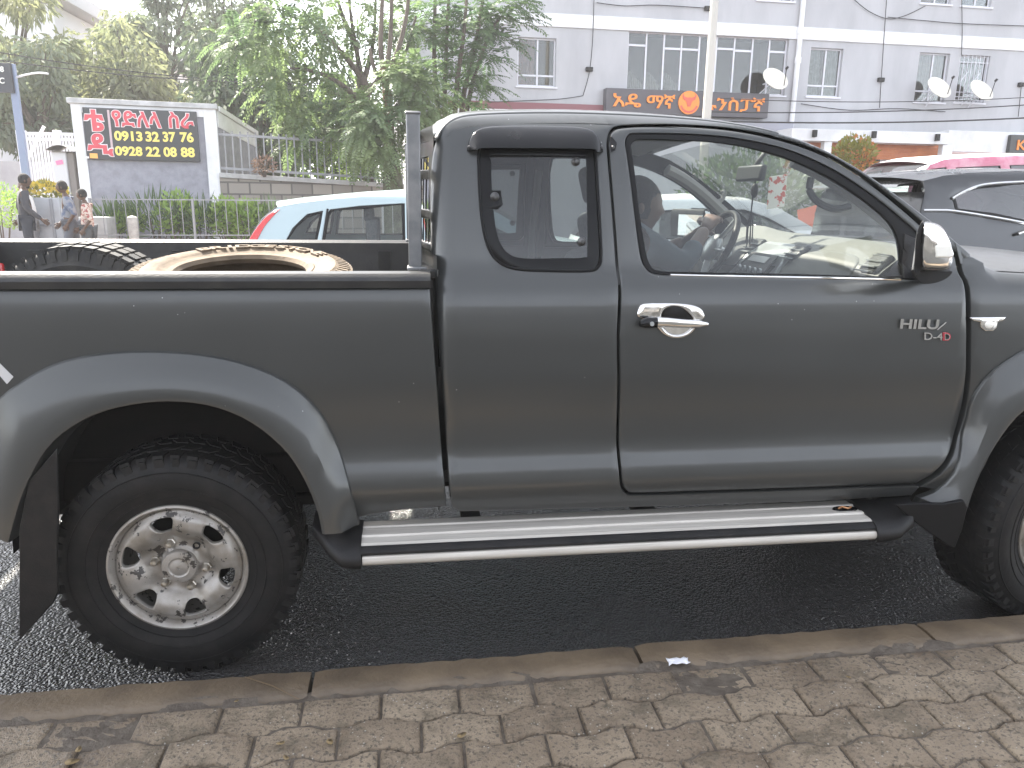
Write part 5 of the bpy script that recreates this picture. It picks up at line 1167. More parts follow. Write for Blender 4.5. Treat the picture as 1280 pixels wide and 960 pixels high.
WL = [(648, 47, 696, 108, 'two'), (785.5, 43, 985, 116, 'big'), (1012, 60, 1052.5, 121, 'curtain'), (1147, 66, 1185, 128, 'curtain2'), (1197.5, 69, 1235, 128.5, 'grille'), (1155, -50, 1193, 5, 'two'), (1206, -48, 1244, 8.5, 'blue'), (950, -60, 996, 1, 'two')]
rects = []
for (a, b, c_, d_, k) in WL:
    s0, z1 = fac(a, (b+2)); s1, _ = fac(c_, b+2); _, z0 = fac((a+c_)/2, d_); _, z1 = fac((a+c_)/2, b); s0 = fac(a-1, (b+d_)/2)[0]; s1 = fac(c_-1, (b+d_)/2)[0]
    rects.append((s0, s1, z0, z1, k))
sL, sR, zT = fac(508, 60)[0], fac(1280, 60)[0]+9, 12.5
shop = []
v, f = panel([(sL, .0), (sR, 0), (sR, zT), (sL, zT)], lambda x, z: 0, tuple([(s0, z0), (s1, z0), (s1, z1), (s0, z1)] for s0, s1, z0, z1, k in rects), step=1.2, rnd=0, thick=.22)
MB().add(fmap(v), f).build('wall', wallm, AB, ang=30)
sd_ = MB(); box_fac(sd_, sL, sL+.2, 0, zT, .01, 12); box_fac(sd_, sL, sR, zT-.2, zT, .01, 12); box_fac(sd_, sR-.2, sR, 0, zT, .01, 12); sd_.build('side_wall', wallm, AB)
bm_ = MB()
zb0, zb1 = fac(900, 44.5)[1], fac(900, 28.5)[1]; box_fac(bm_, sL-.03, sR, zb0, zb1, -.05, .02); bm_.build('floor_band', whitem, AB, bevel=.01)
curt = {'two': ((.5, .22, .15), .47), 'curtain': ((.55, .56, .52), .8), 'curtain2': ((.5, .42, .38), .85), 'blue': ((.12, .25, .38), .6), 'grille': ((.4, .4, .44), .0), 'big': ((.5, .45, .4), 0)}
for i, (s0, s1, z0, z1, k) in enumerate(rects):
    W_ = s1-s0; Hh = z1-z0; fm = MB(); t_ = .045
    def fb(a, b, c_, d_): box_fac(fm, a, b, c_, d_, .10, .16)
    fb(s0, s0+t_, z0, z1); fb(s1-t_, s1, z0, z1); fb(s0+t_, s1-t_, z0, z0+t_); fb(s0+t_, s1-t_, z1-t_, z1)
    if k == 'big':
        xs = [786, 809, 830.5, 852, 874, 895.5, 918, 941, 962.5, 985]; ss = [s0+W_*(x-786)/199 for x in xs]
        for s in ss[1:-1]: fb(s-.025, s+.025, z0+t_, z1-t_)
        for j, fr_ in ((0, .77), (2, .74), (3, .74), (5, .78), (6, .76), (8, .77)): fb(ss[j]+.03, ss[j+1]-.03, z0+Hh*fr_-.03, z0+Hh*fr_+.03)
    elif k in ('two', 'blue', 'curtain', 'curtain2'):
        m_ = s0+W_*.53; fb(m_-.025, m_+.025, z0+t_, z1-t_); fb(s0+t_, s1-t_, z0+Hh*.23-.025, z0+Hh*.23+.025)
    wo_ = fm.build('window', framem, AB, bevel=.006)
    pn = MB(); box_fac(pn, s0+.01, s1-.01, z0+.01, z1-.01, .125, .131); pn.build('pane', pane, wo_)
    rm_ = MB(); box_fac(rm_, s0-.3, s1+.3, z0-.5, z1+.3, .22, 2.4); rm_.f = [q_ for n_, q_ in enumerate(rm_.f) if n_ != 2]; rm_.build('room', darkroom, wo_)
    sl = MB(); box_fac(sl, s0-.05, s1+.05, z0-.05, z0-.003, -.05, .1); sl.build('sill', framem, wo_)
    cc, fr_ = curt[k]
    spans = {'two': [(0.03, .47)], 'curtain': [(.0, .42), (.5, 1)], 'curtain2': [(0, .95)], 'blue': [(0, .55)], 'grille': [(.55, 1)], 'big': [(0, .11), (.12, .21), (.22, .33)]}[k]
    for a, b in spans:
        n_ = 40; rows = []
        for j in range(n_+1):
            s = s0+W_*(a+(b-a)*j/n_); dd = .2+.02*math.sin(j*1.4)+.01*math.sin(j*.5); zz0 = z0+.02 if k != 'big' else z0+.03; zz1 = z1-.03 if k != 'big' else z0+Hh*(.22+.12*math.sin(j/n_*3.1+i))
            rows.append([FP(s, zz0, dd), FP(s, zz1, dd)])
        MB().loft(rows, False).build('curtain', mat('curtain cloth', cc, .9, c2=tuple(min(1, x*1.5) for x in cc), ns=9), wo_)
    if k == 'grille':
        gm = MB()
        for j in range(8): s = s0+.04+(W_-.08)*j/7; gm.tube([FP(s, z0, .04), FP(s, z1, .04)], .014, 6)
        for fr_ in (.05, .12, .22, .85): gm.tube([FP(s0, z0+Hh*fr_, .035), FP(s1, z0+Hh*fr_, .035)], .012, 6)
        for j in (1, 4): s = s0+W_*j/7; gm.tube([FP(s, z0+Hh*.45, .03), FP(s+W_*.2, z0+Hh*.65, .03), FP(s, z0+Hh*.85, .03)], .012, 6)
        gm.build('grille', framem, wo_)
# downpipe, meter boxes and wires on the wall
dp = MB(); pp = [fac(1003.5, -12), fac(997, 62), fac(994.5, 78), fac(989, 150)]
dp.tube([FP(pp[0][0], zT, -.09), FP(pp[0][0], fac(998, 70)[1], -.09), FP(pp[0][0]-.02, 3.0, -.09), FP(pp[0][0]-.02, .1, -.09)], .075, 12)
for z in (fac(997, 76)[1], fac(1000, 40)[1], 3.2): dp.tube([FP(pp[0][0], z-.08, -.09), FP(pp[0][0], z+.08, -.09)], .095, 12)
dp.build('downpipe', whitem, AB)
wirem = mat('black cable', (.02, .02, .02), .6)
for px, py in ((736, 87), (1100, 100), (1275, 106), (884, 11)):
    s, z = fac(px, py); jb = MB(); box_fac(jb, s-.1, s+.1, z-.06, z+.06, -.1, .0); jb.build('junction_box', M['plastic'], AB, bevel=.01)
def wire(pts, off=.06, r_=.012, name='wall_cable'):
    P = []
    for a, b in pts: s, z = fac(a, b); P.append(FP(s, z, -off))
    MB().tube(spl(P, 5), r_, 5).build(name, wirem, AB)
wire([(742, -10), (740, 50), (736, 90), (728, 120)]); wire([(745, 4), (780, 8), (820, 7), (884, 11)]); wire([(728, 120), (700, 124), (660, 126), (610, 128)]); wire([(1108, -20), (1104, 40), (1100, 100), (1098, 135)])
wire([(1066, 0), (1085, 15), (1108, 24), (1130, 20), (1155, 8)]); wire([(1108, 22), (1150, 26), (1200, 30), (1280, 33)]); wire([(1200, -20), (1201, 40), (1200, 70)]); wire([(1275, 106), (1271, 146)]); wire([(1000, 130), (1060, 138), (1120, 136), (1180, 140)])
# maroon strip, ledges, canopies, shutters, shops
def boxpx(name, m, x0, y0, x1, y1, front, back=.0, parent=AB, bevel=.008, **kw):
    s0, z1 = fac(x0, y0, front); s1 = fac(x1, (y0+y1)/2, front)[0]; xm = (x0+x1)/2
    z1 = fac(xm, y0, front)[1]; z0 = fac(xm, y1, front)[1]; mb = MB(); box_fac(mb, s0, s1, z0, z1, -front, back); return mb.build(name, m, parent, bevel=bevel, **kw)
boxpx('fascia_strip', mat('maroon paint', (.22, .09, .1), .8), 560, 128, 757, 137.5, .06)
boxpx('ledge', whitem, 540, 137, 756, 146, .5)
boxpx('shop_fascia', mat('grey fascia', (.3, .3, .34), .7), 757, 149, 992, 168, .2)
can = boxpx('canopy', whitem, 990, 163, 1186, 178, 1.1)
for a, b in ((1017, 167), (1091, 168.5), (1170, 172)):
    s, z = fac(a, b, 1.1); lm = MB(); box_fac(lm, s-.055, s+.055, z-.1, z+.1, -1.22, -1.105); lm.build('wall_lamp', M['plastic'], can, bevel=.01)
orange = mat('orange rolling shutter', (.5, .17, .055), .6, c2=(.4, .12, .04), ns=3); 
sh = MB()
for k in range(7):
    s0 = fac(1000, 180, .5)[0]; s1 = fac(1180, 185, .5)[0]; zc = fac(1140, 178.5, .5)[1]-.03-k*.075; box_fac(sh, s0, s1, zc-.036, zc+.036, -.5-.01*(k % 2), -.45)
sh.build('rolling_shutter', orange, AB)
for x0, x1, m in ((1088, 1098, darkroom), (1099, 1115, framem), (1117, 1150, darkroom), (1152, 1164, orange), (1166, 1177, darkroom)): boxpx('shop_door', m, x0, 189, x1, 250, .3)
boxpx('shop_column', whitem, 1179, 181, 1186, 260, 1.05, -.85); boxpx('shop_column', whitem, 1031, 176, 1036, 260, 1.05, -.85)
boxpx('canopy', whitem, 1186.5, 165, 1330, 191, .6); boxpx('canopy_trim', mat('pale pink trim', (.55, .4, .38), .7), 1186.5, 191.3, 1330, 194, .62)
boxpx('shop_front', darkroom, 1190, 194.5, 1330, 250, .3)

# shop sign with raised orange letters
SG = empty('shop_sign', (0, 0, 0), 'dark grey shop sign with orange letters and a round orange bull emblem', 'sign')
s0 = fac(757.5, 125, .3)[0]; s1 = fac(960.5, 135, .3)[0]; zt0, zb0 = fac(860, 113.5, .3)[1], fac(860, 144.5, .3)[1]
sb = MB(); box_fac(sb, s0, s1, zb0, zt0, -.3, -.0); sb.build('board', mat('dark sign board', (.075, .07, .08), .5), SG, bevel=.01)
letm = mat('orange acrylic letters', (.82, .24, .02), .4)
def sgn_text(body, xl, xr, yt, yb, m, parent, off=.3, ext=.04, bold=.012):
    sa = fac(xl, (yt+yb)/2, off)[0]; sb2 = fac(xr, (yt+yb)/2, off)[0]; xm = (xl+xr)/2; za, zb_ = fac(xm, yt, off)[1], fac(xm, yb, off)[1]
    mbt = MB(); text_fit(body, FP(sa, zb_, -off-.002), FP(sb2, zb_, -off-.002), FP(sa, za, -off-.002), mbt, ext, bold); return mbt.build('lettering', m, parent)
sgn_text('አዴ', 766, 801, 117, 134, letm, SG); sgn_text('ማኛ', 808, 843, 118, 135.5, letm, SG); sgn_text('ኡንስፓኛ', 878, 955, 121.5, 140, letm, SG)
s, z = fac(860.5, 128.5, .3); rr = fac(873.5, 128.5, .3)[0]-s
def disc(r_, d0, d1, m, nm, parent, s=s, z=z, squash=1):
    mbd = MB(); n_ = 36; mbd.prism([(s+r_*math.cos(a), z+r_*squash*math.sin(a)) for a in np.linspace(0, 2*math.pi, n_+1)[:-1]], lambda u, t, w_: FP(u, t, w_), -d0, -d1); return mbd.build(nm, m, parent)
dk = disc(rr, .302, .35, letm, 'emblem_disc', SG)
redm = mat('red print', (.6, .1, .06), .5)
bull = [(-.12, -.28), (-.2, -.02), (-.28, .12), (-.48, .2), (-.58, .42), (-.5, .62), (-.44, .42), (-.2, .34), (0, .36), (.2, .34), (.44, .42), (.5, .62), (.58, .42), (.48, .2), (.28, .12), (.2, -.02), (.12, -.28)]
mbd = MB(); mbd.prism([(s+a*rr*1.15, z+(b*1.25+.0)*rr) for a, b in bull], lambda u, t, w_: FP(u, t, w_), -.351, -.36); mbd.build('bull_head', redm, dk)
mbd = MB(); 
for a in np.linspace(R(205), R(335), 12): mbd.box(FP(s+rr*.8*math.cos(a), z+rr*.8*math.sin(a), -.355), (.05, .01, .06), Matrix.Rotation(-(a+R(90)), 3, 'Y'))
mbd.build('emblem_band', redm, dk)
KS = empty('shop_sign', (0, 0, 0), 'small black shop sign with large orange letters cut by the right edge', 'sign')
sa, za = fac(1263, 170, .7); sb = MB(); box_fac(sb, sa, sa+2.2, fac(1280, 192, .7)[1], fac(1280, 169, .7)[1], -.75, -.605); sb.build('board', mat('black sign board', (.03, .03, .032), .4), KS, bevel=.01)
sgn_text('KO', 1271, 1296, 175, 188, letm, KS, .75, .03)

# satellite dishes on the wall
def dish(px, py, lab):
    s, z = fac(px, py, .55); c_ = FP(s, z, -.55); e = empty('satellite_dish', c_, lab, 'satellite dish', 'white satellite dishes on the facade'); r_ = .40
    ax = Vector((.12, -.78, .58)).normalized(); Q_ = ax.to_track_quat('Z', 'Y').to_matrix()
    d = MB().lathe([(.0001, -.075), (r_*.35, -.065), (r_*.7, -.037), (r_*.95, -.004), (r_, .0), (r_, -.012), (r_*.7, -.05), (r_*.3, -.08), (.0001, -.09)], (0, 0, 0), 'z', 36); d.v = [tuple(Q_ @ Vector(p)) for p in d.v]; d.build('reflector', mat('cream dish enamel', (.72, .69, .6), .5, c2=(.6, .55, .46), ns=4), e)
    foc = Q_ @ Vector((0, 0, 0))+ax*.42+Vector((.1, 0, -.02)); low = Q_ @ Vector((.3, -.2, 0)); low = Vector((.25, -.05, -.26))
    a_ = MB().tube([low, foc], .012, 6); a_.tube([foc-ax*.02, foc+ax*.06], .035, 8); a_.build('feed_arm', M['plastic'], e)
    b_ = MB(); back = -ax*.08
    wallp = FP(s-.25, z-.42, 0)-c_; w2_ = FP(s+.02, z-.5, 0)-c_
    b_.tube([back, wallp], .016, 6); b_.tube([back, w2_], .016, 6); b_.tube([back, FP(s-.1, z-.1, 0)-c_], .02, 6); b_.build('bracket', framem, e)
dish(969.5, 98, 'cream satellite dish with a rusty spot above the end of the orange lettered sign'); dish(1174.5, 109, 'cream satellite dish in front of the curtained window, left of the barred window'); dish(1227.5, 112.5, 'cream satellite dish in front of the barred window')
# lamp post of the street and overhead cables
lp = at(886.5, 100, 13.5); PO = MB().tube([(lp.x, lp.y, .1), (lp.x, lp.y, 4), (lp.x, lp.y, 9)], [.10, .085, .06], 16); PO.tube([(lp.x, lp.y, .12), (lp.x, lp.y, .5)], .13, 16); PO.tube(spl([(lp.x, lp.y, 8.9), (lp.x-.2, lp.y-.4, 9.3), (lp.x-.3, lp.y-1.6, 9.5)], 5), .04, 10); PO.box((lp.x-.3, lp.y-1.8, 9.5), (.2, .6, .1))
PO.build('street_lamp', mat('cream painted steel', (.42, .41, .37), .5), label='pale cream street lamp post standing in front of the orange lettered sign', cat='lamp post')
def cable(label, a, b, sag, r_=.012, group='overhead cables'):
    P = [a.lerp(b, t)+Vector((0, 0, -sag*4*t*(1-t))) for t in np.linspace(0, 1, 20)]; MB().tube(P, r_, 5).build('overhead_cable', wirem, label=label, cat='cable', group=group)
cable('upper black cable crossing the trees at the top left', at(-60, 55, 20), at(480, 108, 20), .25, .014); cable('lower black cable crossing the trees at the top left', at(-60, 66, 19), at(420, 104, 19), .2, .014)
cable('cable running along the facade below the satellite dishes, uppermost', at(900, 123, 19.6), at(1340, 118, 19.9), .15); cable('cable running along the facade just above the white canopy, middle of three', at(890, 140, 19.3), at(1340, 127, 19.6), .12, .016); cable('thick cable running along the facade above the canopy, lowest of three', at(880, 151, 19), at(1340, 144, 19.3), .12, .022)

# ------------------------------------------------------------------ left side: gate wall with the broker's sign
GP = at(100, 200, 14.6); GD = Vector((math.sin(R(80)), math.cos(R(80)), 0)); GN = Vector((GD.y, -GD.x, 0))
def gw(px, py, off=0): p = hit(px, py, GP+GN*off, GN); return ((p-GP).dot(GD), p.z)
def GPt(s, z, d=0): q_ = GP+GD*s-GN*d; return Vector((q_.x, q_.y, z))
def gbox(mb, s0, s1, z0, z1, d0, d1):
    pts = [GPt(s, z, d) for s in (s0, s1) for d in (d0, d1) for z in (z0, z1)]
    return mb.add(pts, [(0, 1, 3, 2), (4, 6, 7, 5), (0, 4, 5, 1), (2, 3, 7, 6), (0, 2, 6, 4), (1, 5, 7, 3)])
GW = empty('gate_wall', (0, 0, 0), 'grey rendered gate wall with white borders carrying the black sign', 'wall')
sA, sB, sC, sD = gw(95, 190)[0], gw(108, 190)[0], gw(258, 190)[0], gw(273.5, 190)[0]; zt1, zt2 = gw(180, 133)[1], gw(180, 137)[1]
greym = mat('grey pebble render', (.3, .3, .34), .95, c2=(.24, .24, .27), ns=6, bump=.6, bs=40)
b_ = MB(); gbox(b_, sB, sC, .1, zt1-.02, .02, .3); b_.build('wall_panel', greym, GW)
b_ = MB(); gbox(b_, sA, sB, .1, zt1, -.02, .32); gbox(b_, sC, sD, .1, zt1, -.02, .32); gbox(b_, sB+.002, sC-.002, zt1-.16, zt1-.002, -.018, .318); b_.build('white_border', whitem, GW)
b_ = MB(); gbox(b_, sA-.05, sD+.04, zt1+.001, zt1+.1, -.08, .4); b_.build('coping', mat('weathered coping', (.5, .5, .5), .8, c2=(.35, .35, .35), ns=4), GW, bevel=.01)
RDv = Vector((math.sin(R(4)), math.cos(R(4)), 0))
def RPt(s, z, d=0): q_ = GPt(sD, z, .3)+GD*(s-sD)+RDv*(d-.3); return Vector((q_.x, q_.y, z))
# return wall running back, its coping sloping down
b_ = MB(); e0, e1 = .32, 3.4
pts = [RPt(s, z, d) for s in (sD-.25, sD) for d, z in ((e0, .1), (e0, zt1), (e1, zt1-.25), (e1, .1))]
b_.add(pts, [(0, 1, 2, 3), (7, 6, 5, 4), (0, 4, 5, 1), (1, 5, 6, 2), (2, 6, 7, 3), (3, 7, 4, 0)]); b_.build('return_wall', greym, GW)
b_ = MB(); pts = [RPt(s, z, d) for s in (sD-.3, sD+.05) for d, z in ((e0+.081, zt1+.002), (e0+.081, zt1+.1), (e1+.1, zt1-.16), (e1+.1, zt1-.25))]; b_.add(pts, [(0, 1, 2, 3), (7, 6, 5, 4), (0, 4, 5, 1), (1, 5, 6, 2), (2, 6, 7, 3), (3, 7, 4, 0)]); b_.build('return_coping', whitem, GW)
b_ = MB(); pts = [RPt(sD+w_, z, d) for w_ in (.001, .02) for d, z in ((e0, zt1-.32), (e0, zt1-.002), (e1, zt1-.27), (e1, zt1-.55))]; b_.add(pts, [(0, 1, 2, 3), (7, 6, 5, 4), (0, 4, 5, 1), (1, 5, 6, 2), (2, 6, 7, 3), (3, 7, 4, 0)]); b_.build('return_border', whitem, GW)
BS = empty('advert_sign', (0, 0, 0), 'black advert board with red letters and yellow telephone numbers on the gate wall', 'sign')
sa, sb_ = gw(106.5, 165, .06)[0], gw(248, 170, .06)[0]; za, zb_ = gw(177, 137, .06)[1], gw(177, 200.5, .06)[1]
b_ = MB(); gbox(b_, sa, sb_, zb_, za, -.09, -.021); b_.build('board', mat('black board', (.035, .037, .04), .45), BS, bevel=.006)
redl = mat('red sign letters', (.55, .06, .08), .4); whl = mat('white letter edge', (.75, .72, .72), .5); yel = mat('yellow sign digits', (.85, .68, .16), .4)
def bt(body, x0, x1, y0, y1, m, bold=.01, edge=None, dep=0):
    # fractions of the board read from the photograph
    def P(px, py):
        s, z = gw(px, py, .09); return s, z
    s0, _ = P(x0, (y0+y1)/2); s1, _ = P(x1, (y0+y1)/2); xm = (x0+x1)/2; z1, z0 = P(xm, y0)[1], P(xm, y1)[1]
    mbt = MB(); text_fit(body, GPt(s0, z0, -.091-dep), GPt(s1, z0, -.091-dep), GPt(s0, z1, -.091-dep), mbt, .02, bold); mbt.build('lettering', m, BS)
    if edge is not None:
        mbt = MB(); g = .012; text_fit(body, GPt(s0-g, z0-g, -.0905), GPt(s1+g, z0-g, -.0905), GPt(s0-g, z1+g, -.0905), mbt, .012, bold+.035); mbt.build('lettering_edge', edge, BS)
for a in (('ቴ', 105, 130, 137, 164), ('ዲ', 109, 141, 167, 195)): bt(*a, redl, .03, whl)
bt('የድለላ', 140, 201, 139, 159, redl, .025, whl); bt('ስራ', 211, 242, 140.5, 160.5, redl, .025, whl)
for g_, x0, x1 in (('0913', 143, 178), ('32', 182, 199), ('37', 203.5, 219.5), ('76', 225, 242)): bt(g_, x0, x1, 164+.015*(x0-143), 176.5+.02*(x0-143), yel, .035)
for g_, x0, x1 in (('0928', 144, 178), ('22', 182.5, 200), ('08', 204.5, 221), ('88', 226, 243.5)): bt(g_, x0, x1, 183+.015*(x0-143), 195+.02*(x0-143), yel, .035)
b_ = MB(); s, _ = gw(138, 165, .09); gbox(b_, s-.02, s+.02, gw(139, 193, .09)[1], gw(137, 137.5, .09)[1], -.1, -.091); b_.build('divider', mat('pale pink strip', (.5, .38, .4), .5), BS)
b_ = MB(); s0, z1 = gw(112, 191.5, .09); s1, z0 = gw(122.5, 198, .09); gbox(b_, s0, s1, z0, z1, -.097, -.091); b_.build('small_panel', mat('orange panel', (.8, .4, .1), .5), BS)
b_ = MB(); s0, z1 = gw(107, 195.5, .09); s1, z0 = gw(111.5, 198, .09); gbox(b_, s0, s1, z0, z1, -.096, -.091); b_.build('small_panel', whl, BS)

# stone wall with its fence, right of the gate wall
A0, A1 = at(274, 217, 15.0), at(505, 231, 15.8)
def seg(a, b, t): return a.lerp(b, t)
SW = empty('stone_wall', (0, 0, 0), 'low grey stone block wall with a concrete cap beside the gate wall', 'wall')
dv = (A1-A0); dh = Vector((dv.x, dv.y, 0)).normalized(); nn = Vector((dh.y, -dh.x, 0))
def brickmat():
    m = mat('grey stone blocks', (.25, .225, .2), .9, bump=.3, bs=20); t = m.node_tree; b = t.nodes['Principled BSDF']; L = t.links.new
    tc = N(t, 'ShaderNodeTexCoord'); mp = N(t, 'ShaderNodeMapping'); mp.inputs['Rotation'].default_value = (R(90), 0, 0); L(tc.outputs['Object'], mp.inputs[0])
    br = N(t, 'ShaderNodeTexBrick', i_Scale=1.0); br.inputs['Color1'].default_value = (.3, .27, .235, 1); br.inputs['Color2'].default_value = (.2, .18, .16, 1); br.inputs['Mortar'].default_value = (.12, .11, .1, 1); br.inputs['Brick Width'].default_value = .42; br.inputs['Row Height'].default_value = .24; br.inputs['Mortar Size'].default_value = .018
    L(mp.outputs[0], br.inputs['Vector']); L(br.outputs[0], b.inputs['Base Color'])
    bp = N(t, 'ShaderNodeBump', i_Strength=.6, i_Distance=.03); L(br.outputs['Fac'], bp.inputs['Height']); bp.invert = True; L(bp.outputs[0], b.inputs['Normal']); return m
M['block'] = brickmat()
b_ = MB(); pts = []
for p in (A0, A1):
    for d in (0, .35):
        for z in (.1, p.z-.08): pts.append(Vector((p.x, p.y, z))-nn*d)
b_.add(pts, [(0, 1, 3, 2), (4, 6, 7, 5), (0, 4, 5, 1), (2, 3, 7, 6), (0, 2, 6, 4), (1, 5, 7, 3)]); b_.build('block_face', M['block'], SW)
b_ = MB(); pts = []
for p in (A0, A1):
    for d in (-.06, .41):
        for z in (p.z-.079, p.z+.02): pts.append(Vector((p.x, p.y, z))-nn*d)
b_.add(pts, [(0, 1, 3, 2), (4, 6, 7, 5), (0, 4, 5, 1), (2, 3, 7, 6), (0, 2, 6, 4), (1, 5, 7, 3)]); b_.build('cap', mat('concrete cap', (.42, .41, .4), .85, c2=(.33, .32, .31), ns=5), SW, bevel=.01)
fencem = mat('galvanised fence paint', (.27, .27, .28), .5, .2)
FN_ = empty('metal_fence', (0, 0, 0), 'pale metal bar fence standing on the stone block wall', 'fence')
top0, top1 = at(274, 167, 15.0).z-A0.z, at(505, 181, 15.8).z-A1.z
rl = MB()
for h0, h1 in ((top0, top1), (.12, .12)): rl.bar(A0-nn*.17+Vector((0, 0, h0)), A1-nn*.17+Vector((0, 0, h1)), .05, .05)
rl.build('rail', fencem, FN_)
nb = 26
for i in range(nb):
    t = i/(nb-1); p = seg(A0, A1, t)-nn*.17; h = top0+(top1-top0)*t; bb = MB().bar(p+Vector((0, 0, .02)), p+Vector((0, 0, h+.08 if i % 2 else h+.08)), .028, .028); bb.build('fence_bar', fencem, FN_)
for px in (437, 452):
    pass
# low railing in front of the planting
RL = empty('metal_railing', (0, 0, 0), 'thin grey metal railing in front of the green planting', 'railing')
B0, B1 = at(112, 249, 13.0), at(600, 252, 13.6); zlo = at(150, 294, 13.0).z
rl = MB(); rl.bar(B0, B1, .02, .02); rl.bar(Vector((B0.x, B0.y, zlo)), Vector((B1.x, B1.y, zlo)), .02, .02); rl.build('rail', fencem, RL)
nb = 38
for i in range(nb):
    p = seg(B0, B1, i/(nb-1)); th = .04 if i % 9 == 0 else .012; bb = MB().bar((p.x, p.y, .12 if i % 9 == 0 else zlo), (p.x, p.y, p.z+.02*(i % 9 == 0)), th, th); bb.build('railing_bar', fencem, RL)
pz = at(167, 290, 12.8); bo = MB().tube([(pz.x, pz.y, .12), (pz.x, pz.y, at(165, 272, 12.8).z)], .085, 12); bo.lathe([(.0001, .04), (.07, .02), (.087, 0)], (pz.x, pz.y, at(165, 272, 12.8).z), 'z', 12); bo.build('bollard', mat('chipped concrete bollard', (.45, .43, .4), .9, c2=(.3, .28, .26), ns=8), label='chipped pale concrete bollard in front of the thin railing', cat='bollard')
b_ = MB(); c_ = at(120, 280, 13.4); b_.box((c_.x, c_.y, .55), (.55, .5, .9)); b_.build('concrete_plinth', mat('pale concrete', (.45, .44, .43), .9, c2=(.36, .35, .34), ns=5), bevel=.015, label='pale concrete block at the left end of the railing', cat='plinth')

# gate, kiosk, planter with yellow flowers, lettered post at the far left
GT = empty('metal_gate', (0, 0, 0), 'white barred metal gate with square posts left of the gate wall', 'gate')
g0, g1 = at(26, 170, 16.2), at(92, 172, 15.6)
b_ = MB()
for px, w_ in ((26, .16), (71, .14)):
    p = at(px, 163, 16); b_.box((p.x, 16, (p.z+.1)/2), (w_, w_, p.z-.1))
b_.build('gate_post', framem, GT, bevel=.01)
b_ = MB(); zt_ = at(45, 167, 16).z; zm_ = at(45, 174, 16).z; x0_, x1_ = at(27, 170, 16).x, at(92, 170, 16).x
for z in (zt_, zm_, .35): b_.bar((x0_, 16, z), (x1_, 15.98, z), .05, .06)
b_.build('gate_rail', framem, GT)
for i in range(16): x = x0_+(x1_-x0_)*(i+.5)/16; MB().bar((x, 15.99, .3), (x, 15.99, zt_), .035, .035).build('gate_bar', framem, GT)
p0, p1 = at(32, 204, 15.7), at(55, 158, 15.7); MB().tube([p0, p1], .035, 8).build('leaning_bar', whitem, label='thin white bar leaning across the barred gate', cat='bar')
KI = empty('gate_kiosk', (0, 0, 0), 'pale grey kiosk with a domed cap and pink sticker beside the gate wall', 'kiosk')
k0, k1 = at(69, 190, 14.9), at(97, 190, 14.9); kx = (k0.x+k1.x)/2; kw = (k1.x-k0.x)
kz = k0.z
b_ = MB(); b_.box((kx-kw*.14, 14.9, (kz+.1)/2), (kw*.62, .5, kz-.1)); b_.build('body', mat('pale kiosk paint', (.52, .52, .54), .6), KI, bevel=.02)
b_ = MB(); b_.box((kx+kw*.32, 14.95, (kz+.1)/2), (kw*.3, .5, kz-.12)); b_.build('side_panel', mat('brown grey panel', (.2, .18, .17), .8), KI, bevel=.01)
b_ = MB(); b_.loft([[(kx-kw*.62+kw*1.24*k/12, y, kz+.02+.1*math.sin(math.pi*k/12)) for k in range(13)] for y in (14.55, 15.25)], False); b_.loft([[(kx-kw*.62+kw*1.24*k/12, y, kz+.0) for k in range(13)] for y in (14.55, 15.25)], False); b_.build('cap', mat('weathered cap', (.3, .29, .28), .9), KI)
sp = at(74, 203, 14.63); b_ = MB().box((sp.x, 14.642, sp.z), (.13, .008, .08), Matrix.Rotation(R(-12), 3, 'Y')); b_.build('sticker', mat('pink sticker', (.75, .2, .35), .5), KI)
PN = empty('planter', (0, 0, 0), 'grey metal planter full of yellow flowers behind the walking people', 'planter')
p0, p1 = at(38, 247, 13.2), at(73, 247, 13.2); b_ = MB(); xm = (p0.x+p1.x)/2; b_.box((xm, 13.5, (p0.z+.12)/2), (p1.x-p0.x, .6, p0.z-.12)); b_.build('box', mat('grey planter paint', (.36, .38, .41), .6, c2=(.3, .31, .33), ns=3), PN, bevel=.01)
b_ = MB(); b_.box((xm+.1, 13.19, (p0.z+.12)/2), (.05, .02, p0.z-.14)); b_.box((xm, 13.185, .85), (p1.x-p0.x, .02, .04)); b_.build('trim', mat('grey trim', (.22, .23, .25), .6), PN)
PS = empty('sign_post', (0, 0, 0), 'blue painted post with a black lettered board and lamp arm at the left edge', 'sign')
a, b = at(17, 106, 15), at(24, 215, 15); xx = at(18, 120, 15).x
MB().box((xx+.02, 15, (at(18, 80, 15).z+.1)/2), (.13, .1, at(18, 80, 15).z-.1)).build('post', mat('blue grey post', (.2, .24, .34), .6), PS, bevel=.01)
b_ = MB(); p0, p1 = at(-60, 79, 14.9), at(18.5, 118, 14.9); b_.box(((p0.x+p1.x)/2, 14.9, (at(10, 79, 14.9).z+at(10, 116, 14.9).z)/2), (p1.x-p0.x, .08, at(10, 79, 14.9).z-at(10, 116, 14.9).z)); b_.build('board', mat('black post board', (.035, .037, .045), .5), PS, bevel=.006)
wl = mat('pale board letters', (.7, .7, .66), .5)
for ch_, x0, x1, y0, y1 in (('8', .5, 5.2, 83, 90), ('C', -.5, 6, 97, 104.5)):
    mbt = MB(); text_fit(ch_, at(x0, y1, 14.855), at(x1, y1, 14.855), at(x0-.7, y0, 14.855), mbt, .01, .02); mbt.build('lettering', wl, PS)
MB().tube(spl([at(19, 97, 15), at(32, 93.5, 14.9), at(48, 91, 14.8), at(60, 92, 14.7)], 4), [.02]*13, 6).build('lamp_arm', framem, PS)
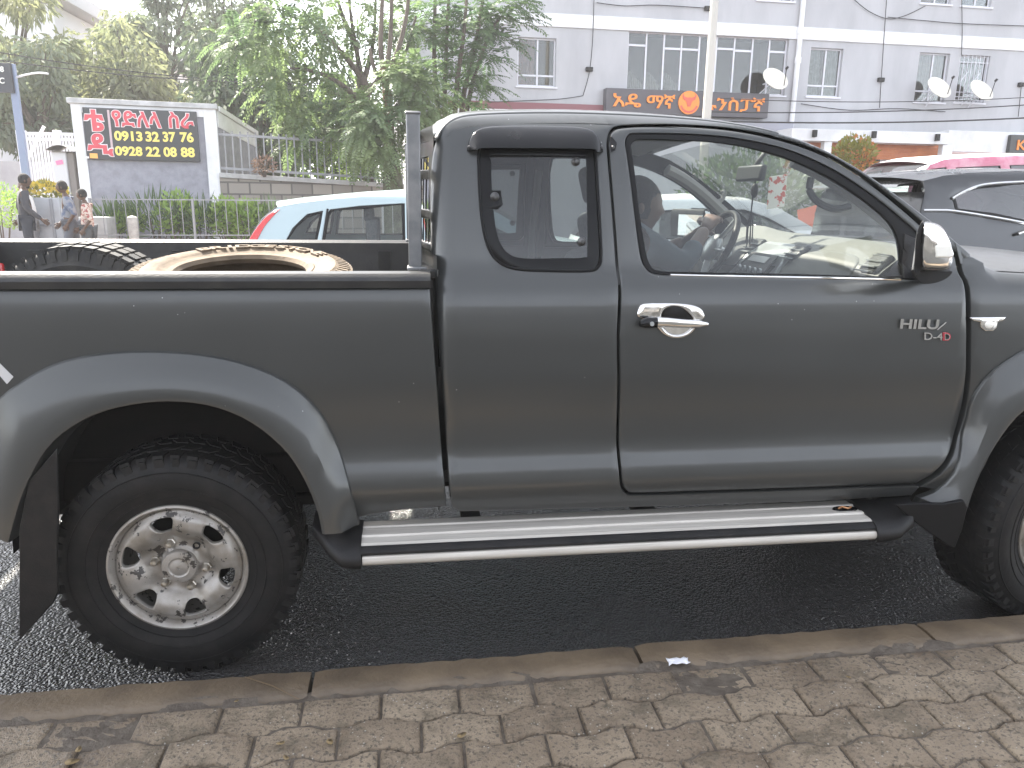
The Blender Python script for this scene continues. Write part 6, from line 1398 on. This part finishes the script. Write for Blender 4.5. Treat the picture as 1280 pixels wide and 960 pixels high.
# low boundary wall far left and the distant white apartment block
b_ = MB(); p0, p1 = at(-80, 200, 17.5), at(70, 200, 17.5); b_.box(((p0.x+p1.x)/2, 17.6, (p0.z+.1)/2), (p1.x-p0.x, .2, p0.z-.1)); b_.build('boundary_wall', mat('grey boundary wall', (.33, .33, .35), .9, c2=(.26, .26, .28), ns=2), label='low grey boundary wall behind the barred gate', cat='wall')
DB = empty('white_building', (0, 0, 0), 'white apartment block with overhanging eaves rising behind the far left trees', 'building')
n0 = at(79, -2, 30); f0 = at(150, 29, 43); xw = n0.x
b_ = MB(); b_.box((xw-6, 41, (n0.z-.4)/2), (12, 24, n0.z-.4)); b_.build('wall', mat('pale wall', (.6, .61, .64), .9), DB)
b_ = MB(); b_.box((xw-5.9, 41, n0.z-.1), (13, 24.8, .5)); b_.build('roof', mat('pale grey roof edge', (.5, .5, .52), .8), DB, bevel=.02)
for y, zc in ((31.5, n0.z-2.1), (36.0, n0.z-2.1), (41, n0.z-2.1), (31.5, n0.z-5), (36, n0.z-5)): 
    w_ = MB().box((xw+.01, y, zc), (.06, 1.4, 1.3)); w_.build('window', framem, DB); MB().box((xw+.03, y, zc), (.05, 1.2, 1.1)).build('pane', darkroom, DB)

# ------------------------------------------------------------------ vegetation
class Leaves:
    def __init__(s): s.q = []
    def quads(s, c, d, side_, L, Wd):
        """c (n,3) base points, d (n,3) unit direction, side_ (n,3) unit; lens-shaped leaf of 2 quads folded"""
        L = np.asarray(L).reshape(-1, 1); Wd = np.asarray(Wd).reshape(-1, 1)
        a = c; m1 = c+d*L*.45+side_*Wd*.5; m2 = c+d*L*.45-side_*Wd*.5; t = c+d*L
        s.q.append(np.stack([a, m1, t, m2], 1))
    def build(s, name, m, parent):
        Q = np.concatenate(s.q).reshape(-1, 3); n = len(Q)//4; me = bpy.data.meshes.new(name)
        me.vertices.add(len(Q)); me.vertices.foreach_set('co', Q.ravel()); me.loops.add(n*4); me.loops.foreach_set('vertex_index', np.arange(n*4)); me.polygons.add(n)
        me.polygons.foreach_set('loop_start', np.arange(0, n*4, 4)); me.polygons.foreach_set('loop_total', np.full(n, 4)); me.update(); me.validate()
        return link(name, me, parent, m)
def unit(a): return a/(np.linalg.norm(a, axis=-1, keepdims=True)+1e-9)
def fronds(lv, base, dirs, L, npin=12, droop=.35, pl=.10, pw=.028):
    """feathery compound leaves: base (n,3), dirs (n,3)"""
    n = len(base); dirs = unit(dirs); sd_ = unit(np.cross(dirs, np.array([0, 0, 1.0]))); L = np.asarray(L).reshape(-1, 1)
    for k in range(npin):
        t = (k+1)/npin; p = base+dirs*L*t+np.array([0, 0, -1.0])*L*droop*t*t
        tg = unit(dirs+np.array([0, 0, -1.0])*2*droop*t)
        pl_ = pl*(1-.55*abs(t-.45)*1.6)
        for sg in (-1, 1):
            d_ = unit(sd_*sg+tg*.55+rng.normal(0, .12, (n, 3))+np.array([0, 0, -.25])); s_ = unit(np.cross(d_, np.cross(tg, sd_)+rng.normal(0, .25, (n, 3))))
            lv.quads(p, d_, s_, np.full(n, pl_)*L.ravel()/.45, np.full(n, pw)*L.ravel()/.45)
def clump_pts(n, c, r_, sq=(1, 1, 1), shell=.55):
    u = unit(rng.normal(size=(n, 3))); rr = (shell+(1-shell)*rng.random((n, 1)))**.6; return np.array(c)+u*rr*np.array(sq)*r_, u
barkm = mat('grey brown bark', (.12, .095, .075), .95, c2=(.07, .055, .045), ns=6, bump=.8, bs=18, stretch=(1, 1, .3), bdist=.03)
peel = mat('peeled tan bark', (.3, .17, .095), .85, c2=(.16, .1, .06), ns=5, bump=.6, bs=16, stretch=(1, 1, .3), bdist=.03)
# hazy acacia-like trees behind the gate wall
def soft_tree(px, py, Y, r_, label, m, n=6500, h0=None, sq=(1, .9, 1.05), lean=0, ls=.30):
    c_ = at(px, py, Y); e = empty('acacia_tree', (c_.x, c_.y, .0), label, 'tree', 'hazy trees behind the gate wall')
    base = Vector((0, 0, 0)); top = Vector((lean, 0, c_.z)); tr = MB(); tr.tube(spl([base, Vector((lean*.2+.1, .05, c_.z*.35)), Vector((lean*.6-.1, 0, c_.z*.7)), top], 4), list(np.linspace(.24, .07, 13)), 10)
    lv = Leaves(); ncl = 26
    for k in range(ncl):
        u = unit(rng.normal(size=3)); u[2] = u[2]*.9; q_ = np.array(top)+u*np.array(sq)*r_*(.35+.6*rng.random()); rad = r_*rng.uniform(.22, .4)
        tr.tube(spl([Vector(base.lerp(top, .55+.35*rng.random())), Vector((Vector(q_)+top)/2+Vector((0, 0, -.2))), Vector(q_)], 3), [.06, .05, .045, .04, .03, .02, .012], 5)
        m_ = int(n*.85)//ncl; P, un = clump_pts(m_, q_, rad, (1, 1, .8), .2); d_ = unit(un*.6+np.array([0, 0, -.75])+rng.normal(0, .35, (m_, 3))); s_ = unit(np.cross(d_, rng.normal(size=(m_, 3))))
        lv.quads(P, d_, s_, ls*rng.uniform(.6, 1.3, m_), ls*.27*rng.uniform(.7, 1.4, m_))
    tr.build('trunk', barkm, e); lv.build('crown', m, e); return e
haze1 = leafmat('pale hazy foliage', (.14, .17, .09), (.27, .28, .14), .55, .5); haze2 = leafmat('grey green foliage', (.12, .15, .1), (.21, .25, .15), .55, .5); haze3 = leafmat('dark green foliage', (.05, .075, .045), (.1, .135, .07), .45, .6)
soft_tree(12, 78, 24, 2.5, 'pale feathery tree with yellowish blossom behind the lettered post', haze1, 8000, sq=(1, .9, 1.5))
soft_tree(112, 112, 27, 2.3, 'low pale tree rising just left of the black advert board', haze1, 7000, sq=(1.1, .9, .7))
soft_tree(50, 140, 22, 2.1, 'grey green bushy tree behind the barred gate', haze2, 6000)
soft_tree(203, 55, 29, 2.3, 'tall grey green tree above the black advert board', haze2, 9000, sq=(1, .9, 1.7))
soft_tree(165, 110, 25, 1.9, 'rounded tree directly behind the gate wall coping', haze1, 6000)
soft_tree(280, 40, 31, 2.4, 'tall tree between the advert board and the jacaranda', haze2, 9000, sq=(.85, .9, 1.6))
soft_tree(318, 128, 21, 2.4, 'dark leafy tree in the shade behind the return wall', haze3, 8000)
soft_tree(400, 165, 22, 2.2, 'dark bushy tree behind the bar fence', haze3, 6000)
# jacaranda in front, with a forked dark trunk
def limb(mb, pts, Y, r0, r1, o):
    P = [at(a, b, Y+dy)-Vector(o) for a, b, dy in pts]; Q_ = spl(P, 5); mb.tube(Q_, list(np.linspace(r0, r1, len(Q_))), 9)
jm = leafmat('jacaranda leaves', (.10, .165, .07), (.21, .28, .11), .55, .9); jm2 = leafmat('slender tree leaves', (.06, .12, .05), (.13, .21, .07), .5, .9)
o = at(462, 235, 16.6); o = Vector((o.x, o.y, 0)); e = empty('jacaranda_tree', o, 'bright green feathery jacaranda with dark forked trunk behind the bar fence', 'tree')
tb = MB()
limb(tb, [(464, 300, 0), (462, 230, 0), (460, 170, 0), (456, 120, 0), (452, 98, 0)], 16.6, .17, .13, o)
for pts in ([(452, 100, 0), (447, 70, 0), (440, 30, -.2), (434, -20, -.3)], [(455, 100, 0), (462, 75, .2), (468, 40, .3), (470, -20, .3)], [(452, 98, 0), (435, 75, -.4), (410, 48, -.7), (385, 25, -.8)], [(456, 130, 0), (425, 105, -.5), (395, 90, -.9), (362, 85, -1.1)], [(458, 150, 0), (430, 120, .3), (415, 115, .5), (400, 70, .8)], [(447, 60, 0), (428, 20, .5), (420, -15, .6)], [(460, 115, 0), (480, 92, .2), (505, 70, .3), (520, 20, .5)]): limb(tb, pts, 16.6, .075, .022, o)
tb.build('trunk', barkm, e)
lv = Leaves()
cl = [(296, 52, 20, -1.2), (318, 40, 24, -1), (335, 72, 28, -1.1), (352, 40, 30, -1), (372, 15, 30, -.8), (345, 100, 24, -1), (372, 115, 26, -.8), (398, 148, 30, -.6), (425, 165, 26, -.6), (382, 165, 20, -.7), (372, 185, 14, -.6), (448, 148, 22, -.8), (436, 20, 32, 0), (402, 40, 28, -.5), (415, 85, 22, -.3), (480, 25, 26, .3), (470, 60, 18, .4), (340, 5, 26, -.6), (452, 178, 16, -.9), (455, 5, 26, .2), (435, 130, 18, -.8), (505, 30, 22, .4), (400, 5, 24, 0), (360, 140, 16, -.8)]
for a, b, rp, dy in cl:
    c_ = at(a, b, 16.6+dy)-o; rr = rp/51.0; n_ = int(11+rp*.8); P, un = clump_pts(n_, c_, rr, (1, 1, .75), .2); L_ = rng.uniform(.42, .72, n_)
    fronds(lv, P, un*.9+np.array([-.12, -.15, -.05])+rng.normal(0, .35, (n_, 3)), L_, 14, .45, .125, .034)
lv.build('crown', jm, e)
# tree with peeled bark beside the end of the stone wall
o = at(490, 240, 14.6); o = Vector((o.x, o.y, 0)); e = empty('young_tree', o, 'tree with peeling tan bark on a mossy stump at the end of the stone wall', 'tree')
tb = MB(); limb(tb, [(486, 190, 0), (487, 170, 0), (485, 130, 0), (483, 100, 0), (480, 85, 0)], 14.6, .12, .09, o); tb.build('peeled_trunk', peel, e)
tb = MB(); P = [at(a, b, 14.6)-o for a, b in ((494, 330), (492, 250), (490, 215), (486, 186))]; tb.tube(spl(P, 5), list(np.linspace(.26, .15, 16)), 12); tb.build('stump', mat('mossy bark', (.09, .1, .055), .95, c2=(.05, .045, .03), ns=7, bump=.9, bs=25, bdist=.03), e)
tb = MB()
for pts in ([(481, 90, 0), (476, 60, 0), (478, 0, 0), (479, -30, 0)], [(483, 95, 0), (497, 65, .1), (508, 20, .2), (513, -30, .2)], [(482, 95, 0), (488, 50, 0), (490, -30, .1)], [(484, 105, 0), (470, 92, -.2), (462, 60, -.3)]): limb(tb, pts, 14.6, .06, .03, o)
tb.build('branches', barkm, e)
lv = Leaves()
for a, b, rp, dy in [(505, 105, 24, -.2), (528, 118, 26, -.1), (512, 145, 22, -.3), (535, 140, 18, 0), (470, 150, 16, -.6), (478, 185, 12, -.6), (455, 160, 14, -.7), (520, 90, 18, .1), (498, 85, 14, 0), (530, 165, 14, .1), (460, 135, 10, -.4)]:
    c_ = at(a, b, 14.6+dy)-o; rr = rp/58.0; n_ = int(22+rp*1.7); P, un = clump_pts(n_, c_, rr, (1, 1, .75), .2); fronds(lv, P, un*.9+np.array([0, -.15, -.1])+rng.normal(0, .3, (n_, 3)), rng.uniform(.38, .62, n_), 13, .45, .12, .034)
lv.build('crown', jm, e)
# slender layered tree in front of the building
o = at(575, 140, 17.5); o = Vector((o.x, o.y, 0)); e = empty('slender_tree', o, 'slender many-stemmed tree with layered fern-like leaves in front of the apartment block', 'tree')
tb = MB()
for pts in ([(556, 250, 0), (548, 140, 0), (543, 80, 0), (544, 0, 0), (545, -40, 0)], [(560, 250, .2), (556, 140, .2), (558, 60, .2), (562, -30, .2)], [(572, 250, 0), (578, 130, 0), (592, 70, .1), (602, 10, .1), (608, -30, 0)], [(570, 250, .3), (585, 130, .3), (605, 60, .3), (625, 20, .2)], [(565, 250, .3), (570, 120, -.2), (580, 40, -.2), (585, -30, 0)]): limb(tb, pts, 17.5, .075, .03, o)
tb.build('stems', barkm, e)
lv = Leaves(); 
for a, b, rp, dy in [(548, 10, 20, 0), (540, 45, 14, 0), (560, 35, 18, 0), (588, 12, 22, 0), (612, 10, 24, .1), (636, 22, 18, .1), (600, 38, 20, 0), (626, 48, 16, 0), (585, 62, 18, 0), (610, 70, 16, 0), (566, 75, 14, 0), (595, 92, 14, 0), (572, 105, 12, 0), (606, 108, 10, 0), (640, 2, 16, 0), (545, 92, 10, 0), (582, 126, 9, 0), (530, 20, 14, 0)]:
    c_ = at(a, b, 17.5+dy)-o; rr = rp/50.0; n_ = int(10+rp*.8); P, un = clump_pts(n_, c_, rr, (1, 1, .3), .1); dd = un*np.array([1, 1, .25])+np.array([0, -.1, .05])+rng.normal(0, .15, (n_, 3)); fronds(lv, P, dd, rng.uniform(.5, .8, n_), 14, .3, .115, .03)
lv.build('crown', jm2, e)
# shrubs
def shrub(name, label, px, py, Y, w_, h_, m, n=500, ll=.14, lw=.05, cat='shrub', group=None, upright=.4, z0=.12, blossom=None):
    c_ = at(px, py, Y); e = empty(name, (c_.x, Y, z0), label, cat, group); lv = Leaves(); zc = c_.z-z0
    n_ = n; u = unit(rng.normal(size=(n_, 3))); P = np.array([0, 0, zc])+u*(.25+.75*rng.random((n_, 1))**.5)*np.array([w_/2, w_*.35, h_/2]); P[:, 2] = np.maximum(P[:, 2], .02)
    d_ = unit(u*.8+np.array([0, 0, upright])+rng.normal(0, .35, (n_, 3))); s_ = unit(np.cross(d_, rng.normal(size=(n_, 3)))); lv.quads(P, d_, s_, ll*rng.uniform(.6, 1.3, n_), lw*rng.uniform(.7, 1.3, n_))
    lv.build('foliage', m, e); st = MB()
    for k in range(7): q_ = Vector(P[k*7]); st.tube([Vector((q_.x*.15, q_.y*.15, 0)), Vector((q_.x*.5, q_.y*.5, q_.z*.55)), q_], [.018, .013, .006], 5)
    st.build('stems', barkm, e)
    if blossom:
        n2, bm2, sz = blossom; l2 = Leaves(); u = unit(rng.normal(size=(n2, 3))); u[:, 2] = abs(u[:, 2]); P = np.array([0, 0, zc])+u*np.array([w_/2, w_*.35, h_/2])
        for k in range(5): a = k*2*math.pi/5; d_ = np.tile([[math.cos(a), -.5, math.sin(a)+.2]], (n2, 1)); l2.quads(P, unit(d_), unit(np.cross(d_, [[0, 1, .3]]*n2)), np.full(n2, sz), np.full(n2, sz*.7))
        l2.build('blossom', bm2, e)
    return e
bright = leafmat('bright shrub leaves', (.17, .3, .05), (.3, .42, .09), .45, 3); mid = leafmat('green blade leaves', (.05, .1, .035), (.1, .16, .05), .4, 3); yel_l = leafmat('yellow green croton leaves', (.2, .22, .03), (.32, .27, .05), .4, 3); yb = leafmat('yellow petals', (.6, .45, .04), (.7, .55, .1), .3, 3); ob = leafmat('orange leaves', (.5, .16, .04), (.6, .3, .06), .4, 3)
for lab, px, py, w_, h_, m, ll, lw in (('low blade-leaved plant at the left end of the railing', 145, 282, .8, .5, mid, .35, .03), ('light green shrub beside the concrete bollard', 160, 279, .6, .5, bright, .13, .06), ('dark blade-leaved plant left of the tallest bright shrub', 195, 275, 1.1, .7, mid, .4, .035), ('tallest bright green shrub behind the middle of the railing', 224, 270, .9, .85, bright, .15, .07), ('dark blade-leaved plant right of the tallest bright shrub', 252, 280, .8, .5, mid, .4, .035), ('round bright green shrub near the white wall corner', 284, 273, .7, .75, bright, .14, .065), ('bright green shrub beside the blue hatchback tail', 312, 275, .75, .7, bright, .14, .065), ('blade-leaved plant behind the blue hatchback', 345, 285, .9, .6, mid, .4, .035)):
    shrub('garden_shrub', lab, px, py, 13.9, w_, h_, m, 420 if lw > .04 else 260, ll, lw, group='plants behind the railing', upright=.5 if lw > .04 else 1.0)
shrub('hedge', 'clipped green hedge at the left edge behind the dark jacketed person', -2, 258, 14.2, 1.4, .85, bright, 1500, .07, .035, 'hedge')
shrub('flower_bush', 'yellow flowering bush growing in the grey planter', 56, 242, 13.5, .8, .42, yel_l, 500, .08, .04, 'flowers', upright=.6, z0=.9, blossom=(110, yb, .045))
shrub('croton_bush', 'yellow and green croton bush with orange leaves in front of the orange shutter', 1068, 193, 18.0, 1.15, 1.0, yel_l, 700, .15, .07, 'bush', blossom=(40, ob, .06)); shrub('croton_bush', 'orange leaved lower bush below the yellow croton at the shop', 1080, 207, 17.8, .6, .6, ob, 260, .13, .06, 'bush')
shrub('street_hedge', 'tall green hedge beyond the car seen through the windscreen of the pickup', 945, 235, 13.5, 3.4, 1.5, mid, 2600, .16, .07, 'hedge')
bd_ = at(1018, 274, 12.5); e = empty('added_board', (bd_.x, 12.5, .12), 'added orange and white board seen through the windscreen of the pickup', 'board')  # board added where an orange and white patch shows in the windscreen
b_ = MB().box((-.05, 0, bd_.z-.12), (.55, .05, .5), Matrix.Rotation(R(-14), 3, 'Y')); b_.build('panel', mat('orange board paint', (.75, .2, .1), .6), e); b_ = MB().box((.32, .001, bd_.z-.15), (.2, .05, .45), Matrix.Rotation(R(-14), 3, 'Y')); b_.build('white_panel', whitem, e); MB().box((0, 0, (bd_.z-.35)/2), (.06, .06, bd_.z-.35)).build('post', fencem, e)
shrub('wall_plant', 'dry brownish plant on the cap of the stone wall', 330, 207, 15.05, .5, .35, leafmat('dry plant', (.2, .13, .09), (.3, .2, .15), .3, 3), 200, .08, .04, 'plant', z0=A0.z-.05)
shrub('fence_shrub', 'green shrub growing behind the bar fence', 415, 208, 16.4, 1.5, 1.0, bright, 600, .14, .06, 'shrub'); shrub('fence_shrub', 'darker shrub behind the right end of the bar fence', 470, 205, 16.6, 1.3, 1.0, mid, 500, .14, .06, 'shrub')

# ------------------------------------------------------------------ the hazy air of the street
hz = MB().box((20, 38, 12), (240, 140, 28)); hm = bpy.data.materials.new('street haze'); hm.use_nodes = True; ht = hm.node_tree; ht.nodes.clear()
pvn = N(ht, 'ShaderNodeVolumePrincipled'); pvn.inputs['Color'].default_value = (.97, .97, 1, 1); pvn.inputs['Density'].default_value = .0016; pvn.inputs['Anisotropy'].default_value = .3
ho = N(ht, 'ShaderNodeOutputMaterial'); ht.links.new(pvn.outputs[0], ho.inputs['Volume']); hz.build('haze', hm, kind='stuff')
# ------------------------------------------------------------------ litter on the pavement
g0 = gr(847, 828, KZ+.004); pp = MB(); n_ = 6; rr = random.Random(3)
P = [[(g0.x+(i-3)*.011+rr.uniform(-.002, .002), g0.y+(j-3)*.006, KZ+.004+.008*abs(math.sin(i*1.3+j*.9))+.002) for j in range(n_)] for i in range(n_+1)]
pp.loft(P, False); o = pp.build('paper_scrap', mat('white paper', (.75, .75, .78), .7), label='crumpled white scrap of paper beside the kerb', cat='litter'); s_ = o.modifiers.new('t', 'SOLIDIFY'); s_.thickness = .0012
a, b = gr(306, 846, KZ+.004), gr(374, 874, KZ+.004); MB().tube([a, a.lerp(b, .5)+Vector((.004, .004, .003)), b], [.0012, .0018, .0013], 6).build('twig', mat('dry twig', (.13, .09, .05), .9), label='thin dry twig lying across the kerb', cat='twig')
lm_ = mat('dry yellow leaf', (.34, .26, .13), .8, c2=(.24, .15, .07), ns=30)
spots = [(88, 953, .018), (98, 938, .012), (352, 929, .011), (412, 927, .013), (576, 920, .014), (358, 948, .01), (296, 876, .007), (1060, 846, .008)]
lf = None
for i, (px, py, sz) in enumerate(spots):
    g = gr(px, py, KZ+.003)
    if lf is None:
        mb = MB(); out_ = [(math.cos(a)*(1+.25*math.cos(a)), .62*math.sin(a)) for a in np.linspace(0, 2*math.pi, 15)[:-1]]
        rg = [[(x*k, y*k, .12*(x*k)**2+.1*abs(y*k)+.05) for x, y in out_] for k in (.02, .5, 1)]; mb.loft(rg, True, True)
        lf = o = mb.build('fallen_leaf', lm_, ang=180)
    else: o = lf.copy(); col.objects.link(o)
    o.location = (g.x, g.y, KZ+.003); o.scale = (sz, sz, sz); o.rotation_euler = (0, 0, i*1.7)
    tag(o, 'small dry yellow leaf lying on the brick pavement', 'leaf', 'fallen leaves on the pavement')

# ------------------------------------------------------------------ unseen near side of the street, shaped for reflections in paint and glass
NB = empty('unseen_building', (0, -13, 0), 'unseen grey low building behind the viewer, added for reflections in the pickup', 'building')
b_ = MB(); b_.box((-2, -3, 1.8), (34, 6, 3.6)); b_.build('wall', mat('dull grey green render', (.11, .112, .112), .9, c2=(.08, .082, .082), ns=.6), NB)
for i in range(11):
    for z in (1.4,):
        w_ = MB().box((-17+i*3, .02, z), (1.7, .1, 1.7)); w_.build('window', darkroom, NB)
b_ = MB(); b_.box((-2, .25, 2.6), (34, .6, .15)); b_.box((-2, .2, 3.6), (34.6, .5, .2)); b_.build('ledge', mat('pale ledge', (.4, .38, .36), .9), NB)
